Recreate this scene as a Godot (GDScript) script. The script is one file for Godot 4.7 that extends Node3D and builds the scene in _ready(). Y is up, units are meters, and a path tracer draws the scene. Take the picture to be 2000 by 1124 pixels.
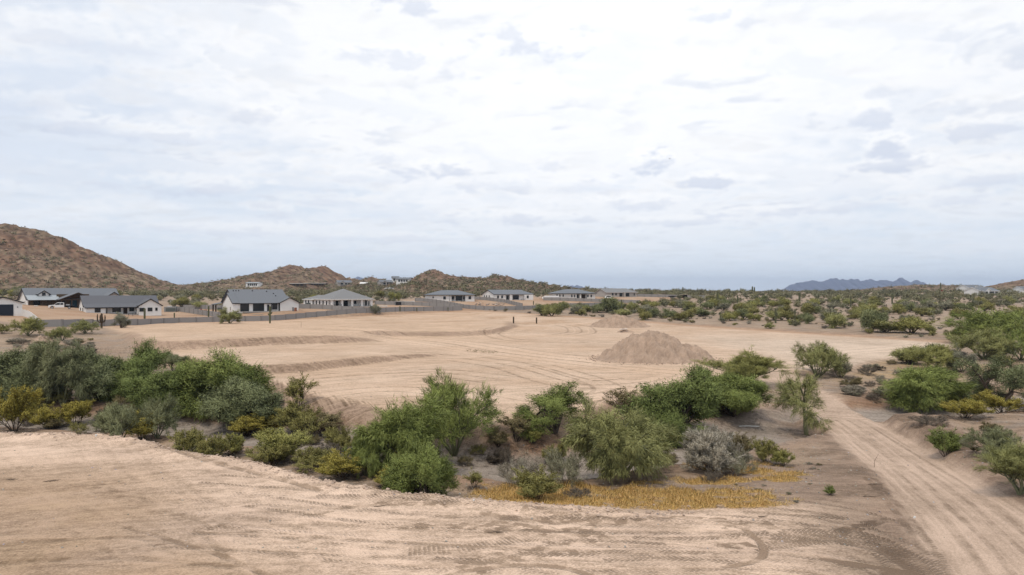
extends Node3D
# A desert building site seen from a drone: 1 unit = 1 m, the camera looks along -z, "d" is the distance ahead (d = -z).

const FOCAL := 1376.0     # focal length in photo pixels
const EYE := 12.0         # camera height
const HORIZON := 570.0    # photo row of the horizon

var rng := RandomNumberGenerator.new()
var taken := {}
var n_soft := FastNoiseLite.new()
var n_fine := FastNoiseLite.new()
var n_streak := FastNoiseLite.new()


func _ready() -> void:
	rng.seed = 20240611
	noises()
	camera_sky_sun()
	tables()
	natural_land()
	materials()
	build_ground()
	build_hills()
	build_mountains()
	build_walls()
	build_houses()
	build_piles()
	make_plants()
	plant_wash()
	plant_cacti()
	plant_plain()
	build_vehicles()
	build_yard_things()
	build_small_things()


func noises() -> void:
	n_soft.noise_type = FastNoiseLite.TYPE_SIMPLEX_SMOOTH
	n_soft.frequency = 1.0
	n_soft.seed = 3
	n_soft.fractal_type = FastNoiseLite.FRACTAL_FBM
	n_soft.fractal_octaves = 4
	n_fine.noise_type = FastNoiseLite.TYPE_SIMPLEX
	n_fine.frequency = 1.0
	n_fine.seed = 11
	n_fine.fractal_type = FastNoiseLite.FRACTAL_NONE
	n_streak.noise_type = FastNoiseLite.TYPE_SIMPLEX
	n_streak.frequency = 1.0
	n_streak.seed = 29
	n_streak.fractal_type = FastNoiseLite.FRACTAL_FBM
	n_streak.fractal_octaves = 3


# ---------------------------------------------------------------- camera, sky, sun

func camera_sky_sun() -> void:
	var cam := Camera3D.new()
	cam.name = "camera"
	cam.keep_aspect = Camera3D.KEEP_HEIGHT
	cam.fov = rad_to_deg(2.0 * atan(562.0 / FOCAL))
	cam.position = Vector3(0, EYE, 0)
	cam.rotation_degrees = Vector3(0.333, 0, 0)
	cam.near = 0.5
	cam.far = 30000.0
	add_child(cam)
	cam.current = true

	var env := Environment.new()
	env.background_mode = Environment.BG_SKY
	var sky := Sky.new()
	var mat := PanoramaSkyMaterial.new()
	mat.panorama = sky_picture()
	sky.sky_material = mat
	env.sky = sky
	env.tonemap_mode = Environment.TONE_MAPPER_LINEAR
	env.tonemap_exposure = 1.06
	env.sdfgi_enabled = true
	env.ssao_enabled = true
	env.ssil_enabled = true
	env.fog_enabled = true
	env.fog_mode = Environment.FOG_MODE_EXPONENTIAL
	env.fog_density = 0.000075
	env.fog_light_color = Color(0.77, 0.85, 0.97)
	var we := WorldEnvironment.new()
	we.name = "world_environment"
	we.environment = env
	add_child(we)

	var sun := DirectionalLight3D.new()
	sun.name = "sun"
	sun.light_energy = 0.5
	sun.light_angular_distance = 12.0
	sun.light_color = Color(1.0, 0.95, 0.87)
	sun.shadow_enabled = true
	sun.rotation_degrees = Vector3(-62, -28, 0)
	add_child(sun)


# small grey clouds: bearing, height above the horizon, half width, half height (all degrees), depth of the grey
var cloudlets := []


func gather_clouds() -> void:
	for c in [[815, 14, 42, 26, 0.8], [985, 66, 42, 16, 0.6], [1062, 100, 66, 22, 0.8], [770, 122, 120, 20, 0.55], [868, 148, 60, 12, 0.5], [500, 236, 62, 16, 0.65], [150, 252, 66, 20, 0.65], [300, 272, 96, 14, 0.6], [432, 212, 40, 18, 0.4], [845, 338, 76, 17, 0.8], [765, 314, 40, 17, 0.55], [1268, 328, 54, 20, 1.0], [1390, 360, 52, 14, 0.9], [1486, 357, 26, 9, 0.6], [1706, 234, 38, 22, 0.8], [1716, 186, 34, 12, 0.5], [1728, 300, 50, 20, 1.0], [1740, 326, 76, 14, 0.8], [1912, 258, 66, 18, 0.75], [1960, 352, 84, 20, 0.65], [1868, 210, 44, 10, 0.45], [1985, 212, 36, 14, 0.5], [390, 374, 130, 17, 0.65], [545, 420, 56, 16, 0.55], [620, 398, 90, 12, 0.45], [1385, 36, 52, 15, 0.6], [1460, 42, 26, 10, 0.5], [1985, 100, 44, 30, 0.5], [1868, 72, 60, 11, 0.4], [1076, 330, 22, 13, 0.55], [960, 366, 90, 13, 0.5], [1000, 432, 150, 13, 0.6], [1250, 404, 120, 15, 0.6], [1330, 436, 130, 10, 0.55], [1510, 418, 150, 9, 0.6], [1690, 404, 90, 10, 0.5], [150, 84, 130, 24, 0.5], [60, 210, 60, 20, 0.4], [1420, 156, 70, 8, 0.35], [700, 352, 60, 12, 0.4], [1150, 372, 70, 14, 0.45], [1885, 392, 60, 12, 0.5], [470, 455, 160, 10, 0.4], [760, 468, 170, 9, 0.4]]:
		cloudlets.append([rad_to_deg(atan((c[0] - 1000.0) / FOCAL)), rad_to_deg(atan((HORIZON - c[1]) / sqrt(FOCAL * FOCAL + pow(c[0] - 1000.0, 2.0)))), rad_to_deg(c[2] / FOCAL), rad_to_deg(c[3] * 0.82 / FOCAL), c[4]])


func sky_color(dir: Vector3) -> Vector3:
	var e := maxf(dir.y, 0.0)
	var px := dir.x / (e + 0.085)
	var pz := dir.z / (e + 0.085)
	var side := atan2(dir.x, -dir.z)
	var up := asin(e)
	var a := n_soft.get_noise_2d(px * 0.30 + 4.0, pz * 0.36)
	var b := n_soft.get_noise_2d(px * 0.95 - 7.0, pz * 1.2 + 2.0)
	var s := n_soft.get_noise_2d(px * 2.1 + 31.0 + b * 0.7, pz * 2.7 + 13.0 + a * 0.7)
	var m := n_soft.get_noise_2d(px * 0.50 + 77.0, pz * 0.62 - 9.0)
	var f := n_soft.get_noise_2d(side * 16.0 + s * 0.5, up * 34.0 - side * 3.0)
	var f2 := n_soft.get_noise_2d(side * 44.0 + 5.0, up * 80.0)
	var glow := exp(-(pow((side - 0.13) / 0.44, 2.0) + pow((e - 0.30) / 0.22, 2.0)))
	# the blue-grey veil, paler upwards
	var t := smoothstep(0.0, 0.22, e)
	var veil := Vector3(0.765, 0.84, 0.925).lerp(Vector3(0.715, 0.78, 0.885), t)
	var w := smoothstep(-0.40, 0.34, a * 0.55 + b * 0.40 + s * 0.22 + f * 0.22 + f2 * 0.10 + glow * 1.05 - 0.10 - 0.30 * smoothstep(0.05, -0.65, side) * smoothstep(0.05, 0.2, e))
	w *= lerpf(0.16, 1.0, smoothstep(0.02, 0.16, e))
	var col := veil.lerp(Vector3(0.925, 0.938, 0.966), w)
	# soft unevenness of the white
	col *= 1.0 - 0.07 * smoothstep(0.0, 0.5, s * 0.7 + f * 0.5) + 0.03 * f
	# long flat streaks towards the horizon
	var h := smoothstep(0.02, 0.40, n_soft.get_noise_2d(side * 3.2 + 60.0 + f * 0.15, up * 30.0 - 20.0) + 0.22 * f2) * (1.0 - smoothstep(0.13, 0.24, e)) * smoothstep(0.015, 0.05, e)
	col = col.lerp(Vector3(0.87, 0.90, 0.95), h * 0.4)
	var soft := smoothstep(0.04, 0.42, n_soft.get_noise_2d(side * 4.2 + 11.0 + f * 0.2, up * 15.0 + side * 2.0) + 0.25 * f) * smoothstep(0.06, 0.14, e)
	col = col.lerp(Vector3(0.745, 0.795, 0.88), soft * 0.5 * (1.0 - 0.55 * glow))
	# grey-lilac clouds above and beyond the frame, in loose groups
	var puff := s * 0.85 + f * 0.3 + b * 0.25
	var g := smoothstep(0.20, 0.5, puff) * smoothstep(0.02, 0.30, m) * smoothstep(0.05, 0.12, e) * 0.5
	col = col.lerp(Vector3(0.64, 0.70, 0.82), g)
	var ds := rad_to_deg(side)
	var du := rad_to_deg(up)
	if absf(ds) < 45.0 and du < 28.0:
		var dark := 0.0
		var light := 0.0
		for c in cloudlets:
			var u: float = (ds - c[0]) / c[2]
			if u > 2.1 or u < -2.1: continue
			var v: float = (du - c[1]) / c[3]
			if v > 2.4 or v < -2.0: continue
			v *= 0.8 if v > 0.0 else 1.15
			var q := 0.92 * exp(-0.9 * (u * u + v * v)) + 0.85 * f + 0.42 * f2
			dark = maxf(dark, smoothstep(0.28, 0.98, q) * c[4])
			var rim := exp(-0.6 * (u * u + (v - 0.9) * (v - 0.9))) + 0.45 * f + 0.3 * f2
			light = maxf(light, smoothstep(0.45, 0.85, rim) * c[4])
		col = col.lerp(Vector3(1.0, 1.0, 1.0), light * 0.6)
		col = col.lerp(Vector3(0.60, 0.66, 0.79), dark * 0.80)
	return col + Vector3(1, 1, 0.985) * glow * 0.075


func sky_picture() -> ImageTexture:
	gather_clouds()
	var w := 640
	var h := 320
	var data := PackedFloat32Array()
	data.resize(w * h * 3)
	for r in h:
		var up := PI * (0.5 - (r + 0.5) / h)
		for q in w:
			var az := TAU * (q + 0.5) / w      # the picture's edges lie straight ahead
			var col := Vector3(0.34, 0.28, 0.22)
			if up > -0.02:
				col = sky_color(Vector3(sin(az) * cos(up), sin(up), -cos(az) * cos(up)))
			var at := (r * w + q) * 3
			data[at] = col.x
			data[at + 1] = col.y
			data[at + 2] = col.z
	var im := Image.create_from_data(w, h, false, Image.FORMAT_RGBF, data.to_byte_array())
	w = 4096
	h = 2048
	im.resize(w, h, Image.INTERPOLATE_BILINEAR)
	# the part ahead in full detail
	var q0 := int(w * (0.5 - 0.14))
	var q1 := int(w * (0.5 + 0.14))
	var r0 := int(h * (0.5 - 32.0 / 180.0))
	var r1 := int(h * 0.505)
	var fw := q1 - q0
	var fh := r1 - r0
	var fine := PackedFloat32Array()
	fine.resize(fw * fh * 3)
	for r in fh:
		var up := PI * (0.5 - (r + r0 + 0.5) / h)
		for q in fw:
			var az := TAU * ((q + q0 + 0.5) / w - 0.5)
			var col := sky_color(Vector3(sin(az) * cos(up), sin(up), -cos(az) * cos(up)))
			var at := (r * fw + q) * 3
			fine[at] = col.x
			fine[at + 1] = col.y
			fine[at + 2] = col.z
	var window := Image.create_from_data(fw, fh, false, Image.FORMAT_RGBF, fine.to_byte_array())
	im.blit_rect(window, Rect2i(0, 0, w / 2 - q0, fh), Vector2i(q0 + w / 2, r0))
	im.blit_rect(window, Rect2i(w / 2 - q0, 0, q1 - w / 2, fh), Vector2i(0, r0))
	return ImageTexture.create_from_image(im)


# ---------------------------------------------------------------- naming and mesh helpers

func numbered(called: String) -> String:
	var n: int = taken.get(called, -1) + 1
	taken[called] = n
	return called if n == 0 else "%s_%03d" % [called, n]


func tag(o: Node, label := "", category := "", group := "", kind := "") -> Node:
	if label: o.set_meta("label", label)
	if category: o.set_meta("category", category)
	if group: o.set_meta("group", group)
	if kind: o.set_meta("kind", kind)
	return o


func thing(called: String, label: String, category: String, at: Vector3, turn := 0.0, group := "") -> Node3D:
	var o := Node3D.new()
	o.name = numbered(called)
	add_child(o)
	o.position = at
	o.rotation.y = turn
	tag(o, label, category, group)
	return o


func part(called: String, mesh: Mesh, mat: Material, parent: Node3D, at := Vector3.ZERO) -> MeshInstance3D:
	var o := MeshInstance3D.new()
	o.name = called if parent != self else numbered(called)
	o.mesh = mesh
	o.material_override = mat
	o.position = at
	parent.add_child(o, true)
	return o


func many(called: String, mesh: Mesh, mat: Material, where: Array, tints: Array, label: String) -> MultiMeshInstance3D:
	var mm := MultiMesh.new()
	mm.transform_format = MultiMesh.TRANSFORM_3D
	mm.use_colors = true
	mm.mesh = mesh
	mm.instance_count = where.size()
	for i in where.size():
		mm.set_instance_transform(i, where[i])
		mm.set_instance_color(i, tints[i])
	var o := MultiMeshInstance3D.new()
	o.name = numbered(called)
	o.multimesh = mm
	o.material_override = mat
	tag(o, label, "", "", "stuff")
	add_child(o)
	return o


class MB:
	var v := PackedVector3Array()
	var n := PackedVector3Array()
	var c := PackedColorArray()
	var tint := Color.WHITE

	func tri(p: Vector3, q: Vector3, r: Vector3) -> void:   # counter-clockwise from outside
		var m := (q - p).cross(r - p).normalized()
		v.append(p); v.append(r); v.append(q)
		n.append(m); n.append(m); n.append(m)
		c.append(tint); c.append(tint); c.append(tint)

	func quad(p: Vector3, q: Vector3, r: Vector3, s: Vector3) -> void:
		tri(p, q, r)
		tri(p, r, s)

	func box(at: Vector3, size: Vector3, turn := Basis.IDENTITY) -> void:
		var x := turn.x * size.x * 0.5
		var y := turn.y * size.y * 0.5
		var z := turn.z * size.z * 0.5
		quad(at - x - y + z, at + x - y + z, at + x + y + z, at - x + y + z)
		quad(at + x - y - z, at - x - y - z, at - x + y - z, at + x + y - z)
		quad(at + x - y + z, at + x - y - z, at + x + y - z, at + x + y + z)
		quad(at - x - y - z, at - x - y + z, at - x + y + z, at - x + y - z)
		quad(at - x + y + z, at + x + y + z, at + x + y - z, at - x + y - z)
		quad(at - x - y - z, at + x - y - z, at + x - y + z, at - x - y + z)

	func between(lo: Vector3, hi: Vector3) -> void:
		box((lo + hi) * 0.5, hi - lo)

	func tube(p: Vector3, q: Vector3, r0: float, r1: float, sides := 5, caps := false) -> void:
		var dir := (q - p).normalized()
		var side := dir.cross(Vector3.UP if absf(dir.y) < 0.95 else Vector3.RIGHT).normalized()
		var up := side.cross(dir)
		for k in sides:
			var a0 := TAU * k / sides
			var a1 := TAU * (k + 1) / sides
			var e0 := side * cos(a0) + up * sin(a0)
			var e1 := side * cos(a1) + up * sin(a1)
			v.append(p + e0 * r0); v.append(p + e1 * r0); v.append(q + e1 * r1)
			v.append(p + e0 * r0); v.append(q + e1 * r1); v.append(q + e0 * r1)
			n.append(e0); n.append(e1); n.append(e1); n.append(e0); n.append(e1); n.append(e0)
			for j in 6: c.append(tint)
			if caps:
				tri(q, q + e0 * r1, q + e1 * r1)
				tri(p, p + e1 * r0, p + e0 * r0)

	func extrude(outline: PackedVector2Array, z0: float, z1: float) -> void:   # x, y outline drawn along z
		var idx := Geometry2D.triangulate_polygon(outline)
		for k in range(0, idx.size(), 3):
			var p := outline[idx[k]]
			var q := outline[idx[k + 1]]
			var r := outline[idx[k + 2]]
			if (q - p).cross(r - p) < 0:
				var s := q
				q = r
				r = s
			tri(Vector3(p.x, p.y, z1), Vector3(q.x, q.y, z1), Vector3(r.x, r.y, z1))
			tri(Vector3(p.x, p.y, z0), Vector3(r.x, r.y, z0), Vector3(q.x, q.y, z0))
		var ccw := not Geometry2D.is_polygon_clockwise(outline)
		for k in outline.size():
			var p := outline[k]
			var q := outline[(k + 1) % outline.size()]
			if not ccw:
				var s := p
				p = q
				q = s
			quad(Vector3(p.x, p.y, z1), Vector3(p.x, p.y, z0), Vector3(q.x, q.y, z0), Vector3(q.x, q.y, z1))

	func mesh() -> ArrayMesh:
		var a := []
		a.resize(Mesh.ARRAY_MAX)
		a[Mesh.ARRAY_VERTEX] = v
		a[Mesh.ARRAY_NORMAL] = n
		a[Mesh.ARRAY_COLOR] = c
		var m := ArrayMesh.new()
		m.add_surface_from_arrays(Mesh.PRIMITIVE_TRIANGLES, a)
		return m


func box_mesh(size: Vector3) -> ArrayMesh:
	var b := MB.new()
	b.box(Vector3.ZERO, size)
	return b.mesh()


func paint(rough: float, albedo: Color, vertex := false) -> StandardMaterial3D:   # albedo: linear, real-world
	var m := StandardMaterial3D.new()
	m.albedo_color = albedo.linear_to_srgb()
	m.roughness = rough
	m.metallic_specular = 0.3
	m.vertex_color_use_as_albedo = vertex
	return m


# ---------------------------------------------------------------- the lie of the land

var t_front: PackedFloat32Array     # far edge of the near pad
var t_front_w: PackedFloat32Array
var t_pad: PackedFloat32Array       # near edge of the building site
var t_pad_w: PackedFloat32Array
var t_back: PackedFloat32Array      # far edge of the building site
var t_wash: PackedFloat32Array      # middle of the wash
var t_step_b: PackedFloat32Array
var t_step_c: PackedFloat32Array
var t_bowl: PackedFloat32Array
var t_level: PackedFloat32Array     # by distance
var t_road: PackedFloat32Array      # by distance
var t_road_h: PackedFloat32Array
var land: PackedFloat32Array
const LAND_X := 121
const LAND_D := 92
var yards := PackedVector2Array()
var flats := []
# runs of garden wall: photo column, photo row of the foot, distance
var wall_runs := []
# places on the land whose height the photo shows: x, distance, height
var marks := []


func along(pts: Array, x: float) -> float:
	if x <= pts[0][0]: return pts[0][1]
	for k in range(1, pts.size()):
		if x <= pts[k][0]:
			return lerpf(pts[k - 1][1], pts[k][1], (x - pts[k - 1][0]) / (pts[k][0] - pts[k - 1][0]))
	return pts[-1][1]


func table(pts: Array, from: float, soft := 4) -> PackedFloat32Array:   # 601 values, half a metre apart
	var raw := PackedFloat32Array()
	raw.resize(602)
	for k in 602: raw[k] = along(pts, from + k * 0.5)
	var out := raw.duplicate()
	for k in 602:
		var s := 0.0
		for j in range(-soft, soft + 1): s += raw[clampi(k + j, 0, 601)]
		out[k] = s / (2 * soft + 1)
	return out


func tables() -> void:
	t_front = table([[-60, 60.5], [-43, 59.4], [-35.6, 59], [-28.5, 56], [-25, 52.4], [-18.9, 50], [-12.3, 44.4], [-7.6, 42.1], [-3.6, 41], [0, 39.5], [7, 38.2], [13, 38.6], [18, 39.5], [24, 43], [30, 46]], -150)
	t_front_w = table([[-8, 1.5], [-2, 2.2], [4, 9], [20, 13], [30, 16]], -150)
	t_pad = table([[-120, 190], [-98, 172], [-85, 158], [-72, 137], [-62, 120], [-48, 108], [-40, 100], [-33, 94], [-23, 80.3], [-16, 73.6], [-10, 67.3], [-5, 62.5], [-2.2, 61.4], [2, 63.5], [7.5, 68.8], [14.4, 79], [23, 90], [30, 98], [38, 102], [48.6, 104], [59, 116], [72.7, 128], [88, 143], [97, 150], [110, 170]], -150)
	t_pad_w = table([[-60, 6], [-33, 6], [-18, 8.5], [-9, 7], [-3, 4], [14, 4], [30, 5], [60, 3]], -150)
	t_back = table([[-150, 150], [-112, 160], [-104, 165], [-97, 198], [-74, 213], [-64, 230], [-50, 253], [-20.7, 283], [-10, 281], [4, 268], [15, 252], [33, 230], [52, 204], [84, 166], [93, 149], [97, 147]], -150)
	t_wash = table([[-120, 90], [-95, 84], [-68, 78.6], [-46, 74], [-28.5, 68.8], [-16, 63.5], [-9, 59], [0, 54.6], [6, 55.6], [13.6, 60], [22, 66], [29, 71], [37, 75], [45.7, 78], [60, 84], [90, 95]], -150)
	t_step_b = table([[-80, 124], [-61, 119], [-50, 106], [-40, 98], [-36, 98], [-29.5, 101.5], [-24, 110], [-15, 122], [-5, 129]], -150)
	t_step_c = table([[-95, 150], [-80, 133], [-60, 125], [-48.8, 136], [-40, 141], [-32, 144], [-20, 150]], -150)
	t_bowl = table([[-40, 158], [-26, 163], [-12, 170], [-7, 174], [-3, 182], [-1, 192], [2, 205]], -150)
	t_level = table([[60, 0.5], [110, 0.7], [115, 0.8], [170, 1.4], [205, 2.2], [230, 3.0], [255, 3.6], [285, 4.2], [300, 4.4]], 0, 8)
	t_road = table([[0, 14], [15, 16.5], [22, 18.6], [29.8, 22], [37.7, 24.8], [44.5, 26.8], [52.5, 29.2], [66, 32.6], [73, 33.9], [82, 35.2], [91, 36.2], [98, 37], [110, 36]], 0, 5)
	t_road_h = table([[0, 0], [36, 0], [44.5, -0.3], [52.5, -0.65], [66, -1.0], [74, -1.1], [82, -0.8], [91, -0.2], [98, 0.35], [110, 0.7]], 0, 6)
	wall_runs = [
		{"label": "white solid fence running down from the garage to the grey block wall", "p": [[38, 616, 186], [55, 619.5, 181], [65, 628, 172], [76, 635, 160]], "white": true},
		{"label": "long grey block wall along the front of the yards, from the white fence to the saplings", "p": [[76, 635, 160], [105, 639.5, 161], [150, 642, 165], [248, 638.5, 186], [330, 635, 200], [460, 631, 211], [527, 629, 215], [600, 622.5, 230], [700, 613.8, 250], [740, 611, 257], [800, 608.5, 269], [902, 607.5, 285]]},
		{"label": "grey block wall running back from the long wall past the red machine", "p": [[468, 620, 216], [440, 621.5, 222], [410, 620.5, 230], [390, 618, 238], [370, 614, 246], [343, 610.5, 256]]},
		{"label": "short rising grey wall between the red soil bank and the gabled house", "p": [[358, 606, 268], [376, 605, 268], [393, 602, 268], [432, 601, 262]]},
		{"label": "grey wall from the gabled house bending down to the long wall", "p": [[580, 602, 262], [625, 602, 264], [668, 606.5, 259], [700, 609, 256], [737, 610, 258]]},
		{"label": "grey wall with a dark gate behind the columned house yard", "p": [[733, 596.5, 320], [772, 596.5, 318], [784, 597, 317], [830, 598.5, 312], [870, 601, 303], [900, 604, 292]]},
		{"label": "grey wall dropping in front of the dark-eaved house and along the rocky yard", "p": [[811, 590, 345], [828, 588, 344], [862, 593.5, 328], [890, 599, 310], [904, 602.5, 299], [925, 604.5, 292], [952, 606.5, 287], [1000, 606.5, 289], [1045, 605, 297], [1100, 600.5, 315], [1150, 599.5, 322], [1188, 597.5, 330]]},
		{"label": "grey wall stepping down in front of the gabled house beside the rocks", "p": [[925, 586, 372], [950, 587, 366], [985, 592, 345], [1020, 600, 312]]},
		{"label": "far grey wall in front of the white hip-roofed house with the parked trailer", "p": [[1062, 587.5, 378], [1100, 588, 376], [1132, 589.5, 372], [1160, 590.5, 368], [1205, 592, 362], [1250, 594, 355]]},
		{"label": "far grey wall beyond the beige house, behind the dark trailer", "p": [[1245, 579, 440], [1300, 580.5, 432], [1345, 582, 426], [1385, 584, 420]]},
	]
	yards = PackedVector2Array([Vector2(-109, 160), Vector2(-103, 165), Vector2(-97, 199), Vector2(-74, 214), Vector2(-64, 231), Vector2(-50, 254), Vector2(-20.7, 284), Vector2(0, 288), Vector2(45, 330), Vector2(70, 360), Vector2(110, 420), Vector2(100, 445), Vector2(30, 430), Vector2(-10, 405), Vector2(-45, 382), Vector2(-60, 330), Vector2(-78, 312), Vector2(-95, 275), Vector2(-135, 262), Vector2(-185, 255), Vector2(-160, 190)])


func at_px(px: float, py: float, d: float) -> Vector3:
	return Vector3((px - 1000.0) / FOCAL * d, EYE - (py - HORIZON) / FOCAL * d, -d)


func natural_land() -> void:
	for run in wall_runs:
		for k in run.p.size():
			var p = run.p[k]
			var q := at_px(p[0], p[1], p[2])
			marks.append([q.x, p[2], q.y])
			if k > 0:
				var o = run.p[k - 1]
				var m := at_px((p[0] + o[0]) / 2.0, (p[1] + o[1]) / 2.0, (p[2] + o[2]) / 2.0)
				marks.append([m.x, -m.z, m.y])
	for p in [[13, 617.5, 183], [10, 625, 172], [140, 599, 240], [236, 611.5, 222], [122, 603.5, 219], [300, 620, 208], [503, 602, 250], [450, 612, 232], [663, 597.5, 290], [760, 600, 295], [878, 586.5, 355], [900, 592, 330], [960, 596, 322], [994, 584.5, 380], [1117, 582, 400], [1207, 580.5, 430], [1187, 582, 395], [1080, 586, 385], [1060, 594, 345], [1150, 594, 345], [1315, 582, 430], [1300, 588, 380], [338, 595.5, 300], [395, 609.5, 250]]:
		var q := at_px(p[0], p[1], p[2])
		marks.append([q.x, p[2], q.y])
	marks.append_array([[52, 208, 2.7], [84, 170, 2.0], [93, 152, 1.6], [33, 236, 3.3], [150, 220, 2.8], [110, 300, 5.0], [200, 300, 5.0], [60, 330, 6.2], [150, 420, 8.0], [300, 420, 8.0], [60, 460, 9.4], [0, 600, 11], [300, 600, 11], [-300, 600, 11], [-150, 300, 8.0], [-220, 300, 9.0], [-200, 220, 7.0], [-70, 125, 1.2], [-110, 130, 1.7], [-90, 150, 2.2], [-60, 92, -0.4], [-90, 105, 0.2], [60, 92, -0.4], [80, 110, 0.4], [120, 130, 1.0], [100, 115, 0.7], [50, 60, -0.4], [45, 45, 0.0], [30, 30, 0.0], [-45, 66, -1.0], [-20, 58, -1.0], [0, 52, -1.0], [15, 55, -0.9], [30, 70, -0.9], [48, 78, -0.7], [40, 88, -0.2], [-60, 80, -0.9], [-30, 75, -0.9], [110, 170, 2.0], [110, 200, 2.6]])
	var trend := [[20, -0.5], [100, 0.0], [150, 1.5], [220, 4.0], [300, 5.5], [400, 8.0], [600, 10.8], [900, 11.4]]
	land.resize(LAND_X * LAND_D)
	for j in LAND_D:
		for i in LAND_X: land[j * LAND_X + i] = along(trend, 16.0 + j * 8.0)
	for share in [0.15, 0.09, 0.055, 0.04]:
		var left := PackedFloat32Array()
		for m in marks: left.append(m[2] - natural(m[0], m[1]))
		for j in LAND_D:
			var d := 16.0 + j * 8.0
			var s: float = share * d + 4.0
			var near := []
			for k in marks.size():
				if absf(marks[k][1] - d) < 3.0 * s: near.append(k)
			for i in LAND_X:
				var x := -480.0 + i * 8.0
				var sw := 0.06
				var sr := 0.0
				for k in near:
					var m = marks[k]
					var u: float = (m[0] - x) / s
					if u < 3.0 and u > -3.0:
						var w: float = (m[1] - d) / s
						w = exp(-0.5 * (u * u + w * w))
						sw += w
						sr += w * left[k]
				land[j * LAND_X + i] += sr / sw


func natural(x: float, d: float) -> float:
	var u := clampf((x + 480.0) / 8.0, 0.0, LAND_X - 1.001)
	var w := clampf((d - 16.0) / 8.0, 0.0, LAND_D - 1.001)
	var i := int(u)
	var j := int(w)
	u -= i
	w -= j
	var k := j * LAND_X + i
	return lerpf(lerpf(land[k], land[k + 1], u), lerpf(land[k + LAND_X], land[k + LAND_X + 1], u), w)


func lx(t: PackedFloat32Array, x: float) -> float:
	var u := clampf((x + 150.0) * 2.0, 0.0, 600.0)
	var i := int(u)
	return lerpf(t[i], t[i + 1], u - i)


func ld(t: PackedFloat32Array, d: float) -> float:
	var u := clampf(d * 2.0, 0.0, 600.0)
	var i := int(u)
	return lerpf(t[i], t[i + 1], u - i)


func near_pad(x: float, d: float) -> float:   # 1 on the pad in front
	if d > 75.0: return 0.0
	var f := lx(t_front, x)
	f += 0.5 * n_soft.get_noise_2d(x * 0.35, 7.0) + 0.35 * n_soft.get_noise_2d(x * 1.6, d * 0.8)
	return (1.0 - smoothstep(f, f + lx(t_front_w, x), d)) * (1.0 - smoothstep(29.0, 37.0, x))


func site(x: float, d: float) -> float:       # 1 on the graded building site
	if d < 50.0 or d > 320.0 or absf(x) > 149.0: return 0.0
	var f := lx(t_pad, x)
	var b := lx(t_back, x)
	return smoothstep(f - lx(t_pad_w, x), f, d) * (1.0 - smoothstep(b, b + 3.0, d))


func site_level(x: float, d: float) -> float:
	var c := ld(t_level, d)
	var mb := 1.0 - smoothstep(-25.0, -7.0, x)
	var mc := 1.0 - smoothstep(-38.0, -24.0, x)
	if mb > 0.0:
		var eb := lx(t_step_b, x)
		var l := 0.5 + 1.25 * smoothstep(eb - 3.0, eb, d)
		c = lerpf(c, maxf(c, l), mb)
		if mc > 0.0:
			var ec := lx(t_step_c, x)
			l += 1.45 * smoothstep(ec - 3.6, ec, d)
			c = lerpf(c, maxf(c, l), mc)
	if x > -45.0 and x < 6.0 and d > 150.0 and d < 230.0:
		var ew := lx(t_bowl, x)
		c += 1.0 * smoothstep(ew - 4.5, ew, d) * (1.0 - smoothstep(200.0, 228.0, d)) * smoothstep(-38.0, -27.0, x) * (1.0 - smoothstep(-3.0, 3.0, x))
	return c


func wash_depth(x: float, d: float) -> float:
	if d > 110.0 or d < 45.0: return 0.0
	var off := absf(d - lx(t_wash, x)) * 0.88
	return smoothstep(6.2, 2.4, off + 0.9 * n_soft.get_noise_2d(x * 0.12, d * 0.12))


func road_share(x: float, d: float) -> float:
	if d > 112.0: return 0.0
	var off := absf(x - ld(t_road, d)) * lerpf(0.70, 0.95, smoothstep(28.0, 46.0, d)) + 0.45 * n_soft.get_noise_2d(x * 0.7, d * 0.35)
	return smoothstep(3.7, 2.5, off) * (1.0 - smoothstep(98.0, 108.0, d))


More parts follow.
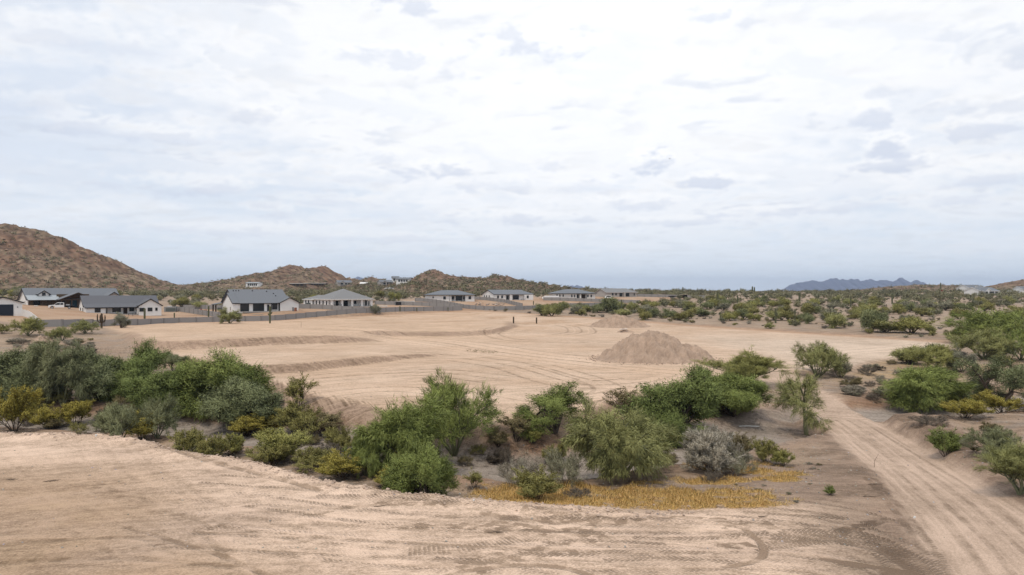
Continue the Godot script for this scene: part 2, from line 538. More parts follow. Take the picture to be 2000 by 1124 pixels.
func height(x: float, d: float) -> float:
	var h := natural(x, d)
	var np := near_pad(x, d)
	var s := site(x, d)
	var rough := 1.0
	var yard := d > 158.0 and d < 447.0 and x < 112.0 and Geometry2D.is_point_in_polygon(Vector2(x, d), yards)
	if yard: rough = 0.12
	h -= 1.15 * wash_depth(x, d) * (1.0 - np)
	if x > 34.0 and d < 75.0:
		h += 1.15 * smoothstep(36.5, 46.0, x) * smoothstep(49.0, 60.0, d) * (1.0 - smoothstep(65.5, 69.5, d))
	if d > 24.0 and d < 74.0:
		# the ragged bank thrown up along the right of the track
		var side := x - ld(t_road, d) + 0.5 * n_soft.get_noise_2d(d * 0.3, 5.0)
		if side > 2.4 and side < 14.0:
			h += (0.95 + 0.5 * n_soft.get_noise_2d(x * 0.5, d * 0.35)) * smoothstep(2.5, 3.9, side) * (1.0 - smoothstep(5.5, 11.0, side)) * smoothstep(74.0, 66.0, d)
	var rd := road_share(x, d)
	if d < 900.0:
		rough *= (1.0 - s) * (1.0 - np) * (1.0 - rd)
		h += rough * (0.26 * n_soft.get_noise_2d(x * 0.11, d * 0.11) + 0.10 * n_soft.get_noise_2d(x * 0.6 + 9.0, d * 0.6))
	if np > 0.0:
		var f := lx(t_front, x)
		var flat := 0.07 * n_soft.get_noise_2d(x * 0.08, d * 0.11) + 0.035 * n_soft.get_noise_2d(x * 0.25, d * 0.9)
		flat += (0.16 + 0.2 * n_soft.get_noise_2d(x * 0.7, d * 0.7)) * smoothstep(1.6, 0.4, absf(d - f + 0.6)) * (1.0 - smoothstep(4.0, 10.0, x))
		h = lerpf(h, flat, np)
	if s > 0.0:
		h = lerpf(h, site_level(x, d) + 0.05 * n_soft.get_noise_2d(x * 0.06, d * 0.14), s)
	if rd > 0.0:
		h = lerpf(h, ld(t_road_h, d), rd)
	for f in flats:
		var q := Vector2(x - f[0], d - f[1]).length()
		if q < f[2] + 8.0: h = lerpf(f[3], h, smoothstep(f[2], f[2] + 8.0, q))
	return h


func ground_at(px: float, py: float) -> Vector3:   # where the sight line through that photo pixel meets the land
	var d := 26.0
	var last := 26.0
	var sx := (px - 1000.0) / FOCAL
	var sy := (py - HORIZON) / FOCAL
	while d < 1400.0:
		if EYE - sy * d < height(sx * d, d): break
		last = d
		d *= 1.012
	for k in 12:
		var m := (last + d) * 0.5
		if EYE - sy * m < height(sx * m, m): d = m
		else: last = m
	return Vector3(sx * d, height(sx * d, d), -d)


# ---------------------------------------------------------------- materials of the ground

const NEAR_X := 48.0
const NEAR_D0 := 24.0
const NEAR_D1 := 72.0
const MID_X := 110.0
const MID_D1 := 292.0
var mat_near: StandardMaterial3D
var mat_mid: StandardMaterial3D
var mat_far: StandardMaterial3D
var mat_hill: StandardMaterial3D
var mat_pile: StandardMaterial3D
var grain_tex: ImageTexture


func grain_picture() -> ImageTexture:   # a seamless tile of sand and grit
	var side := 512
	var a := FastNoiseLite.new()
	a.seed = 5
	a.noise_type = FastNoiseLite.TYPE_SIMPLEX
	a.frequency = 0.06
	a.fractal_octaves = 4
	var soft := a.get_seamless_image(side, side, false, false, 0.15, true).get_data()
	a.seed = 6
	a.frequency = 0.28
	a.fractal_octaves = 2
	var grit := a.get_seamless_image(side, side, false, false, 0.1, true).get_data()
	var data := PackedByteArray()
	data.resize(side * side * 3)
	for k in side * side:
		var g := grit[k] / 255.0
		var t := 0.80 + (soft[k] / 255.0 - 0.5) * 0.30 + (g - 0.5) * 0.22
		if g > 0.80: t += 0.14
		if g < 0.2: t -= 0.16
		t = Color(clampf(t + 0.05, 0.0, 1.0), 0, 0).linear_to_srgb().r * 255.0
		data[k * 3] = int(t)
		data[k * 3 + 1] = int(t)
		data[k * 3 + 2] = int(t)
	return ImageTexture.create_from_image(Image.create_from_data(side, side, false, Image.FORMAT_RGB8, data))


func flat_px(px: float, py: float) -> Vector2:
	var d := EYE * FOCAL / (py - HORIZON)
	return Vector2((px - 1000.0) / FOCAL * d, d)


var relief := PackedFloat32Array()


func stamp(field: PackedFloat32Array, w: int, h: int, ox: float, od: float, step: float, line: Array, wide: float, deep: float, style: int) -> void:
	# presses a track into a ground picture; style 0 smooth, 1 cleated tyre, 2 crawler bars, 3 ragged smear
	var run := 0.0
	for k in range(1, line.size()):
		var a: Vector2 = line[k - 1]
		var b: Vector2 = line[k]
		var long := a.distance_to(b)
		var dir := (b - a) / maxf(long, 0.001)
		var side := Vector2(-dir.y, dir.x)
		var n := int(long / (step * 0.5)) + 1
		var m := int(wide / (step * 0.5)) + 1
		for i in n:
			var s := run + long * i / n
			for j in m:
				var o := (j / float(m) - 0.5)
				var p := a + dir * (long * i / n) + side * (o * wide)
				var x := int((p.x - ox) / step)
				var y := int((p.y - od) / step)
				if x < 0 or y < 0 or x >= w or y >= h: continue
				var e := 1.0 - pow(absf(o) * 2.0, 4.0)
				var q := deep * e
				if style == 1:
					var ch := fposmod(s + absf(o) * wide * 0.9 + (0.12 if o > 0 else 0.0), 0.27)
					q *= 1.0 if ch < 0.13 else -0.25
				elif style == 2:
					q *= 1.0 if fposmod(s, 0.22) < 0.09 else 0.15
				elif style == 3:
					var g := n_soft.get_noise_2d(p.x * 0.9, p.y * 1.3) + (0.42 - absf(o))
					q = deep if g > 0.08 else 0.0
				q *= 0.75 + 0.5 * n_fine.get_noise_2d(p.x * 0.7, p.y * 0.7)
				field[y * w + x] = clampf(field[y * w + x] - q * 0.36, 0.42, 0.97)
				if style != 3: relief[y * w + x] = clampf(relief[y * w + x] - q * 0.5, 0.1, 0.9)
		run += long


func bent(line: Array) -> Array:   # a polyline rounded off
	var c := Curve2D.new()
	for k in line.size():
		var t := Vector2.ZERO
		if k > 0 and k < line.size() - 1: t = (line[k + 1] - line[k - 1]) / 6.0
		c.add_point(line[k], -t, t)
	return Array(c.tessellate(5, 2.0))


func offset_line(line: Array, off: float) -> Array:
	var out := []
	for k in line.size():
		var d: Vector2 = (line[mini(k + 1, line.size() - 1)] - line[maxi(k - 1, 0)]).normalized()
		out.append(line[k] + Vector2(-d.y, d.x) * off)
	return out


func to_relief(field: PackedFloat32Array, w: int, h: int) -> ImageTexture:
	var data := PackedByteArray()
	data.resize(w * h)
	for k in w * h: data[k] = int(clampf(field[k], 0.0, 1.0) * 255.0)
	return ImageTexture.create_from_image(Image.create_from_data(w, h, false, Image.FORMAT_L8, data))


func to_picture(field: PackedFloat32Array, w: int, h: int) -> ImageTexture:
	var data := PackedByteArray()
	data.resize(w * h * 3)
	var r := PackedByteArray()
	var g := PackedByteArray()
	var b := PackedByteArray()
	for k in 512:
		var t := k / 511.0
		var c := Color(t, t - 0.03 * (1.0 - t), t - 0.09 * (1.0 - t)).linear_to_srgb()
		r.append(int(clampf(c.r, 0, 1) * 255.0))
		g.append(int(clampf(c.g, 0, 1) * 255.0))
		b.append(int(clampf(c.b, 0, 1) * 255.0))
	for k in w * h:
		var t := int(clampf(field[k], 0.0, 1.0) * 511.0)
		data[k * 3] = r[t]
		data[k * 3 + 1] = g[t]
		data[k * 3 + 2] = b[t]
	return ImageTexture.create_from_image(Image.create_from_data(w, h, false, Image.FORMAT_RGB8, data))


func near_picture() -> ImageTexture:
	var w := 2048
	var h := 1024
	var step := NEAR_X * 2.0 / w
	var field := PackedFloat32Array()
	field.resize(w * h)
	relief.resize(w * h)
	relief.fill(0.5)
	for j in h:
		var d := NEAR_D0 + j * step
		for i in w:
			var x := -NEAR_X + i * step
			if absf(x) > d * 0.80 + 4.0:
				field[j * w + i] = 0.8
				continue
			var low := n_soft.get_noise_2d(x * 0.10, d * 0.14)
			var q := d + 0.008 * (x + 2.0) * (x + 2.0) + 0.8 * low
			var road := road_share(x, d)
			var st := n_streak.get_noise_2d(x * 0.42 + 3.0, q * 4.6)
			if road > 0.3: st = n_streak.get_noise_2d((x - ld(t_road, d)) * 1.7, d * 0.07)
			var g := n_fine.get_noise_2d(x * 5.5, d * 5.5)
			var g2 := n_fine.get_noise_2d(x * 13.0 + 40.0, d * 13.0)
			var mid := n_soft.get_noise_2d(x * 0.42 + 40.0, d * 0.5)
			var lump := n_soft.get_noise_2d(x * 1.9, d * 1.9 + 50.0)
			var t := 0.80 + 0.14 * low + 0.06 * st + 0.12 * mid + 0.075 * g + 0.075 * g2 + 0.10 * lump
			if road > 0.3: t += 0.10 * st
			# scraped, darker damp patches with ragged edges
			var scar := n_soft.get_noise_2d(x * 0.22 + 9.0 + st, q * 0.75 - 30.0)
			if road < 0.1: t -= 0.13 * smoothstep(0.10, 0.20, scar + 0.12 * g)
			if road < 0.1: t += 0.10 * smoothstep(0.14, 0.26, -scar + 0.14 * g)
			var blot := n_soft.get_noise_2d(x * 0.13 - 50.0, d * 0.2 + 9.0) + 0.35 * lump + 0.2 * g
			if road < 0.1: t += 0.06 * smoothstep(0.06, 0.16, blot) - 0.07 * smoothstep(0.08, 0.18, -blot)
			field[j * w + i] = t
			relief[j * w + i] = 0.5 + 0.025 * st + 0.035 * g + 0.03 * g2 + 0.10 * lump * (1.0 - road) * smoothstep(0.0, 18.0, x + 4.0 * low)
	# many faint passes of wheels
	var r := RandomNumberGenerator.new()
	r.seed = 404
	for k in 46:
		var line := []
		var x0 := r.randf_range(-120, 420)
		var y0 := r.randf_range(930, 1130)
		var bend := r.randf_range(-30, 30)
		if k < 16: line = [flat_px(x0, 862), flat_px(x0 + 60 + bend, 905), flat_px(x0 + 170 + bend, 980), flat_px(x0 + 330, 1060 + bend * 0.3), flat_px(x0 + 470, 1150)]
		elif k < 28: line = [flat_px(-160, y0), flat_px(260, y0 + bend * 0.5), flat_px(620, y0 - 12 + bend), flat_px(1000, y0 + 8)]
		else:
			y0 = r.randf_range(960, 1100)
			line = [flat_px(420 + bend * 4, y0 - 40), flat_px(820, y0 - 8 + bend * 0.4), flat_px(1180, y0 + 6), flat_px(1480, y0 + 8 + bend * 0.3), flat_px(1650, y0 + 26), flat_px(1760, y0 + 70), flat_px(1800, y0 + 150)]
		var deep := r.randf_range(0.06, 0.15) * (0.32 if k < 28 else 1.25) * (-0.8 if r.randf() < 0.4 else 1.0)
		var kind := 1 if r.randf() < (0.55 if k >= 28 else 0.15) else 0
		var wide := r.randf_range(0.3, 0.6)
		line = bent(line)
		for side in [-0.95, 0.95]: stamp(field, w, h, -NEAR_X, NEAR_D0, step, offset_line(line, side), wide, deep, kind)
	var tracks := [
		[[[590, 1008], [700, 988], [850, 985], [1000, 1012], [1130, 1022]], 0.9, 0.10, 3],
		[[[760, 1030], [880, 1026], [960, 1036]], 0.9, 0.10, 3],
		[[[800, 1076], [900, 1070], [1000, 1055], [1090, 1032]], 1.2, 0.10, 2],
		[[[960, 1020], [1060, 1045], [1180, 1040]], 2.6, 0.12, 3],
		[[[900, 1112], [1010, 1085], [1120, 1070]], 2.0, 0.10, 3],
		[[[1020, 1000], [1120, 1012], [1200, 1022]], 1.8, 0.10, 3],
		[[[830, 1140], [900, 1118], [1010, 1105], [1100, 1110], [1160, 1128], [1220, 1150]], 0.45, 0.14, 0],
		[[[1190, 1024], [1270, 1013], [1360, 1012], [1450, 1018]], 0.55, 0.12, 3],
		[[[1395, 1022], [1440, 1028], [1510, 1025]], 1.3, 0.14, 3],
		[[[1455, 1036], [1485, 1060], [1490, 1082], [1470, 1096], [1410, 1108]], 0.4, 0.15, 0],
		[[[1400, 1062], [1440, 1066], [1470, 1063]], 0.8, 0.14, 3],
		[[[1550, 1056], [1610, 1048], [1670, 1030], [1725, 1012]], 0.9, 0.15, 3],
		[[[300, 868], [360, 890], [430, 910]], 0.5, 0.10, 0],
		[[[335, 872], [420, 905], [520, 930], [640, 965]], 0.5, 0.10, 0],
		[[[380, 1000], [430, 1035], [465, 1075], [490, 1130]], 0.45, -0.035, 0],
		[[[340, 1005], [395, 1040], [435, 1080], [460, 1135]], 0.45, 0.03, 0],
		[[[250, 1030], [420, 1080], [560, 1140]], 0.4, 0.07, 0],
		[[[150, 940], [300, 990], [430, 1030]], 1.4, 0.05, 3],
		[[[40, 1060], [250, 1050], [450, 1075]], 0.6, 0.06, 0],
		[[[0, 1100], [240, 1090], [480, 1110]], 0.6, 0.06, 0],
		[[[620, 968], [760, 975], [900, 985]], 0.5, 0.13, 1],
		[[[650, 955], [760, 965], [880, 978]], 0.5, 0.12, 1],
		[[[1000, 1080], [1100, 1085], [1250, 1075], [1400, 1080]], 0.55, 0.12, 1],
		[[[1180, 1095], [1320, 1090], [1450, 1100]], 0.55, 0.12, 1],
		[[[1240, 1050], [1380, 1050], [1500, 1040]], 0.55, 0.12, 1],
		[[[1060, 1060], [1160, 1055], [1300, 1062]], 0.5, 0.12, 1],
		[[[1450, 1000], [1560, 1005], [1650, 1012]], 0.5, 0.12, 1],
		[[[1380, 1006], [1500, 1014], [1600, 1028]], 0.5, 0.12, 1],
		[[[850, 1090], [980, 1100], [1090, 1124]], 0.5, 0.11, 1],
	]
	for t in tracks:
		var line := []
		for p in t[0]: line.append(flat_px(p[0], p[1]))
		stamp(field, w, h, -NEAR_X, NEAR_D0, step, bent(line), t[1], t[2] * 2.4, t[3])
	# the fan of tyre marks where the machines turn off the road
	for k in 9:
		var o := k * 15.0
		var line := [flat_px(1480 + o * 0.4, 1075 - o * 0.32), flat_px(1600 + o * 0.6, 1060 - o * 0.25 + k), flat_px(1700 + o * 0.8, 1072 + o * 0.15), flat_px(1770 + o * 0.7, 1110 + o * 0.5), flat_px(1790 + o * 0.8, 1150 + o * 0.5)]
		stamp(field, w, h, -NEAR_X, NEAR_D0, step, bent(line), 0.5, 0.36, 1 if k % 3 else 2)
	for k in 6:
		var line := [flat_px(1600 + k * 12, 1090 + k * 3), flat_px(1690 + k * 14, 1105 + k * 2), flat_px(1760 + k * 18, 1140)]
		stamp(field, w, h, -NEAR_X, NEAR_D0, step, bent(line), 0.3, 0.34, 0)
	# wheel ruts of the road
	for k in 9:
		var off := -2.3 + k * 0.58
		var line := []
		for j in 26:
			var d := 25.0 + j * 1.9
			line.append(Vector2(ld(t_road, d) + off + 0.25 * n_fine.get_noise_2d(d * 0.06, k * 9.0), d))
		stamp(field, w, h, -NEAR_X, NEAR_D0, step, line, 0.34, 0.10 if k % 2 else -0.05, 0)
	for off in [-3.4, -3.9]:
		var line := []
		for j in 14:
			var d := 25.0 + j * 1.6
			line.append(Vector2(ld(t_road, d) + off - 0.02 * (d - 30.0), d))
		stamp(field, w, h, -NEAR_X, NEAR_D0, step, line, 0.5, 0.22, 2)
	return to_picture(field, w, h)


func mid_picture() -> ImageTexture:
	var w := 1536
	var h := 1536
	var step := MID_X * 2.0 / w
	var field := PackedFloat32Array()
	field.resize(w * h)
	relief.resize(w * h)
	relief.fill(0.5)
	for j in h:
		var d := NEAR_D1 + j * step
		for i in w:
			var x := -MID_X + i * step
			if absf(x) > d * 0.80 + 6.0:
				field[j * w + i] = 0.8
				continue
			var low := n_soft.get_noise_2d(x * 0.045, d * 0.05)
			var q := d + 0.006 * (x - 18.0) * (x - 18.0) + 2.5 * low
			var st := n_streak.get_noise_2d(x * 0.05, q * 0.5)
			var thin := n_streak.get_noise_2d(x * 0.11, q * 1.5 + 70.0)
			var g := n_fine.get_noise_2d(x * 2.2, d * 2.2)
			var t := 0.81 + 0.11 * low + 0.09 * st + 0.09 * g + 0.18 * thin + 0.10 * n_soft.get_noise_2d(x * 0.35, d * 0.35)
			relief[j * w + i] = 0.5 + 0.025 * thin + 0.04 * g
			# dozer lines down the cut slopes
			for e in [[t_step_b, 2.8, -40.0, -6.0], [t_step_c, 3.4, -80.0, -24.0], [t_pad, 7.0, -34.0, 0.0]]:
				if x > e[2] and x < e[3]:
					var o: float = d - lx(e[0], x)
					if o > -e[1] - 0.6 and o < 0.5:
						var cut := n_streak.get_noise_2d((x + o * 0.7) * 1.5, o * 0.12)
						t -= 0.03 + (0.5 if e[1] > 6.0 else 0.17) * cut
						relief[j * w + i] -= 0.05 * cut
			field[j * w + i] = t
	# haul tracks across the site
	var lines := [
		[[500, 640], [620, 648], [760, 664], [900, 682], [1060, 702], [1250, 722], [1420, 736]],
		[[640, 640], [760, 655], [900, 670], [1050, 692], [1180, 705]],
		[[620, 775], [760, 760], [900, 770], [1040, 790], [1200, 770], [1350, 735]],
		[[560, 745], [700, 733], [850, 728], [1000, 745]],
		[[1060, 715], [1150, 740], [1190, 765], [1100, 790]],
		[[900, 700], [1000, 715], [1130, 750], [1260, 745]],
		[[980, 640], [960, 652], [1000, 664], [1100, 668], [1200, 668]],
		[[1100, 655], [1135, 650], [1130, 640], [1105, 635]],
		[[1400, 680], [1550, 690], [1700, 684], [1820, 672]],
		[[1350, 655], [1500, 664], [1700, 668]],
		[[1380, 700], [1480, 708], [1580, 718]],
	]
	for l in [lines[0], lines[1], lines[2], lines[8]]:
		var line := []
		for p in l:
			var g := ground_at(p[0], p[1])
			line.append(Vector2(g.x, -g.z))
		stamp(field, w, h, -MID_X, NEAR_D1, step, bent(line), 7.5, -0.16, 0)
	var index := 0
	for l in lines:
		var line := []
		for p in l:
			var g := ground_at(p[0], p[1])
			line.append(Vector2(g.x, -g.z))
		line = bent(line)
		for k in 5:
			stamp(field, w, h, -MID_X, NEAR_D1, step, offset_line(line, -3.6 + k * 1.8), 0.6, 0.17 if (k + index) % 2 else -0.10, 0)
		index += 1
	# a dark crumb line under each cut
	return to_picture(field, w, h)


func materials() -> void:
	grain_tex = grain_picture()
	mat_near = paint(0.97, Color(1, 1, 1), true)
	mat_near.albedo_texture = near_picture()
	mat_near.heightmap_enabled = true
	mat_near.heightmap_texture = to_relief(relief, 2048, 1024)
	mat_near.heightmap_scale = 22.0
	mat_mid = paint(0.97, Color(1, 1, 1), true)
	mat_mid.albedo_texture = mid_picture()
	mat_mid.heightmap_enabled = true
	mat_mid.heightmap_texture = to_relief(relief, 1536, 1536)
	mat_mid.heightmap_scale = 50.0
	for m in [mat_near, mat_mid]:
		m.detail_enabled = true
		m.detail_blend_mode = BaseMaterial3D.BLEND_MODE_MUL
		m.detail_uv_layer = BaseMaterial3D.DETAIL_UV_2
		m.detail_albedo = grain_tex
	mat_far = paint(0.97, Color(1, 1, 1), true)
	mat_far.albedo_texture = grain_tex
	mat_hill = paint(0.95, Color(1, 1, 1), true)
	mat_hill.albedo_texture = grain_tex
	mat_hill.uv1_triplanar = true
	mat_hill.uv1_scale = Vector3(0.05, 0.05, 0.05)
	mat_pile = paint(0.97, Color(1, 1, 1), true)
	mat_pile.albedo_texture = grain_tex
	mat_pile.uv1_triplanar = true
	mat_pile.uv1_scale = Vector3(0.22, 0.22, 0.22)
	mat_pile.heightmap_enabled = true
	mat_pile.heightmap_texture = grain_tex
	mat_pile.heightmap_scale = 25.0


# ---------------------------------------------------------------- the ground

func v3(r: float, g: float, b: float) -> Vector3: return Vector3(r, g, b)


func gold_share(x: float, d: float) -> float:   # where dry grass stands
	var patch := n_soft.get_noise_2d(x * 0.05 + 90.0, d * 0.06)
	var fine := n_soft.get_noise_2d(x * 0.3 - 20.0, d * 0.3)
	var tiny := n_soft.get_noise_2d(x * 1.1 + 14.0, d * 1.1)
	var deep := lerpf(48.0, 45.0, smoothstep(2.0, 15.5, x)) + 4.0 * fine
	var gold := smoothstep(-4.0, 0.0, x) * (1.0 - smoothstep(11.0, 18.0, x + 4.0 * fine)) * smoothstep(38.2, 39.8, d + 1.4 * fine + 0.8 * tiny) * (1.0 - smoothstep(deep - 3.0, deep + 1.0, d))
	gold *= clampf(0.62 + 1.6 * fine + 0.6 * patch + 2.0 * tiny, 0.0, 1.0)
	gold = maxf(gold, 0.8 * smoothstep(0.0, 0.25, fine + patch * 0.6) * smoothstep(10.0, 14.0, x) * (1.0 - smoothstep(18.0, 21.0, x)) * smoothstep(45.0, 47.0, d) * (1.0 - smoothstep(50.0, 54.0, d)))
	gold = maxf(gold, 0.7 * smoothstep(-0.1, 0.3, patch + fine * 0.6) * smoothstep(42.0, 48.0, x) * smoothstep(78.0, 84.0, d))
	return maxf(gold, 0.5 * smoothstep(-0.1, 0.3, fine) * (1.0 - smoothstep(-28.0, -22.0, x)) * smoothstep(56.0, 58.5, d) * (1.0 - smoothstep(60.0, 63.0, d)))


func ground_color(x: float, d: float, steep: float) -> Color:
	var patch := n_soft.get_noise_2d(x * 0.05 + 90.0, d * 0.06)
	var fine := n_soft.get_noise_2d(x * 0.3 - 20.0, d * 0.3)
	var desert := v3(0.315, 0.225, 0.160).lerp(v3(0.385, 0.285, 0.205), clampf(0.5 + patch, 0, 1))
	desert = desert.lerp(v3(0.285, 0.24, 0.205), clampf(fine * 1.4, 0, 0.8))
	if d > 480.0: desert = desert.lerp(v3(0.33, 0.26, 0.185), 0.6)
	var c := desert
	if d > 158.0 and d < 447.0 and x < 112.0 and Geometry2D.is_point_in_polygon(Vector2(x, d), yards):
		c = v3(0.43, 0.30, 0.205).lerp(v3(0.375, 0.235, 0.15), clampf(0.4 + patch * 1.6, 0, 1))
	if d < 120.0:
		# the red and brown banks of the wash, dry grass, gravel
		var off := absf(d - lx(t_wash, x))
		c = c.lerp(v3(0.25, 0.150, 0.095), smoothstep(11.0, 5.0, off) * clampf(0.75 + fine, 0, 0.95))
		var gold := gold_share(x, d)
		c = c.lerp(v3(0.47, 0.31, 0.13).lerp(v3(0.40, 0.29, 0.19), clampf(0.4 + fine * 1.5, 0, 1)), gold * 0.85)
		if x > 8.0 and x < 34.0 and d < 52.0:
			c = c.lerp(v3(0.30, 0.215, 0.16), smoothstep(9.0, 17.0, x) * (1.0 - gold) * 0.9)
		c = c.lerp(v3(0.325, 0.27, 0.228), smoothstep(0.45, 0.95, wash_depth(x, d)))
		if x > 16.0 and x < 34.0: c = c.lerp(v3(0.32, 0.27, 0.23), smoothstep(8.5, 5.0, off) * 0.8)
	var np := near_pad(x, d)
	if np > 0.0:
		var pad := v3(0.645, 0.478, 0.362)
		pad = pad.lerp(v3(0.395, 0.272, 0.18), smoothstep(-10.0, -21.0, x + (d - 36.0) * 0.75 + 6.0 * patch) * smoothstep(54.0, 42.0, d) * 0.9)
		pad = pad.lerp(v3(0.68, 0.51, 0.39), smoothstep(-20.0, -6.0, x) * smoothstep(3.0, -3.0, x) * smoothstep(36.0, 42.0, d) * 0.7)
		pad = pad.lerp(v3(0.44, 0.32, 0.24), clampf(patch * 1.4 - 0.15, 0, 0.6))
		pad = pad.lerp(v3(0.31, 0.225, 0.165), smoothstep(13.0, 18.5, x + 0.25 * (36.0 - d) + 2.0 * fine) * 0.85)
		var edge := lx(t_front, x) + 0.5 * fine
		c = c.lerp(pad, smoothstep(0.25, 0.75, np) if x < -2.0 else 1.0 - smoothstep(edge, edge + 1.4, d))
	var s := site(x, d)
	if s > 0.0:
		var g := v3(0.59, 0.435, 0.32).lerp(v3(0.54, 0.385, 0.272), clampf(0.5 + patch * 1.3, 0, 1))
		g = g.lerp(v3(0.56, 0.395, 0.272), smoothstep(120.0, 170.0, d) * smoothstep(10.0, -20.0, x) * 0.7)
		g = g.lerp(v3(0.46, 0.30, 0.19), smoothstep(0.1, 0.5, patch + fine * 0.4) * smoothstep(165.0, 230.0, d) * 0.75)
		g = g.lerp(v3(0.60, 0.485, 0.385), smoothstep(36.0, 50.0, x) * (1.0 - smoothstep(150.0, 185.0, d)) * 0.65)
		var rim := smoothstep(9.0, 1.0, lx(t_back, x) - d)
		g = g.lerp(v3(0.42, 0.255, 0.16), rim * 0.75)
		g = g.lerp(v3(0.35, 0.246, 0.178), smoothstep(0.08, 0.29, steep) * 0.9)  # steep faces darker: shade of the tilt and moisture, both in the colour
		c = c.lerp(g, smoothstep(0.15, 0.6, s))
	var rd := road_share(x, d)
	if x > 17.0 and d < 75.0:
		var o := x - ld(t_road, d)
		var bank := smoothstep(9.0, 3.6, absf(o)) * 0.9 if o < 0.0 else smoothstep(9.5, 5.0, o)
		c = c.lerp(v3(0.27, 0.19, 0.138) * (1.0 + 0.5 * fine), bank)
	c = c.lerp(v3(0.50, 0.37, 0.282), rd)
	c *= 1.0 / 0.84
	return Color(minf(c.x, 1), minf(c.y, 1), minf(c.z, 1))


func build_ground() -> void:
	var xs := PackedFloat32Array()
	var x := 0.0
	var half := [0.0]
	while x < 12500.0:
		x += 0.36 if x < 36.0 else (0.36 + (x - 36.0) * 0.045 if x < 140.0 else x * 0.055)
		half.append(x)
	for k in range(half.size() - 1, 0, -1): xs.append(-half[k])
	for k in half.size(): xs.append(half[k])
	var ds := PackedFloat32Array([-300.0, -150.0, -70.0, -30.0, -10.0, 0.0, 6.0, 11.0, 15.0, 19.0, 22.0])
	var d := 24.0
	while d < 12500.0:
		ds.append(d)
		d += 0.33 if d < 72.0 else (d * 0.0062 if d < 300.0 else d * 0.05)
	# region borders fall on grid lines
	var nx := xs.size()
	var nd := ds.size()
	var hs := PackedFloat32Array()
	hs.resize(nx * nd)
	for j in nd:
		for i in nx: hs[j * nx + i] = height(xs[i], maxf(ds[j], 22.0)) if ds[j] < 900.0 else 11.4 - minf((ds[j] - 900.0) * 0.001, 8.0)
	var verts := PackedVector3Array()
	var norms := PackedVector3Array()
	var cols := PackedColorArray()
	verts.resize(nx * nd)
	norms.resize(nx * nd)
	cols.resize(nx * nd)
	for j in nd:
		var j0 := maxi(j - 1, 0)
		var j1 := mini(j + 1, nd - 1)
		for i in nx:
			var i0 := maxi(i - 1, 0)
			var i1 := mini(i + 1, nx - 1)
			var k := j * nx + i
			verts[k] = Vector3(xs[i], hs[k], -ds[j])
			var gx := (hs[j * nx + i1] - hs[j * nx + i0]) / (xs[i1] - xs[i0])
			var gd := (hs[j1 * nx + i] - hs[j0 * nx + i]) / (ds[j1] - ds[j0])
			norms[k] = Vector3(-gx, 1.0, gd).normalized()
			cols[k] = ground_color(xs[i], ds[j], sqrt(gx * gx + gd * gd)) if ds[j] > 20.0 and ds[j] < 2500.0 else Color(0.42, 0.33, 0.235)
	var mesh := ArrayMesh.new()
	var near_i := Vector2i(nx, 0)
	var mid_i := Vector2i(nx, 0)
	for i in nx:
		if absf(xs[i]) <= NEAR_X: near_i = Vector2i(mini(near_i.x, i), i)
		if absf(xs[i]) <= MID_X: mid_i = Vector2i(mini(mid_i.x, i), i)
	var near_j := Vector2i(nd, 0)
	var mid_j := Vector2i(nd, 0)
	for j in nd:
		if ds[j] >= NEAR_D0 - 0.01 and ds[j] <= NEAR_D1: near_j = Vector2i(mini(near_j.x, j), j)
		if ds[j] >= NEAR_D1 - 0.33 and ds[j] <= MID_D1: mid_j = Vector2i(mini(mid_j.x, j), j)
	mid_j.x = near_j.y
	for zone in 3:
		var i_lo := 0
		var i_hi := nx - 1
		var j_lo := 0
		var j_hi := nd - 1
		if zone == 0:
			i_lo = near_i.x; i_hi = near_i.y; j_lo = near_j.x; j_hi = near_j.y
		elif zone == 1:
			i_lo = mid_i.x; i_hi = mid_i.y; j_lo = mid_j.x; j_hi = mid_j.y
		var cw := i_hi - i_lo + 1
		var a := []
		a.resize(Mesh.ARRAY_MAX)
		var pv := PackedVector3Array()
		var pn := PackedVector3Array()
		var pc := PackedColorArray()
		var uv := PackedVector2Array()
		var uv2 := PackedVector2Array()
		for j in range(j_lo, j_hi + 1):
			for i in range(i_lo, i_hi + 1):
				var k := j * nx + i
				pv.append(verts[k])
				pn.append(norms[k])
				var c := cols[k]
				if zone < 2: c = Color(minf(c.r * 1.16, 1), minf(c.g * 1.16, 1), minf(c.b * 1.16, 1))
				pc.append(c)
				var px := xs[i]
				var pd := ds[j]
				if zone == 0: uv.append(Vector2((px + NEAR_X) / (2 * NEAR_X), (pd - NEAR_D0) / (NEAR_D1 - NEAR_D0)))
				elif zone == 1: uv.append(Vector2((px + MID_X) / (2 * MID_X), (pd - NEAR_D1) / (2 * MID_X)))
				else: uv.append(Vector2(px, pd) / 9.0)
				uv2.append(Vector2(px, pd).rotated(0.4) / (3.7 if zone == 0 else 11.0))
		var idx := PackedInt32Array()
		for j in range(j_lo, j_hi):
			for i in range(i_lo, i_hi):
				if zone == 2:
					if i >= near_i.x and i < near_i.y and j >= near_j.x and j < near_j.y: continue
					if i >= mid_i.x and i < mid_i.y and j >= mid_j.x and j < mid_j.y: continue
				var k := (j - j_lo) * cw + i - i_lo
				idx.append_array([k, k + cw, k + 1, k + 1, k + cw, k + cw + 1])
		a[Mesh.ARRAY_VERTEX] = pv
		a[Mesh.ARRAY_NORMAL] = pn
		a[Mesh.ARRAY_COLOR] = pc
		a[Mesh.ARRAY_TEX_UV] = uv
		a[Mesh.ARRAY_TEX_UV2] = uv2
		a[Mesh.ARRAY_INDEX] = idx
		mesh.add_surface_from_arrays(Mesh.PRIMITIVE_TRIANGLES, a)
		mesh.surface_set_material(zone, [mat_near, mat_mid, mat_far][zone])
	var o := MeshInstance3D.new()
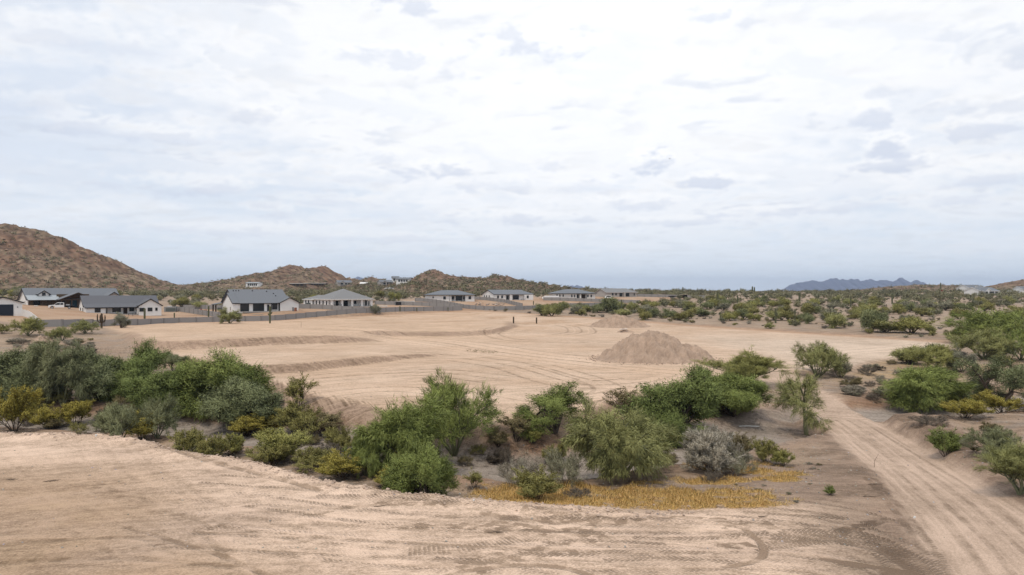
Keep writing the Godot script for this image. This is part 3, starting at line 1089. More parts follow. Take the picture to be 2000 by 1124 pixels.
	o.name = "ground"
	o.mesh = mesh
	tag(o, "pale graded dirt, sandy wash and stony desert floor", "", "", "structure")
	add_child(o)


# ---------------------------------------------------------------- hills and far mountains

var hills := []


func ridge_line(list: Array, d0: float) -> Array:
	var out := []
	for p in list:
		var q := at_px(p[0], p[1], d0)
		out.append([q.x, q.y])
	return out


func hill_height(hill: Dictionary, x: float, d: float) -> float:
	var top := along(hill.line, x)
	top += hill.jag * n_soft.get_noise_2d(x * 0.045, hill.seed) + hill.jag * 0.4 * n_fine.get_noise_2d(x * 0.16, hill.seed)
	var mid: float = hill.d + hill.sway * sin(x * 0.011 + hill.seed)
	var t := 0.0
	if d < mid: t = (mid - d) / hill.front
	else: t = (d - mid) / hill.back
	if t >= 1.0: return 6.0
	var g := pow(1.0 - t, hill.shape)
	var lift := top - 6.0
	var h := 6.0 + lift * g
	var rough := clampf(lift * 0.095, 0.3, 7.0) * minf(t * 4.0, 1.0) * (1.0 - t * 0.5)
	h += rough * (n_soft.get_noise_2d(x * 0.022, d * 0.022) * 1.3 + 0.7 * absf(n_soft.get_noise_2d(x * 0.06 + 8.0, d * 0.06)))
	return h


func build_hills() -> void:
	var mine := n_soft
	hills = [
		{"called": "hill", "label": "big rocky brown hill rising at the edge of the desert", "d": 600.0, "front": 230.0, "back": 160.0, "shape": 1.25, "sway": 12.0, "seed": 1.0, "jag": 2.4, "xs": [-760.0, -225.0], "step": 3.2, "px": [[-800, 330], [-500, 360], [-300, 390], [-150, 415], [0, 437], [40, 441], [80, 452], [120, 463], [160, 480], [200, 497], [240, 514], [270, 528], [300, 541], [340, 554], [370, 560], [420, 567], [460, 572]]},
		{"called": "hill", "label": "lower rocky hill with a scraped red track, behind the gabled house", "d": 800.0, "front": 260.0, "back": 160.0, "shape": 1.35, "sway": 14.0, "seed": 4.0, "jag": 2.8, "xs": [-420.0, -90.0], "step": 3.4, "px": [[300, 572], [340, 565], [380, 559], [400, 554], [440, 547], [480, 539], [510, 532], [540, 522], [560, 519.5], [580, 522], [600, 522], [612, 518.5], [622, 517], [632, 520], [640, 524], [648, 529], [655, 531], [662, 535], [668, 542], [690, 545], [705, 545], [718, 542], [745, 545], [770, 550], [800, 556], [850, 566]]},
		{"called": "hill", "label": "shrubby ridge with a pointed knoll behind the far white houses", "d": 620.0, "front": 190.0, "back": 150.0, "shape": 1.3, "sway": 10.0, "seed": 9.0, "jag": 1.4, "xs": [-175.0, 170.0], "step": 2.8, "px": [[640, 572], [690, 560], [740, 552], [770, 549], [795, 545], [815, 537], [830, 528], [840, 526.5], [852, 528], [868, 536], [895, 541], [920, 540], [945, 543], [965, 538], [990, 539], [1010, 544], [1040, 550], [1070, 556], [1100, 561], [1150, 565], [1230, 568], [1300, 570], [1370, 572]]},
		{"called": "hill", "label": "low brown rise with houses on its slope under the far mountains", "d": 760.0, "front": 240.0, "back": 160.0, "shape": 1.3, "sway": 6.0, "seed": 15.0, "jag": 0.7, "xs": [270.0, 760.0], "step": 3.2, "px": [[1500, 574], [1560, 573], [1620, 570], [1680, 566], [1730, 561], [1760, 559], [1800, 556.5], [1850, 557], [1890, 559], [1925, 564], [1940, 562], [1960, 556], [1985, 550], [2000, 547], [2060, 538], [2200, 525], [2500, 520]]},
	]
	for hill in hills:
		hill.line = ridge_line(hill.px, hill.d)
		var x0: float = hill.xs[0]
		var nx := int((hill.xs[1] - x0) / hill.step) + 1
		var d0: float = hill.d - hill.front - 20.0
		var nd := int((hill.front + hill.back + 40.0) / hill.step) + 1
		var pv := PackedVector3Array()
		var pn := PackedVector3Array()
		var pc := PackedColorArray()
		var idx := PackedInt32Array()
		var hs := PackedFloat32Array()
		for j in nd:
			for i in nx:
				hs.append(hill_height(hill, x0 + i * hill.step, d0 + j * hill.step))
		for j in nd:
			for i in nx:
				var x: float = x0 + i * hill.step
				var d: float = d0 + j * hill.step
				var k := j * nx + i
				pv.append(Vector3(x, hs[k], -d))
				var gx: float = (hs[j * nx + mini(i + 1, nx - 1)] - hs[j * nx + maxi(i - 1, 0)]) / (2.0 * hill.step)
				var gd: float = (hs[mini(j + 1, nd - 1) * nx + i] - hs[maxi(j - 1, 0) * nx + i]) / (2.0 * hill.step)
				pn.append(Vector3(-gx, 1.0, gd).normalized())
				var a := n_soft.get_noise_2d(x * 0.02 + 50.0, d * 0.02)
				var b := n_soft.get_noise_2d(x * 0.09, d * 0.09 + 70.0)
				var high := clampf((hs[k] - 14.0) / 34.0, 0.0, 1.0)
				var c := v3(0.33, 0.245, 0.165).lerp(v3(0.28, 0.165, 0.105), clampf(0.35 + a * 1.3 + high * 0.5, 0, 1))
				c = c.lerp(v3(0.17, 0.105, 0.075), clampf(b * 1.8 - 0.15 + high * 0.35, 0, 0.85))
				c = c.lerp(v3(0.38, 0.29, 0.20), clampf(-b * 1.6 - 0.2, 0, 0.7))
				c *= 0.74 * (1.0 + 0.42 * n_fine.get_noise_2d(x * 0.21, d * 0.21) + 0.30 * n_fine.get_noise_2d(x * 0.09 + 4.0, d * 0.09))
				pc.append(Color(c.x, c.y, c.z))
		for j in nd - 1:
			for i in nx - 1:
				var k := j * nx + i
				idx.append_array([k, k + nx, k + 1, k + 1, k + nx, k + nx + 1])
		var arr := []
		arr.resize(Mesh.ARRAY_MAX)
		arr[Mesh.ARRAY_VERTEX] = pv
		arr[Mesh.ARRAY_NORMAL] = pn
		arr[Mesh.ARRAY_COLOR] = pc
		arr[Mesh.ARRAY_INDEX] = idx
		var m := ArrayMesh.new()
		m.add_surface_from_arrays(Mesh.PRIMITIVE_TRIANGLES, arr)
		var o := part(hill.called, m, mat_hill, self)
		tag(o, hill.label, "", "", "structure")


func build_mountains() -> void:
	var sets := [
		["jagged blue-grey mountain range with a square-topped butte on the horizon", 9000.0, [[1480, 571.5], [1505, 571], [1526, 569.6], [1538, 562], [1549, 554.7], [1556, 554], [1569, 552], [1578, 548.5], [1585, 547.5], [1591, 547], [1597, 548], [1603, 552], [1608, 549.5], [1615.6, 546], [1622, 545], [1628, 544], [1634, 544.5], [1643.5, 546.7], [1650, 546], [1656, 546], [1661, 545.3], [1665, 545], [1670, 545.5], [1678, 549.5], [1684, 547.5], [1690, 546.7], [1700, 546], [1708.6, 546.7], [1714, 548], [1718, 549.5], [1721, 547.6], [1724, 547], [1730, 547.6], [1740, 552], [1747, 550], [1752, 548], [1755.5, 547], [1757.2, 542.8], [1760, 541.8], [1763.5, 542.4], [1765, 546.2], [1767.5, 546.9], [1775, 551], [1783, 548], [1790, 548.6], [1798.5, 551], [1803, 552.5], [1806, 556], [1820, 561], [1850, 568], [1880, 571.5]]],
		["small pale blue peak behind the lower rocky hill", 11000.0, [[650, 571], [672, 560], [684, 549], [691, 543.5], [697, 541], [704, 541.5], [712, 546], [722, 548.5], [735, 546.5], [748, 548], [765, 556], [790, 571]]],
		["low pale blue mesa behind the shrubby ridge", 11000.0, [[1085, 571], [1100, 563], [1113, 560], [1118, 558.2], [1133, 558], [1140, 561], [1160, 567], [1200, 571]]],
		["low pale blue peak beside the beige house", 11500.0, [[1215, 571.5], [1238, 568], [1250, 566.3], [1262, 565.6], [1270, 566.8], [1285, 570], [1310, 571.5]]],
	]
	var mat := paint(0.95, Color(0.10, 0.098, 0.14))  # blue of the distant haze partly put into the rock colour
	mat.vertex_color_use_as_albedo = true
	for s in sets:
		var d0: float = s[1]
		var line := ridge_line(s[2], d0)
		var x0: float = line[0][0]
		var x1: float = line[-1][0]
		var step := 9.0
		var nx := int((x1 - x0) / step) + 1
		var rows := 27
		var pv := PackedVector3Array()
		var pc := PackedColorArray()
		var idx := PackedInt32Array()
		for j in rows:
			var t := (j / float(rows - 1)) * 2.0 - 1.0      # -1 the near foot, 0 the crest, 1 the far foot
			for i in nx:
				var x := x0 + i * step
				var top := along(line, x) + 9.0 * n_fine.get_noise_2d(x * 0.013, d0) * minf(maxf(along(line, x) - 20.0, 0.0) / 60.0, 1.0)
				var g := pow(1.0 - absf(t), 1.5)
				var d := d0 + t * 620.0
				var gully := absf(n_soft.get_noise_2d(x * 0.006, t * 0.8 + d0)) * 0.55 * (1.0 - g) * minf(absf(t) * 6.0, 1.0)
				pv.append(Vector3(x, -4.0 + (top + 4.0) * maxf(g - gully * 0.6, 0.0), -d + 90.0 * n_soft.get_noise_2d(x * 0.004, 3.0)))
				var v := 1.0 + 0.8 * n_soft.get_noise_2d(x * 0.01, t * 3.0)
				pc.append(Color(v, v, v))
		for j in rows - 1:
			for i in nx - 1:
				var k := j * nx + i
				idx.append_array([k, k + nx, k + 1, k + 1, k + nx, k + nx + 1])
		var arr := []
		arr.resize(Mesh.ARRAY_MAX)
		arr[Mesh.ARRAY_VERTEX] = pv
		arr[Mesh.ARRAY_COLOR] = pc
		arr[Mesh.ARRAY_INDEX] = idx
		var st := SurfaceTool.new()
		var m := ArrayMesh.new()
		m.add_surface_from_arrays(Mesh.PRIMITIVE_TRIANGLES, arr)
		st.create_from(m, 0)
		st.generate_normals()
		var o := part("mountain", st.commit(), mat, self)
		tag(o, s[0], "", "", "structure")


# ---------------------------------------------------------------- garden walls

func build_walls() -> void:
	var block := paint(0.95, Color(0.33, 0.315, 0.305))
	block.albedo_texture = grain_tex
	block.uv1_triplanar = true
	block.uv1_scale = Vector3(0.3, 0.3, 0.3)
	var post_mat := paint(0.95, Color(0.215, 0.205, 0.198))
	var cap_mat := paint(0.95, Color(0.30, 0.29, 0.28))
	var white := paint(0.7, Color(0.72, 0.71, 0.69))
	for run in wall_runs:
		var pts := []
		for p in run.p:
			var q := at_px(p[0], p[1], p[2])
			pts.append(Vector2(q.x, p[2]))
		var is_white: bool = run.has("white")
		var first := Vector3(pts[0].x, height(pts[0].x, pts[0].y), -pts[0].y)
		var o := thing("white_fence" if is_white else "block_wall", run.label, "fence" if is_white else "wall", first, 0.0, "" if is_white else "grey block garden walls")
		var tall := 1.75 if is_white else 1.62
		var total := 0.0
		for k in range(1, pts.size()): total += pts[k].distance_to(pts[k - 1])
		var count := maxi(1, int(round(total / (2.4 if is_white else 4.6))))
		var each := total / count
		# walk along the run, one bay at a time
		var seg := 1
		var done := 0.0
		var spots := [pts[0]]
		for k in range(1, count + 1):
			var want := each * k
			while seg < pts.size() - 1 and done + pts[seg].distance_to(pts[seg - 1]) < want - 0.001:
				done += pts[seg].distance_to(pts[seg - 1])
				seg += 1
			spots.append(pts[seg - 1].lerp(pts[seg], clampf((want - done) / pts[seg].distance_to(pts[seg - 1]), 0, 1)))
		var post := box_mesh(Vector3(0.44, tall + 0.55, 0.44))
		for k in spots.size():
			var s: Vector2 = spots[k]
			var y := height(s.x, s.y)
			if not is_white:
				part("pillar", post, post_mat, o, Vector3(s.x, y + tall * 0.5 - 0.2, -s.y) - first)
			if k == 0: continue
			var r: Vector2 = spots[k - 1]
			var a := Vector3(r.x, 0, -r.y)
			var b := Vector3(s.x, 0, -s.y)
			var mid := (a + b) * 0.5
			var y0 := height(r.x, r.y)
			mid.y = (y0 + y) * 0.5
			var dir := (b - a).normalized()
			var turn := Basis(dir, Vector3.UP, dir.cross(Vector3.UP))
			var mb := MB.new()
			mb.box(Vector3(0, tall * 0.5 - 0.45, 0), Vector3(a.distance_to(b) - (0.02 if is_white else 0.40), tall + 0.9, 0.2 if not is_white else 0.1), turn)
			var panel := part("wall_panel" if not is_white else "fence_panel", mb.mesh(), white if is_white else block, o, mid - first)
			if not is_white:
				var cap := MB.new()
				cap.box(Vector3(0, tall + 0.03, 0), Vector3(a.distance_to(b) - 0.42, 0.055, 0.235), turn)
				part("coping", cap.mesh(), cap_mat, panel)


# ---------------------------------------------------------------- houses

var m_white: StandardMaterial3D
var m_trim: StandardMaterial3D
var m_pane: StandardMaterial3D
var m_roof: StandardMaterial3D
var m_dark: StandardMaterial3D


func roof_paint(c: Color) -> StandardMaterial3D:
	var m := paint(0.9, c)
	m.albedo_texture = grain_tex
	m.uv1_triplanar = true
	m.uv1_scale = Vector3(0.35, 1.4, 0.35)
	return m


func gable(o: Node3D, lo: Vector2, hi: Vector2, eave: float, top: float, along_x: bool, wall: Material, roof: Material, trim: Material, hang := 0.5, base := -0.6) -> Array:
	# a block with a ridge roof over x in lo.x..hi.x and z in lo.y..hi.y
	var w := MB.new()
	w.between(Vector3(lo.x, base, lo.y), Vector3(hi.x, eave, hi.y))
	var r := MB.new()
	var f := MB.new()
	var cx := (lo.x + hi.x) * 0.5
	var cz := (lo.y + hi.y) * 0.5
	var half := (hi.y - lo.y) * 0.5 if along_x else (hi.x - lo.x) * 0.5
	var pitch := (top - eave) / half
	var drop := hang * pitch
	for s in [-1.0, 1.0]:
		# gable triangle of the wall
		var a: Vector3
		var b: Vector3
		var c: Vector3
		if along_x:
			var x := hi.x if s > 0 else lo.x
			a = Vector3(x, eave, hi.y * s if false else (hi.y if s > 0 else lo.y))
			b = Vector3(x, eave, lo.y if s > 0 else hi.y)
			c = Vector3(x, top, cz)
		else:
			var z := hi.y if s > 0 else lo.y
			a = Vector3(lo.x if s > 0 else hi.x, eave, z)
			b = Vector3(hi.x if s > 0 else lo.x, eave, z)
			c = Vector3(cx, top, z)
		w.tri(a, b, c)
		# one roof slope as a slab, and dark boards on its rakes and eave
		var e0: Vector3
		var e1: Vector3
		var t0: Vector3
		var t1: Vector3
		if along_x:
			var z: float = cz + s * (half + hang)
			e0 = Vector3(lo.x - hang, eave - drop + 0.12, z)
			e1 = Vector3(hi.x + hang, eave - drop + 0.12, z)
			t0 = Vector3(lo.x - hang, top + 0.12, cz)
			t1 = Vector3(hi.x + hang, top + 0.12, cz)
		else:
			var x: float = cx + s * (half + hang)
			e0 = Vector3(x, eave - drop + 0.12, lo.y - hang)
			e1 = Vector3(x, eave - drop + 0.12, hi.y + hang)
			t0 = Vector3(cx, top + 0.12, lo.y - hang)
			t1 = Vector3(cx, top + 0.12, hi.y + hang)
		slab(r, e0, e1, t1, t0, 0.10)
		f.box((e0 + e1) * 0.5 + Vector3(0, -0.11, 0), Vector3(0.06, 0.24, e0.distance_to(e1)) if not along_x else Vector3(e0.distance_to(e1), 0.24, 0.06))
		for q in [[e0, t0], [e1, t1]]:
			var d: Vector3 = (q[1] - q[0])
			var n: Vector3 = (e1 - e0).normalized()
			var up := n.cross(d.normalized())
			if up.y < 0: up = -up
			f.box((q[0] + q[1]) * 0.5 - up * 0.14, Vector3(d.length(), 0.26, 0.07), Basis(d.normalized(), up, d.normalized().cross(up)))
	var out := [part("wall", w.mesh(), wall, o), part("roof", r.mesh(), roof, o)]
	part("fascia", f.mesh(), trim, out[1])
	return out


func slab(mb: MB, a: Vector3, b: Vector3, c: Vector3, d: Vector3, thick: float) -> void:
	var n := (b - a).cross(d - a).normalized()
	if n.y < 0:
		n = -n
		var s := b
		b = d
		d = s
	var m := n * thick
	mb.quad(a, b, c, d)
	mb.quad(d - m, c - m, b - m, a - m)
	mb.quad(a - m, b - m, b, a)
	mb.quad(b - m, c - m, c, b)
	mb.quad(c - m, d - m, d, c)
	mb.quad(d - m, a - m, a, d)


func hip(o: Node3D, lo: Vector2, hi: Vector2, eave: float, top: float, ridge: float, along_x: bool, roof: Material, trim: Material, hang := 0.6) -> MeshInstance3D:
	var r := MB.new()
	var a := Vector3(lo.x - hang, eave, lo.y - hang)
	var b := Vector3(hi.x + hang, eave, lo.y - hang)
	var c := Vector3(hi.x + hang, eave, hi.y + hang)
	var d := Vector3(lo.x - hang, eave, hi.y + hang)
	var mid := (a + c) * 0.5
	var p := mid - (Vector3(ridge * 0.5, 0, 0) if along_x else Vector3(0, 0, ridge * 0.5))
	var q := mid + (Vector3(ridge * 0.5, 0, 0) if along_x else Vector3(0, 0, ridge * 0.5))
	p.y = top
	q.y = top
	if along_x:
		r.quad(d, c, q, p)
		r.quad(b, a, p, q)
		r.tri(a, d, p)
		r.tri(c, b, q)
	else:
		r.quad(a, d, q, p)
		r.quad(c, b, p, q)
		r.tri(d, c, q)
		r.tri(b, a, p)
	r.quad(a, b, c, d)
	var out := part("roof", r.mesh(), roof, o)
	var f := MB.new()
	f.box(Vector3(mid.x, eave - 0.1, hi.y + hang), Vector3(hi.x - lo.x + 2 * hang, 0.26, 0.08))
	f.box(Vector3(mid.x, eave - 0.1, lo.y - hang), Vector3(hi.x - lo.x + 2 * hang, 0.26, 0.08))
	f.box(Vector3(lo.x - hang, eave - 0.1, mid.z), Vector3(0.08, 0.26, hi.y - lo.y + 2 * hang))
	f.box(Vector3(hi.x + hang, eave - 0.1, mid.z), Vector3(0.08, 0.26, hi.y - lo.y + 2 * hang))
	part("fascia", f.mesh(), trim, out)
	var s := MB.new()
	s.quad(a + Vector3(0, -0.03, 0), b + Vector3(0, -0.03, 0), c + Vector3(0, -0.03, 0), d + Vector3(0, -0.03, 0))
	return out


func block(o: Node3D, called: String, lo: Vector3, hi: Vector3, mat: Material) -> MeshInstance3D:
	var b := MB.new()
	b.between(lo, hi)
	return part(called, b.mesh(), mat, o)


func opening(o: Node3D, called: String, at: Vector3, w: float, h: float, left := false, frame: Material = null, pane: Material = null, bars := 1) -> void:
	# a window or glazed door standing 4 cm proud of a front wall, or of a left-hand wall
	var f := MB.new()
	var t := 0.09
	var mk := func(mb: MB, cx: float, cy: float, sx: float, sy: float, deep: float) -> void:
		mb.box(Vector3(0, cy, cx) if left else Vector3(cx, cy, 0), Vector3(deep, sy, sx) if left else Vector3(sx, sy, deep))
	mk.call(f, 0, h * 0.5, w + t * 2, t, 0.12)
	mk.call(f, 0, -h * 0.5, w + t * 2, t, 0.12)
	mk.call(f, -w * 0.5 - t * 0.5, 0, t, h - t, 0.12)
	mk.call(f, w * 0.5 + t * 0.5, 0, t, h - t, 0.12)
	for k in range(1, bars + 1):
		if bars > 0 and w > 0.8: mk.call(f, -w * 0.5 + w * k / (bars + 1.0), 0, 0.05, h - t, 0.10)
	var win := part(called, f.mesh(), frame if frame else m_trim, o, at)
	var p := MB.new()
	mk.call(p, 0, 0, w, h, 0.05)
	part("pane", p.mesh(), pane if pane else m_pane, win)


func house_at(label: String, px: float, py: float, d: float, turn: float, r: float, called := "house", category := "house") -> Node3D:
	var p := at_px(px, py, d)
	p.y = height(p.x, d)
	return thing(called, label, category, p, deg_to_rad(turn))


func build_houses() -> void:
	m_white = paint(0.85, Color(0.74, 0.73, 0.71))
	m_trim = paint(0.6, Color(0.022, 0.021, 0.022))
	m_dark = paint(0.8, Color(0.03, 0.029, 0.03))
	m_pane = paint(0.08, Color(0.018, 0.022, 0.026))
	m_pane.metallic_specular = 0.5
	m_roof = roof_paint(Color(0.215, 0.228, 0.25))
	var m_roof_dark := roof_paint(Color(0.165, 0.168, 0.185))
	var m_roof_tile := roof_paint(Color(0.27, 0.268, 0.27))
	var m_wood := paint(0.8, Color(0.115, 0.080, 0.050))
	var m_post := paint(0.8, Color(0.055, 0.036, 0.024))
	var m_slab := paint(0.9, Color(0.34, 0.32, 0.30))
	var m_metal := paint(0.45, Color(0.36, 0.39, 0.41))
	var m_teal := paint(0.5, Color(0.02, 0.075, 0.105))
	var m_beige := paint(0.9, Color(0.40, 0.375, 0.345))
	var m_cream := paint(0.85, Color(0.66, 0.65, 0.62))
	var m_navy := paint(0.5, Color(0.020, 0.026, 0.038))
	var o: Node3D

	# the broad timber-fronted house at the back left
	o = house_at("broad white house with a timber porch gable and a small dormer", 141, 598.5, 243, 48, 16)
	gable(o, Vector2(-14, -6), Vector2(13.5, 4), 2.9, 6.35, true, m_white, m_roof, m_trim, 0.6)
	block(o, "timber_front", Vector3(-13.9, -0.5, 4.0), Vector3(-6.0, 2.75, 4.06), m_wood)
	var shed := MB.new()
	slab(shed, Vector3(-14.5, 2.55, 6.4), Vector3(-5.4, 2.55, 6.4), Vector3(-5.4, 4.05, 3.2), Vector3(-14.5, 4.05, 3.2), 0.12)
	part("porch_roof", shed.mesh(), m_metal, o)
	for x in [-14.1, -10.4, -6.6]: block(o, "porch_post", Vector3(x - 0.13, -0.5, 6.0), Vector3(x + 0.13, 2.5, 6.26), m_post)
	opening(o, "window", Vector3(-11.6, 1.35, 4.1), 1.7, 1.7)
	opening(o, "window", Vector3(-7.9, 1.2, 4.1), 0.9, 2.1, false, m_post, m_wood, 0)
	var dorm := gable(o, Vector2(-10.9, 0.8), Vector2(-8.0, 3.6), 4.6, 5.6, false, m_white, m_roof, m_trim, 0.5, 3.2)
	opening(o, "window", Vector3(-9.45, 4.45, 3.65), 0.8, 0.9, false, null, null, 0)
	# porch gable: an open dark hall
	block(o, "timber_wall", Vector3(-5.9, -0.5, 4.0), Vector3(3.9, 4.4, 4.08), m_wood)
	var pg := MB.new()
	for s in [-1.0, 1.0]:
		slab(pg, Vector3(-1.0 + s * 5.6, 2.65, 4.0), Vector3(-1.0 + s * 5.6, 2.65, 9.4), Vector3(-1.0, 5.0, 9.4), Vector3(-1.0, 5.0, 4.0), 0.14)
	part("porch_gable", pg.mesh(), m_roof, o)
	var pr := MB.new()
	for s in [-1.0, 1.0]:
		var a := Vector3(-1.0 + s * 5.6, 2.5, 9.42)
		var b := Vector3(-1.0, 4.85, 9.42)
		var dd := b - a
		pr.box((a + b) * 0.5, Vector3(dd.length(), 0.3, 0.1), Basis(dd.normalized(), Vector3(-dd.normalized().y, dd.normalized().x, 0), Vector3(0, 0, 1)))
	pr.box(Vector3(-1.0, 2.55, 9.3), Vector3(10.6, 0.3, 0.25))
	part("porch_beam", pr.mesh(), m_post, o)
	for x in [-5.9, -2.9, 0.9, 3.9]: block(o, "porch_post", Vector3(x - 0.16, -0.5, 9.1), Vector3(x + 0.16, 2.45, 9.42), m_post)
	opening(o, "door", Vector3(-0.9, 1.25, 4.12), 1.9, 2.5, false, m_trim, m_teal, 1)
	opening(o, "window", Vector3(-4.3, 1.35, 4.12), 1.4, 1.7)
	opening(o, "window", Vector3(2.4, 1.35, 4.12), 1.6, 1.7)
	for z in [-3.6, -1.4, 0.8]: opening(o, "window", Vector3(-14.03, 1.5, z), 0.6, 1.3, true, m_white, null, 0)
	gable(o, Vector2(7.2, 2.0), Vector2(13.8, 7.6), 2.9, 5.1, false, m_beige, m_roof, m_trim, 0.6)

	# the long white house in front of it
	o = house_at("long white house with a dark shingle roof and covered back porch", 238, 611.5, 222, 43, 13)
	gable(o, Vector2(-10.5, -6.5), Vector2(10.4, 0.6), 2.75, 5.75, true, m_white, m_roof_dark, m_trim, 0.45)
	block(o, "side_room", Vector3(-10.48, -0.6, 0.6), Vector3(-5.2, 2.45, 2.6), m_white)
	var lean := MB.new()
	slab(lean, Vector3(-10.95, 2.28, 3.1), Vector3(4.4, 2.28, 3.1), Vector3(4.4, 3.35, 0.4), Vector3(-10.95, 3.35, 0.4), 0.12)
	part("porch_roof", lean.mesh(), m_roof_dark, o)
	block(o, "beam", Vector3(-10.9, 1.98, 2.98), Vector3(4.2, 2.2, 3.1), m_trim)
	gable(o, Vector2(3.9, -2.0), Vector2(10.5, 3.6), 2.75, 4.75, false, m_white, m_roof_dark, m_trim, 0.4)
	block(o, "porch_post", Vector3(3.5, -0.5, 2.7), Vector3(3.75, 2.0, 2.95), m_white)
	block(o, "porch_post", Vector3(-5.1, -0.5, 2.7), Vector3(-4.85, 2.0, 2.95), m_trim)
	block(o, "porch_floor", Vector3(-5.1, -0.5, 0.6), Vector3(3.8, 0.12, 3.2), m_slab)
	opening(o, "window", Vector3(-7.4, 1.35, 2.64), 1.4, 1.1)
	opening(o, "window", Vector3(-1.7, 1.35, 0.64), 2.2, 1.3)
	opening(o, "door", Vector3(0.75, 1.1, 0.64), 0.9, 2.0, false, m_trim, m_post, 0)
	opening(o, "window", Vector3(2.6, 1.4, 0.64), 1.2, 1.0)
	opening(o, "window", Vector3(4.75, 1.35, 3.64), 1.3, 1.1)
	opening(o, "window", Vector3(7.1, 1.4, 3.64), 1.2, 1.1)
	opening(o, "window", Vector3(9.0, 1.45, 3.64), 0.5, 0.9, false, null, null, 0)
	opening(o, "window", Vector3(-10.53, 1.5, -1.2), 0.5, 1.1, true, null, null, 0)
	opening(o, "window", Vector3(-10.53, 1.7, -4.2), 0.5, 0.7, true, null, null, 0)

	# the big gabled house
	o = house_at("big white house with a steep grey roof and twin gables at its end", 505, 602, 252, 40, 15)
	gable(o, Vector2(-10.2, -8.0), Vector2(8.4, 6.6), 3.0, 7.5, true, m_white, m_roof, m_trim, 0.5)
	gable(o, Vector2(-11.3, -3.6), Vector2(-9.6, 6.9), 3.0, 6.2, true, m_white, m_roof, m_trim, 0.35)
	gable(o, Vector2(4.8, -3.0), Vector2(11.6, 7.6), 3.0, 4.7, false, m_white, m_roof, m_trim, 0.45)
	gable(o, Vector2(7.4, -8.5), Vector2(12.4, -2.0), 3.0, 5.2, true, m_white, m_roof, m_trim, 0.45)
	block(o, "porch_slab", Vector3(-7.9, -0.4, 6.62), Vector3(4.7, 0.02, 8.4), m_slab)  # low grey slab forming the porch floor
	opening(o, "sliding_door", Vector3(-7.3, 1.3, 6.64), 2.8, 2.5, false, null, null, 2)
	opening(o, "sliding_door", Vector3(-2.5, 1.3, 6.64), 3.7, 2.5, false, null, null, 3)
	opening(o, "door", Vector3(0.9, 1.1, 6.64), 0.6, 2.2, false, m_trim, m_dark, 0)
	opening(o, "window", Vector3(3.2, 1.5, 6.64), 1.7, 2.0)
	block(o, "downpipe", Vector3(1.85, -0.3, 6.66), Vector3(2.05, 2.8, 6.9), m_trim)
	block(o, "downpipe", Vector3(4.5, -0.3, 6.9), Vector3(4.78, 2.8, 7.6), m_trim)
	block(o, "planter_wall", Vector3(1.95, -0.4, 7.0), Vector3(3.5, 0.5, 7.3), m_slab)
	for x in [[-9, 6.9], [-8.1, 6.9], [-7.2, 6.9], [-2.4, 6.9], [2.6, 6.7], [4.6, 5.9], [4.9, 5.1]]:
		var z: float = -0.7 + (7.5 - x[1]) / 4.5 * 7.3
		block(o, "roof_vent", Vector3(x[0] - 0.14, x[1] - 0.1, z - 0.14), Vector3(x[0] + 0.14, x[1] + 0.42, z + 0.14), m_dark)
	block(o, "electric_box", Vector3(-11.45, 0.4, 4.2), Vector3(-11.28, 1.6, 4.7), m_slab)
	# the small timber porch at its back corner
	for z in [-7.6, -4.6]: block(o, "porch_post", Vector3(-13.6, -0.4, z - 0.2), Vector3(-13.2, 2.3, z + 0.2), m_post)
	var bp := MB.new()
	slab(bp, Vector3(-14.0, 2.4, -8.2), Vector3(-14.0, 2.4, -4.0), Vector3(-10.0, 3.2, -4.0), Vector3(-10.0, 3.2, -8.2), 0.14)
	part("porch_roof", bp.mesh(), m_roof, o)

	# the house with the pyramid roof and white columns
	o = house_at("white house with a pyramid tile roof and five white porch columns", 668, 597, 297, 39, 15)
	block(o, "wall", Vector3(-8.9, -0.6, -11.0), Vector3(8.9, 2.9, 6.2), m_white)
	hip(o, Vector2(-9.2, -8.0), Vector2(9.2, 9.6), 3.0, 7.2, 1.4, false, m_roof_tile, m_white, 0.5)
	block(o, "wing_wall", Vector3(-9.4, -0.6, -18.0), Vector3(1.0, 2.7, -9.0), m_white)
	hip(o, Vector2(-9.4, -18.0), Vector2(1.0, -7.0), 2.8, 4.6, 4.0, false, m_roof_tile, m_white, 0.5)
	for x in [-8.7, -4.4, 0.0, 4.4, 8.7]: block(o, "column", Vector3(x - 0.42, -0.5, 8.6), Vector3(x + 0.42, 2.72, 9.44), m_white)
	block(o, "beam", Vector3(-9.2, 2.5, 8.56), Vector3(9.2, 2.86, 9.5), m_white)
	block(o, "porch_floor", Vector3(-9.2, -0.6, 6.2), Vector3(9.2, 0.06, 10.0), m_slab)
	opening(o, "window", Vector3(-7.4, 1.6, 6.24), 1.0, 1.4)
	opening(o, "window", Vector3(-5.2, 1.2, 6.24), 0.9, 2.0, false, null, null, 0)
	opening(o, "sliding_door", Vector3(-1.9, 1.25, 6.24), 2.8, 2.4, false, null, null, 2)
	opening(o, "window", Vector3(2.9, 1.6, 6.24), 0.9, 1.3)
	opening(o, "window", Vector3(6.0, 1.4, 6.24), 0.8, 1.8)
	opening(o, "window", Vector3(7.9, 1.3, 6.24), 0.6, 2.1, false, null, null, 0)
	for z in [-15.5, -12.6, -9.0, -5.6, -2.4, 1.0]: opening(o, "window", Vector3(-8.95 if z > -9.5 else -9.45, 1.5, z), 0.8, 1.5, true, null, null, 0)
	opening(o, "door", Vector3(-8.95, 1.1, 4.4), 0.7, 2.1, true, null, null, 0)
	block(o, "chimney_box", Vector3(9.3, -0.5, 3.6), Vector3(10.9, 2.2, 6.4), m_white)

	# the low hip-roofed house with dark eaves
	o = house_at("low white hip-roofed house with dark eaves above the rocky yard", 878, 586, 355, 6, 14)
	block(o, "wall", Vector3(-12.2, -0.6, -7), Vector3(12.2, 2.8, 4.6), m_white)
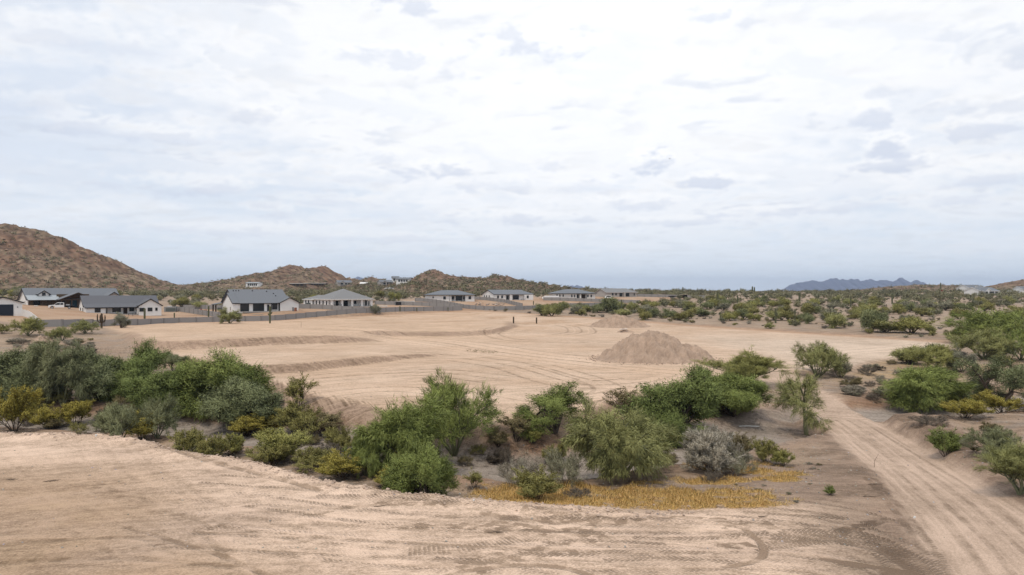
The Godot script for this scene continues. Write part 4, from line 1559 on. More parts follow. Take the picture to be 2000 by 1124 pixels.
	block(o, "wall", Vector3(-12.2, -0.6, 4.6), Vector3(-0.2, 2.8, 6.6), m_white)
	block(o, "wall", Vector3(8.2, -0.6, 4.6), Vector3(12.2, 2.8, 6.6), m_white)
	hip(o, Vector2(-12.4, -7.4), Vector2(12.4, 6.9), 2.95, 5.25, 8.4, true, m_roof, m_trim, 0.6)
	for x in [0.1, 7.7]: block(o, "column", Vector3(x, -0.5, 6.0), Vector3(x + 0.7, 2.72, 6.7), m_white)
	opening(o, "window", Vector3(-8.2, 1.7, 6.64), 0.4, 0.8, false, null, null, 0)
	opening(o, "window", Vector3(-2.6, 1.4, 6.64), 1.1, 1.4)
	opening(o, "window", Vector3(1.6, 1.4, 4.64), 1.0, 1.6)
	opening(o, "sliding_door", Vector3(4.6, 1.25, 4.64), 3.0, 2.3, false, null, null, 2)
	opening(o, "window", Vector3(7.0, 1.4, 4.64), 0.7, 1.4)
	opening(o, "window", Vector3(9.9, 1.5, 6.64), 1.1, 1.4)

	# the gable-ended house beyond the rocks
	o = house_at("white house with a wide gable end and grey roof beyond the rocks", 994, 584, 380, 27, 14)
	gable(o, Vector2(-10.8, -11.0), Vector2(9.0, 4.6), 2.9, 5.2, true, m_white, m_roof, m_trim, 0.5)
	hip(o, Vector2(3.0, -11.0), Vector2(12.4, 4.9), 2.98, 5.22, 3.0, false, m_roof, m_trim, 0.5)
	block(o, "wall", Vector3(6.4, -0.6, -10.6), Vector3(12.0, 2.75, 5.4), m_white)
	block(o, "column", Vector3(-2.2, -0.5, 4.9), Vector3(-1.2, 2.75, 5.9), m_white)
	block(o, "porch_roof", Vector3(-4.4, 2.72, 4.6), Vector3(6.4, 2.95, 6.1), m_roof)
	for z in [-8.0, -5.2, -2.0]: opening(o, "window", Vector3(-10.85, 1.6, z), 0.8, 1.4, true, null, null, 0)
	opening(o, "window", Vector3(-8.8, 1.5, 4.64), 0.8, 1.4)
	opening(o, "window", Vector3(-6.4, 1.5, 4.64), 0.8, 1.4)
	opening(o, "door", Vector3(-3.2, 1.2, 4.64), 1.4, 2.2, false, null, null, 0)
	opening(o, "sliding_door", Vector3(1.8, 1.25, 4.64), 3.4, 2.3, false, null, null, 2)
	opening(o, "window", Vector3(8.6, 1.5, 5.44), 1.0, 1.4)

	# the white hip-roofed house with the trailer
	o = house_at("white hip-roofed house behind the parked white trailer", 1117, 581.5, 400, 7, 14)
	block(o, "wall", Vector3(-12.2, -0.6, -7), Vector3(12.2, 2.75, 3.8), m_cream)
	block(o, "wall", Vector3(-12.2, -0.6, 3.8), Vector3(1.6, 2.75, 5.6), m_cream)
	block(o, "wall", Vector3(7.4, -0.6, 3.8), Vector3(12.2, 2.75, 5.6), m_cream)
	hip(o, Vector2(-12.4, -7.4), Vector2(12.4, 5.9), 2.9, 5.3, 7.2, true, m_roof, m_trim, 0.6)
	block(o, "column", Vector3(3.3, -0.5, 5.2), Vector3(4.1, 2.7, 6.0), m_cream)
	for x in [-9.6, -8.0, -6.1]: opening(o, "window", Vector3(x, 1.7, 5.64), 0.5, 1.1, false, null, null, 0)
	for x in [-1.2, 0.4]: opening(o, "window", Vector3(x, 1.5, 5.64), 0.5, 1.4, false, null, null, 0)
	opening(o, "window", Vector3(2.4, 1.3, 3.84), 1.2, 1.9, false, null, null, 0)
	opening(o, "sliding_door", Vector3(5.6, 1.2, 3.84), 2.2, 2.2, false, null, m_post, 1)
	opening(o, "window", Vector3(8.0, 1.5, 5.64), 0.6, 1.3, false, null, null, 0)
	opening(o, "window", Vector3(9.9, 1.5, 5.64), 0.6, 1.3, false, null, null, 0)

	# the beige house
	o = house_at("beige house with a broad gable and grey tile roof", 1207, 580, 430, 24, 13)
	gable(o, Vector2(-10.6, -9.0), Vector2(7.6, 4.2), 2.7, 5.0, true, m_beige, m_roof_tile, m_beige, 0.5)
	hip(o, Vector2(1.6, -9.4), Vector2(11.0, 4.6), 2.78, 5.02, 2.6, false, m_roof_tile, m_beige, 0.5)
	block(o, "wall", Vector3(5.6, -0.6, -9), Vector3(10.7, 2.6, 4.24), m_beige)
	opening(o, "window", Vector3(-6.4, 1.6, 4.24), 0.9, 1.2)
	opening(o, "window", Vector3(-4.0, 1.6, 4.24), 0.9, 1.2)
	opening(o, "sliding_door", Vector3(-0.6, 1.3, 4.24), 1.8, 2.0)
	block(o, "column", Vector3(1.2, -0.5, 4.6), Vector3(2.0, 2.6, 5.4), m_beige)
	opening(o, "sliding_door", Vector3(4.0, 1.3, 4.24), 2.6, 2.0)
	opening(o, "window", Vector3(9.0, 1.5, 4.28), 0.5, 1.3, false, null, null, 0)

	# the garage at the left edge
	o = house_at("small white garage with a dark roll-up door at the left edge", 5, 617.5, 183, 40, 5, "garage", "garage")
	gable(o, Vector2(-4.2, -6.0), Vector2(4.0, 1.6), 3.4, 4.8, false, m_white, m_trim, m_trim, 0.4)
	var door := block(o, "garage_door", Vector3(-3.2, -0.1, 1.62), Vector3(2.1, 2.85, 1.72), m_navy)
	for k in 4: block(door, "door_rib", Vector3(-3.2, 0.55 + k * 0.6, 1.72), Vector3(2.1, 0.58 + k * 0.6, 1.75), m_dark)
	block(o, "lamp", Vector3(2.9, 2.0, 1.62), Vector3(3.1, 2.25, 1.75), m_dark)

	# houses far off on the hill slopes
	far_house("white flat-roofed house with dark windows peeping over the steep roof", 496, 560, 640, 9.0, 12.0, 3.4, 0.6, m_white, m_metal, m_pane, -6, 5)
	far_house("long low brown house at the foot of the red hillside", 582, 560, 660, 9.0, 14.0, 2.6, 0.3, m_wood, m_beige, m_dark, 4, 3)
	far_house("long dark veranda house beside the lone tree on the red slope", 618, 560, 660, 8.0, 20.0, 2.6, 0.3, m_wood, m_beige, m_dark, -4, 6)
	far_house("grey-roofed house with two white gables on the hillside", 671, 558, 640, 9.0, 15.0, 2.8, 2.2, m_beige, m_roof, m_pane, 30, 3)
	far_house("tiny white house between the hillside houses and the knoll", 711, 559.5, 640, 6.0, 6.0, 2.4, 1.2, m_white, m_white, m_pane, 0, 2)
	far_house("grey-roofed house partly hidden below the white hilltop house", 752, 557, 560, 8.0, 11.0, 2.6, 1.6, m_beige, m_roof, m_pane, 30, 3)
	far_house("white two-part house standing on the hill beside the knoll", 790, 552.5, 560, 9.0, 11.0, 3.0, 1.2, m_white, m_roof, m_pane, -14, 4)
	far_house("white house wing at the left of the hilltop house", 772, 551, 566, 7.0, 6.0, 3.4, 1.4, m_white, m_roof, m_pane, 10, 2)
	far_house("white gabled house on the rise to the right, upper of two", 1896, 571.5, 560, 15.0, 16.0, 3.0, 3.0, m_white, m_roof, m_pane, 12, 4)
	far_house("white gabled house on the rise to the right, lower of two", 1918, 577.5, 520, 13.0, 17.0, 2.4, 2.4, m_white, m_roof, m_pane, 16, 4)
	far_house("white house at the far right edge beside the parked camper", 1998, 575, 540, 8.0, 9.0, 3.2, 1.8, m_white, m_roof, m_pane, 8, 3)


func far_spot(px: float, py: float, d0: float, d1: float) -> Vector3:   # the place on the far land that shows at that pixel
	var sx := (px - 1000.0) / FOCAL
	var best := 1e9
	var at := Vector3.ZERO
	var d := d0
	while d < d1:
		var y := top_land(sx * d, d)
		var e := absf(y - (EYE - (py - HORIZON) / FOCAL * d)) + absf(d - (d0 + d1) * 0.5) * 0.0005
		if e < best:
			best = e
			at = Vector3(sx * d, y, -d)
		d += 4.0
	return at


func far_house(label: String, px: float, py: float, d: float, deep: float, wide: float, eave: float, rise: float, wall: Material, roof: Material, pane: Material, turn: float, windows: int) -> void:
	var p := far_spot(px, py, d - 130.0, d + 110.0)
	if px > 1800.0: p.y += 0.9
	var o := thing("house", label, "house", p, deg_to_rad(turn), "houses far off on the slopes")
	block(o, "plinth", Vector3(-wide * 0.5 - 0.2, -3.0, -deep * 0.5 - 0.2), Vector3(wide * 0.5 + 0.2, 0.02, deep * 0.5 + 0.2), wall)
	if rise > 1.5:
		gable(o, Vector2(-wide * 0.5, -deep * 0.5), Vector2(wide * 0.5, deep * 0.5), eave, eave + rise, true, wall, roof, wall, 0.4, 0.0)
		gable(o, Vector2(-wide * 0.34, 0.0), Vector2(-wide * 0.02, deep * 0.5 + 1.2), eave - 0.2, eave + rise * 0.75, false, wall, roof, wall, 0.3, 0.0)
	else:
		gable(o, Vector2(-wide * 0.5, -deep * 0.5), Vector2(wide * 0.5, deep * 0.5), eave, eave + rise, true, wall, roof, roof, 0.5, 0.0)
	for k in windows:
		var x := wide * (-0.36 + 0.8 * (k + 0.5) / windows)
		opening(o, "window", Vector3(x, eave * 0.5, deep * 0.5 + (1.24 if rise > 1.5 and x < 0.0 and x > -wide * 0.34 else 0.04)), wide * 0.5 / windows, eave * 0.55, false, null, pane, 0)


func top_land(x: float, d: float) -> float:   # land or hill, whichever is higher
	var h := height(x, d) if d < 900.0 else 11.0
	for hill in hills:
		if x > hill.xs[0] and x < hill.xs[1] and d > hill.d - hill.front - 20.0 and d < hill.d + hill.back: h = maxf(h, hill_height(hill, x, d))
	return h


# ---------------------------------------------------------------- heaps of soil

func heap(label: String, px: float, py: float, d: float, wide: float, tall: float, lumps: Array, sd: float) -> void:
	var at := at_px(px, py, d)
	at.y = height(at.x, d)
	var pv := PackedVector3Array()
	var pc := PackedColorArray()
	var idx := PackedInt32Array()
	var n := 110
	for j in n:
		for i in n:
			var x := (i / (n - 1.0) - 0.5) * wide * 1.25
			var z := (j / (n - 1.0) - 0.5) * wide * 1.15
			var h := 0.0
			for l in lumps:
				var q := Vector2((x - l[0]) / l[2], (z - l[1]) / l[3])
				var ang := atan2(q.y, q.x)
				var r := q.length() * (1.0 + 0.13 * n_soft.get_noise_2d(cos(ang) * 1.2 + sd, sin(ang) * 1.2 + l[0]))
				var e: float = l[4] * (1.0 - r)
				if l.size() > 5: e = l[5] - log(1.0 + exp((l[5] - e) * 2.2)) / 2.2
				h = maxf(h, e)
			h = h + minf(h, 1.0) * (0.8 * n_soft.get_noise_2d(x * 0.40 + sd, z * 0.40) + 0.40 * n_soft.get_noise_2d(x * 1.5, z * 1.5 + sd))
			var ground := height(at.x + x, d - z) - at.y
			pv.append(Vector3(x, ground + (h - 0.06 if h > 0.02 else -0.25), z))
			var s := 1.0 + 0.28 * n_soft.get_noise_2d(x * 0.5 + 5.0, z * 0.5) + 0.12 * n_fine.get_noise_2d(x * 3.0, z * 3.0)
			pc.append(Color(0.495 * s, 0.36 * s, 0.27 * s))
	for j in n - 1:
		for i in n - 1:
			var k := j * n + i
			idx.append_array([k, k + 1, k + n, k + 1, k + n + 1, k + n])
	var arr := []
	arr.resize(Mesh.ARRAY_MAX)
	arr[Mesh.ARRAY_VERTEX] = pv
	arr[Mesh.ARRAY_COLOR] = pc
	arr[Mesh.ARRAY_INDEX] = idx
	var m := ArrayMesh.new()
	m.add_surface_from_arrays(Mesh.PRIMITIVE_TRIANGLES, arr)
	var st := SurfaceTool.new()
	st.create_from(m, 0)
	st.generate_normals()
	var o := part("dirt_pile", st.commit(), mat_pile, self, at)
	tag(o, label, "dirt pile", "")


func build_piles() -> void:
	heap("large heap of brown soil standing on the graded pad", 1276, 694, 117, 19.0, 4.6, [[-0.5, 0.0, 9.0, 6.5, 6.0, 4.3], [5.4, 0.8, 4.8, 4.2, 3.3, 2.7], [-4.8, 1.2, 5.0, 4.0, 2.2], [1.3, -0.6, 5.2, 5.0, 4.8, 4.15], [2.6, 1.8, 5.4, 4.4, 3.1], [-1.5, 2.6, 4.0, 3.4, 2.4]], 2.0)
	heap("smaller, farther heap of soil behind the large one", 1212, 637, 200, 15.5, 3.6, [[-0.6, 0.0, 8.2, 6.0, 3.9, 3.4], [3.0, 0.4, 5.6, 5.0, 2.2], [-2.8, 1.0, 5.4, 4.6, 2.4]], 9.0)
	heap("little mound of loose soil left of the crossing haul tracks", 735, 653, 158, 2.6, 0.6, [[0, 0, 1.2, 0.9, 0.7]], 5.0)
	heap("low red mound with a white board behind the large heap", 1222, 654, 180, 5.0, 1.0, [[-0.4, 0, 2.2, 1.4, 0.9], [1.2, 0.6, 1.2, 1.0, 0.6]], 7.0)
	heap("low red bank of earth below the yellow bush by the white fence", 85, 668, 140, 8.5, 0.9, [[0, 0, 4.2, 2.4, 1.1]], 12.0)


# ---------------------------------------------------------------- plants

var kinds := {}        # kind -> [[wood mesh, leaf mesh, width, height], ...]
var bark := {}
var leaf_mats := {}


class Plant:
	var wood := MB.new()
	var v := PackedVector3Array()
	var n := PackedVector3Array()
	var c := PackedColorArray()
	var r: RandomNumberGenerator
	var p: Dictionary
	var hub := Vector3.ZERO

	func leaf(at: Vector3, dir: Vector3, long: float, wide: float, tone: float) -> void:
		var side := dir.cross(Vector3(r.randf() - 0.5, r.randf() - 0.5, r.randf() - 0.5)).normalized() * wide * 0.5
		var a := at - side
		var b := at + side
		var t := at + dir * long
		var out := ((at - hub) * Vector3(1, 0.9, 1)).normalized()
		var m := (out * 0.9 + Vector3(r.randfn(0, 0.33), r.randfn(0.5, 0.33), r.randfn(0, 0.33))).normalized()
		var geo := (b - a).cross(t - a)
		if geo.dot(m) > 0.0:
			v.append(a); v.append(t); v.append(b)
		else:
			v.append(a); v.append(b); v.append(t)
		n.append(m); n.append(m); n.append(m)
		var k := Color(tone * p.red, tone, tone * p.blue)
		c.append(k); c.append(k); c.append(k)

	func grow(at: Vector3, dir: Vector3, long: float, rad: float, level: int, tone: float) -> void:
		var last: bool = level == p.levels
		var steps := 2 if last else 4
		var pos := at
		var d := dir
		var joints := [pos]
		var dirs := [d]
		for k in steps:
			var pull: float = p.rise[level] if level < p.rise.size() else p.rise[-1]
			d = (d + Vector3(r.randfn(0, p.wiggle), r.randfn(0, p.wiggle * 0.7) + pull, r.randfn(0, p.wiggle))).normalized()
			var q := pos + d * (long / steps)
			if q.y < 0.03: q.y = 0.03
			if level < p.levels or p.get("show_twigs", false):
				wood.tube(pos, q, rad * (1.0 - 0.6 * k / steps), rad * (1.0 - 0.6 * (k + 1) / steps), 5 if level == 0 else (4 if level == 1 else 3))
			pos = q
			joints.append(pos)
			dirs.append(d)
		if level >= p.leaf_from:
			var count: int = p.leaves if last else int(p.leaves * p.get("inner", 0.25))
			for k in count:
				var t: float = pow(r.randf(), p.get("tipward", 0.8)) * steps
				var i := mini(int(t), steps - 1)
				var q: Vector3 = joints[i].lerp(joints[i + 1], t - i)
				q += Vector3(r.randfn(0, p.fuzz), r.randfn(0, p.fuzz), r.randfn(0, p.fuzz))
				var w: Vector3 = dirs[i] * p.follow + Vector3(r.randfn(0, p.scatter), r.randfn(0, p.scatter) + p.hang, r.randfn(0, p.scatter))
				var spray := 2.1 if r.randf() < p.get("spray", 0.12) else 1.0
				if spray > 1.0: w = dirs[i] * 1.6 + (q - hub).normalized() * 0.8 + Vector3(r.randfn(0, 0.3), r.randfn(0, 0.3), r.randfn(0, 0.3))
				leaf(q, w.normalized(), p.leaf_long * spray * r.randf_range(0.6, 1.3), p.leaf_wide / sqrt(spray) * r.randf_range(0.7, 1.2), minf(tone * (0.55 + 0.75 * pow(r.randf(), 1.3)), 1.0))
		if last: return
		var kids: int = p.kids[level]
		for k in kids:
			var t: float = r.randf_range(p.start[level], 1.0) * steps
			if k == 0: t = steps - 0.01
			var i := mini(int(t), steps - 1)
			var q: Vector3 = joints[i].lerp(joints[i + 1], t - i)
			var axis := Vector3(r.randf() - 0.5, r.randf() - 0.5, r.randf() - 0.5).cross(dirs[i]).normalized()
			var e: Vector3 = dirs[i].rotated(axis, r.randf_range(p.open[level] * 0.5, p.open[level] * 1.3))
			grow(q, e, long * p.ratio * r.randf_range(0.75, 1.2), rad * 0.5, level + 1, tone * r.randf_range(0.86, 1.14))


func make_plant(kind: String, p: Dictionary, sd: int) -> void:
	var g := Plant.new()
	g.r = RandomNumberGenerator.new()
	g.r.seed = sd
	g.p = p
	g.hub = Vector3(0, p.high * p.get("hub", 0.35), 0)
	var stems: int = p.stems
	for k in stems:
		var az := TAU * (k + g.r.randf_range(-0.3, 0.3)) / stems
		var tilt := g.r.randf_range(p.tilt[0], p.tilt[1])
		var dir := Vector3(cos(az) * sin(tilt), cos(tilt), sin(az) * sin(tilt))
		g.grow(Vector3(cos(az), 0, sin(az)) * p.get("foot", 0.15) * g.r.randf(), dir, p.stem * g.r.randf_range(0.8, 1.2), p.girth, 0, g.r.randf_range(0.9, 1.1))
	# bring it to its nominal size
	var every: PackedVector3Array = g.v if g.v.size() else g.wood.v
	var ax := PackedFloat32Array()
	var ay := PackedFloat32Array()
	var az := PackedFloat32Array()
	for k in range(0, every.size(), 7):
		ax.append(every[k].x)
		ay.append(every[k].y)
		az.append(every[k].z)
	ax.sort()
	ay.sort()
	az.sort()
	var cut := int(ax.size() * 0.012)      # a few stray twigs may stand out
	var last := ax.size() - 1 - cut
	var lo := Vector3(ax[cut], 0, az[cut])
	var hi := Vector3(ax[last], ay[last], az[last])
	var mid := Vector3((lo.x + hi.x) * 0.5, 0, (lo.z + hi.z) * 0.5)
	var sc := Vector3(p.wide / (hi.x - lo.x), p.high / hi.y, p.wide / (hi.z - lo.z))
	for arr in [g.v, g.wood.v]:
		for k in arr.size(): arr[k] = (arr[k] - mid * clampf(arr[k].y / hi.y, 0, 1)) * sc
	var leaf_mesh: ArrayMesh = null
	if g.v.size():
		var a := []
		a.resize(Mesh.ARRAY_MAX)
		a[Mesh.ARRAY_VERTEX] = g.v
		a[Mesh.ARRAY_NORMAL] = g.n
		a[Mesh.ARRAY_COLOR] = g.c
		leaf_mesh = ArrayMesh.new()
		leaf_mesh.add_surface_from_arrays(Mesh.PRIMITIVE_TRIANGLES, a)
	if not kinds.has(kind): kinds[kind] = []
	kinds[kind].append([g.wood.mesh() if g.wood.v.size() else null, leaf_mesh, p.wide, p.high])


func leaf_paint(c: Color, back := 0.55) -> StandardMaterial3D:
	var m := paint(0.75, c, true)
	m.metallic_specular = 0.25
	m.backlight_enabled = true
	m.backlight = Color(back, back, back)
	return m


func make_plants() -> void:
	# vertex colours only vary the tone round 0.8 of the leaf colour
	var verde := {"levels": 3, "stems": 4, "tilt": [0.15, 0.75], "stem": 2.6, "girth": 0.16, "rise": [0.05, 0.10, 0.10, 0.05], "wiggle": 0.16, "leaf_from": 3, "leaves": 34, "tipward": 0.7, "fuzz": 0.09, "follow": 1.0, "scatter": 0.42, "hang": 0.10, "leaf_long": 0.42, "leaf_wide": 0.034, "kids": [6, 6, 6], "start": [0.35, 0.3, 0.25], "open": [0.8, 0.8, 0.7], "ratio": 0.62, "red": 0.98, "blue": 0.95, "wide": 8.0, "high": 6.0}
	for k in 4:
		var p := verde.duplicate()
		p.stems = 3 + k % 3
		make_plant("palo_verde", p, 100 + k)
	var drape := verde.duplicate()
	drape.merge({"rise": [0.08, 0.02, -0.16, -0.30], "hang": -0.55, "tilt": [0.2, 0.85], "leaves": 40, "leaf_long": 0.34, "leaf_wide": 0.045, "fuzz": 0.13, "kids": [7, 7, 6], "scatter": 0.40, "wide": 8.0, "high": 6.0}, true)
	for k in 3: make_plant("willowy", drape, 140 + k)
	var mesq := {"levels": 3, "stems": 5, "tilt": [0.25, 1.05], "stem": 2.2, "girth": 0.17, "rise": [0.04, 0.04, 0.0, -0.05], "wiggle": 0.22, "leaf_from": 2, "leaves": 56, "inner": 0.35, "tipward": 0.8, "fuzz": 0.17, "follow": 0.5, "scatter": 0.8, "hang": -0.25, "leaf_long": 0.20, "leaf_wide": 0.055, "kids": [8, 6, 5], "start": [0.25, 0.25, 0.2], "open": [0.9, 0.9, 0.8], "ratio": 0.60, "red": 0.97, "blue": 0.97, "wide": 8.0, "high": 5.6}
	for k in 4: make_plant("mesquite", mesq, 180 + k)
	var open_m := mesq.duplicate()
	open_m.merge({"stems": 4, "tilt": [0.3, 0.9], "stem": 3.0, "kids": [6, 5, 4], "start": [0.5, 0.4, 0.3], "leaf_from": 3, "leaves": 50, "ratio": 0.55, "wiggle": 0.26, "wide": 8.0, "high": 5.6, "hub": 0.55}, true)
	for k in 2: make_plant("open_mesquite", open_m, 220 + k)
	var tree := verde.duplicate()
	tree.merge({"stems": 1, "tilt": [0.05, 0.2], "stem": 3.0, "girth": 0.2, "start": [0.45, 0.3, 0.25], "open": [1.0, 0.9, 0.8], "kids": [8, 6, 5], "rise": [0.12, 0.04, -0.05, -0.12], "hang": -0.22, "leaves": 32, "wide": 6.5, "high": 7.0, "ratio": 0.66}, true)
	make_plant("single_verde", tree, 260)
	var round_v := verde.duplicate()
	round_v.merge({"stems": 8, "tilt": [0.25, 1.0], "stem": 2.2, "girth": 0.11, "kids": [5, 5, 4], "leaves": 30, "rise": [0.10, 0.08, 0.05, 0.02], "start": [0.5, 0.35, 0.3], "leaf_long": 0.30, "leaf_wide": 0.04, "hub": 0.2}, true)
	for k in 2: make_plant("round_verde", round_v, 280 + k)
	var creo := {"levels": 2, "stems": 13, "tilt": [0.1, 0.85], "stem": 1.35, "girth": 0.022, "rise": [0.06, 0.08, 0.05], "wiggle": 0.12, "leaf_from": 1, "leaves": 34, "inner": 0.5, "tipward": 0.6, "fuzz": 0.055, "follow": 0.9, "scatter": 0.7, "hang": 0.1, "leaf_long": 0.12, "leaf_wide": 0.042, "kids": [6, 5], "start": [0.35, 0.25], "open": [0.55, 0.55], "ratio": 0.5, "red": 1.0, "blue": 0.9, "wide": 2.8, "high": 2.0, "foot": 0.25, "hub": 0.1}
	for k in 4: make_plant("creosote", creo, 300 + k)
	var gray := creo.duplicate()
	gray.merge({"stems": 18, "tilt": [0.2, 1.25], "leaves": 22, "leaf_long": 0.16, "leaf_wide": 0.02, "fuzz": 0.05, "scatter": 0.6, "wide": 2.4, "high": 1.5, "kids": [6, 5], "show_twigs": false}, true)
	for k in 3: make_plant("gray", gray, 340 + k)
	var dense := gray.duplicate()
	dense.merge({"stems": 30, "tilt": [0.05, 1.3], "leaves": 40, "leaf_long": 0.14, "leaf_wide": 0.026, "kids": [8, 6], "high": 1.7}, true)
	make_plant("dense_gray", dense, 350)
	var open_c := creo.duplicate()
	open_c.merge({"stems": 8, "tilt": [0.05, 0.6], "leaves": 20, "kids": [5, 4], "stem": 1.7, "girth": 0.03, "leaf_long": 0.15, "leaf_wide": 0.055, "wide": 2.6, "high": 2.6}, true)
	for k in 2: make_plant("sparse", open_c, 360 + k)
	# small plants for the plain: fewer, larger leaves
	var low := {"levels": 1, "stems": 9, "tilt": [0.1, 1.1], "stem": 0.8, "girth": 0.03, "rise": [0.05, 0.05], "wiggle": 0.15, "leaf_from": 0, "leaves": 13, "inner": 0.6, "tipward": 0.6, "fuzz": 0.10, "follow": 0.8, "scatter": 0.7, "hang": 0.1, "leaf_long": 0.34, "leaf_wide": 0.10, "kids": [4], "start": [0.3], "open": [0.7], "ratio": 0.65, "red": 1.0, "blue": 0.95, "wide": 2.0, "high": 1.3, "hub": 0.1}
	for k in 4: make_plant("bush", low, 400 + k)
	var mid := {"levels": 2, "stems": 4, "tilt": [0.2, 0.85], "stem": 2.0, "girth": 0.13, "rise": [0.05, 0.06, 0.0], "wiggle": 0.18, "leaf_from": 1, "leaves": 30, "inner": 0.4, "tipward": 0.7, "fuzz": 0.22, "follow": 0.8, "scatter": 0.6, "hang": 0.0, "leaf_long": 0.50, "leaf_wide": 0.10, "kids": [6, 6], "start": [0.35, 0.25], "open": [0.85, 0.85], "ratio": 0.6, "red": 1.0, "blue": 0.95, "wide": 5.5, "high": 4.0}
	for k in 4: make_plant("plain_tree", mid, 440 + k)
	var mini_bush := low.duplicate()
	mini_bush.merge({"stems": 5, "kids": [2], "leaves": 5, "leaf_long": 0.6, "leaf_wide": 0.26}, true)
	for k in 3: make_plant("far_bush", mini_bush, 480 + k)
	var tuft := {"levels": 0, "stems": 1, "tilt": [0.0, 0.1], "stem": 0.12, "girth": 0.004, "rise": [0.0], "wiggle": 0.05, "leaf_from": 0, "leaves": 26, "tipward": 1.0, "fuzz": 0.09, "follow": 0.6, "scatter": 0.9, "hang": 0.0, "leaf_long": 0.22, "leaf_wide": 0.022, "kids": [], "start": [], "open": [], "ratio": 0.5, "red": 1.0, "blue": 0.95, "wide": 0.38, "high": 0.13, "hub": -0.5}
	for k in 2: make_plant("tuft", tuft, 500 + k)
	bark = {"dark": paint(0.95, Color(0.075, 0.058, 0.045)), "green": paint(0.9, Color(0.15, 0.155, 0.09)), "gray": paint(0.95, Color(0.22, 0.19, 0.165))}
	leaf_mats = {
		"fresh": leaf_paint(Color(0.33, 0.375, 0.12)), "verde": leaf_paint(Color(0.40, 0.395, 0.17)), "yellow": leaf_paint(Color(0.42, 0.405, 0.15)),
		"pale": leaf_paint(Color(0.34, 0.35, 0.20)), "deep": leaf_paint(Color(0.26, 0.305, 0.105)), "bluish": leaf_paint(Color(0.30, 0.32, 0.165)),
		"olive": leaf_paint(Color(0.34, 0.315, 0.125)), "gold": leaf_paint(Color(0.44, 0.375, 0.10)), "brown": leaf_paint(Color(0.30, 0.25, 0.145)),
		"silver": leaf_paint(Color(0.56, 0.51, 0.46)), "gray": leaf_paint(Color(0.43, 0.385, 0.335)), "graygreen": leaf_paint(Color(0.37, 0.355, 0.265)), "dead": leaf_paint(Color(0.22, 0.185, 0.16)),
		"straw": leaf_paint(Color(1.0, 0.72, 0.35)),
	}


func set_plant(called: String, kind: String, look: String, at: Vector3, wide: float, tall: float, label: String, category: String, group := "", variant := -1, wood := "") -> Node3D:
	var list: Array = kinds[kind]
	var k := variant if variant >= 0 else rng.randi() % list.size()
	var m: Array = list[k % list.size()]
	var o := thing(called, label, category, at, rng.randf() * TAU, group)
	o.scale = Vector3(wide / m[2], tall / m[3], wide / m[2])
	o.set_meta("reach", wide)
	var stem_name := "trunk" if called.ends_with("tree") else "stems"
	if m[0]: part(stem_name, m[0], bark[wood if wood else ("green" if kind in ["palo_verde", "round_verde", "single_verde", "willowy"] else ("gray" if kind in ["gray", "dense_gray"] else "dark"))], o)
	if m[1]: part("crown" if called.ends_with("tree") else "foliage", m[1], leaf_mats[look], o)
	return o


func plant_by_photo(called: String, kind: String, look: String, px: float, base: float, w: float, top: float, label: String, back := 0.0, variant := -1) -> void:
	var g := ground_at(px, base)
	var d := -g.z
	if near_pad(g.x, d) > 0.15 and base > 830 and px < 900:
		# its foot is hidden by the edge of the pad: it stands just beyond, lower down
		while near_pad(px_x(px, d), d) > 0.10 and d < 80.0: d += 0.2
		d += 0.6
	d += back
	var x := px_x(px, d)
	var at := Vector3(x, height(x, d) - 0.04, -d)
	var tall := EYE - (top - HORIZON) / FOCAL * d - at.y
	var cat := "tree" if called.ends_with("tree") else ("shrub" if not called.ends_with("bush") else "bush")
	if d < 125.0 and called.ends_with("tree"):
		w *= 0.88
		tall *= 0.93
	elif d < 90.0:
		w *= 0.98
	set_plant(called, kind, look, at, maxf(w * d / FOCAL, 0.3), maxf(tall, 0.3), label, cat, "plants along the wash and the track", variant)


func px_x(px: float, d: float) -> float: return (px - 1000.0) / FOCAL * d


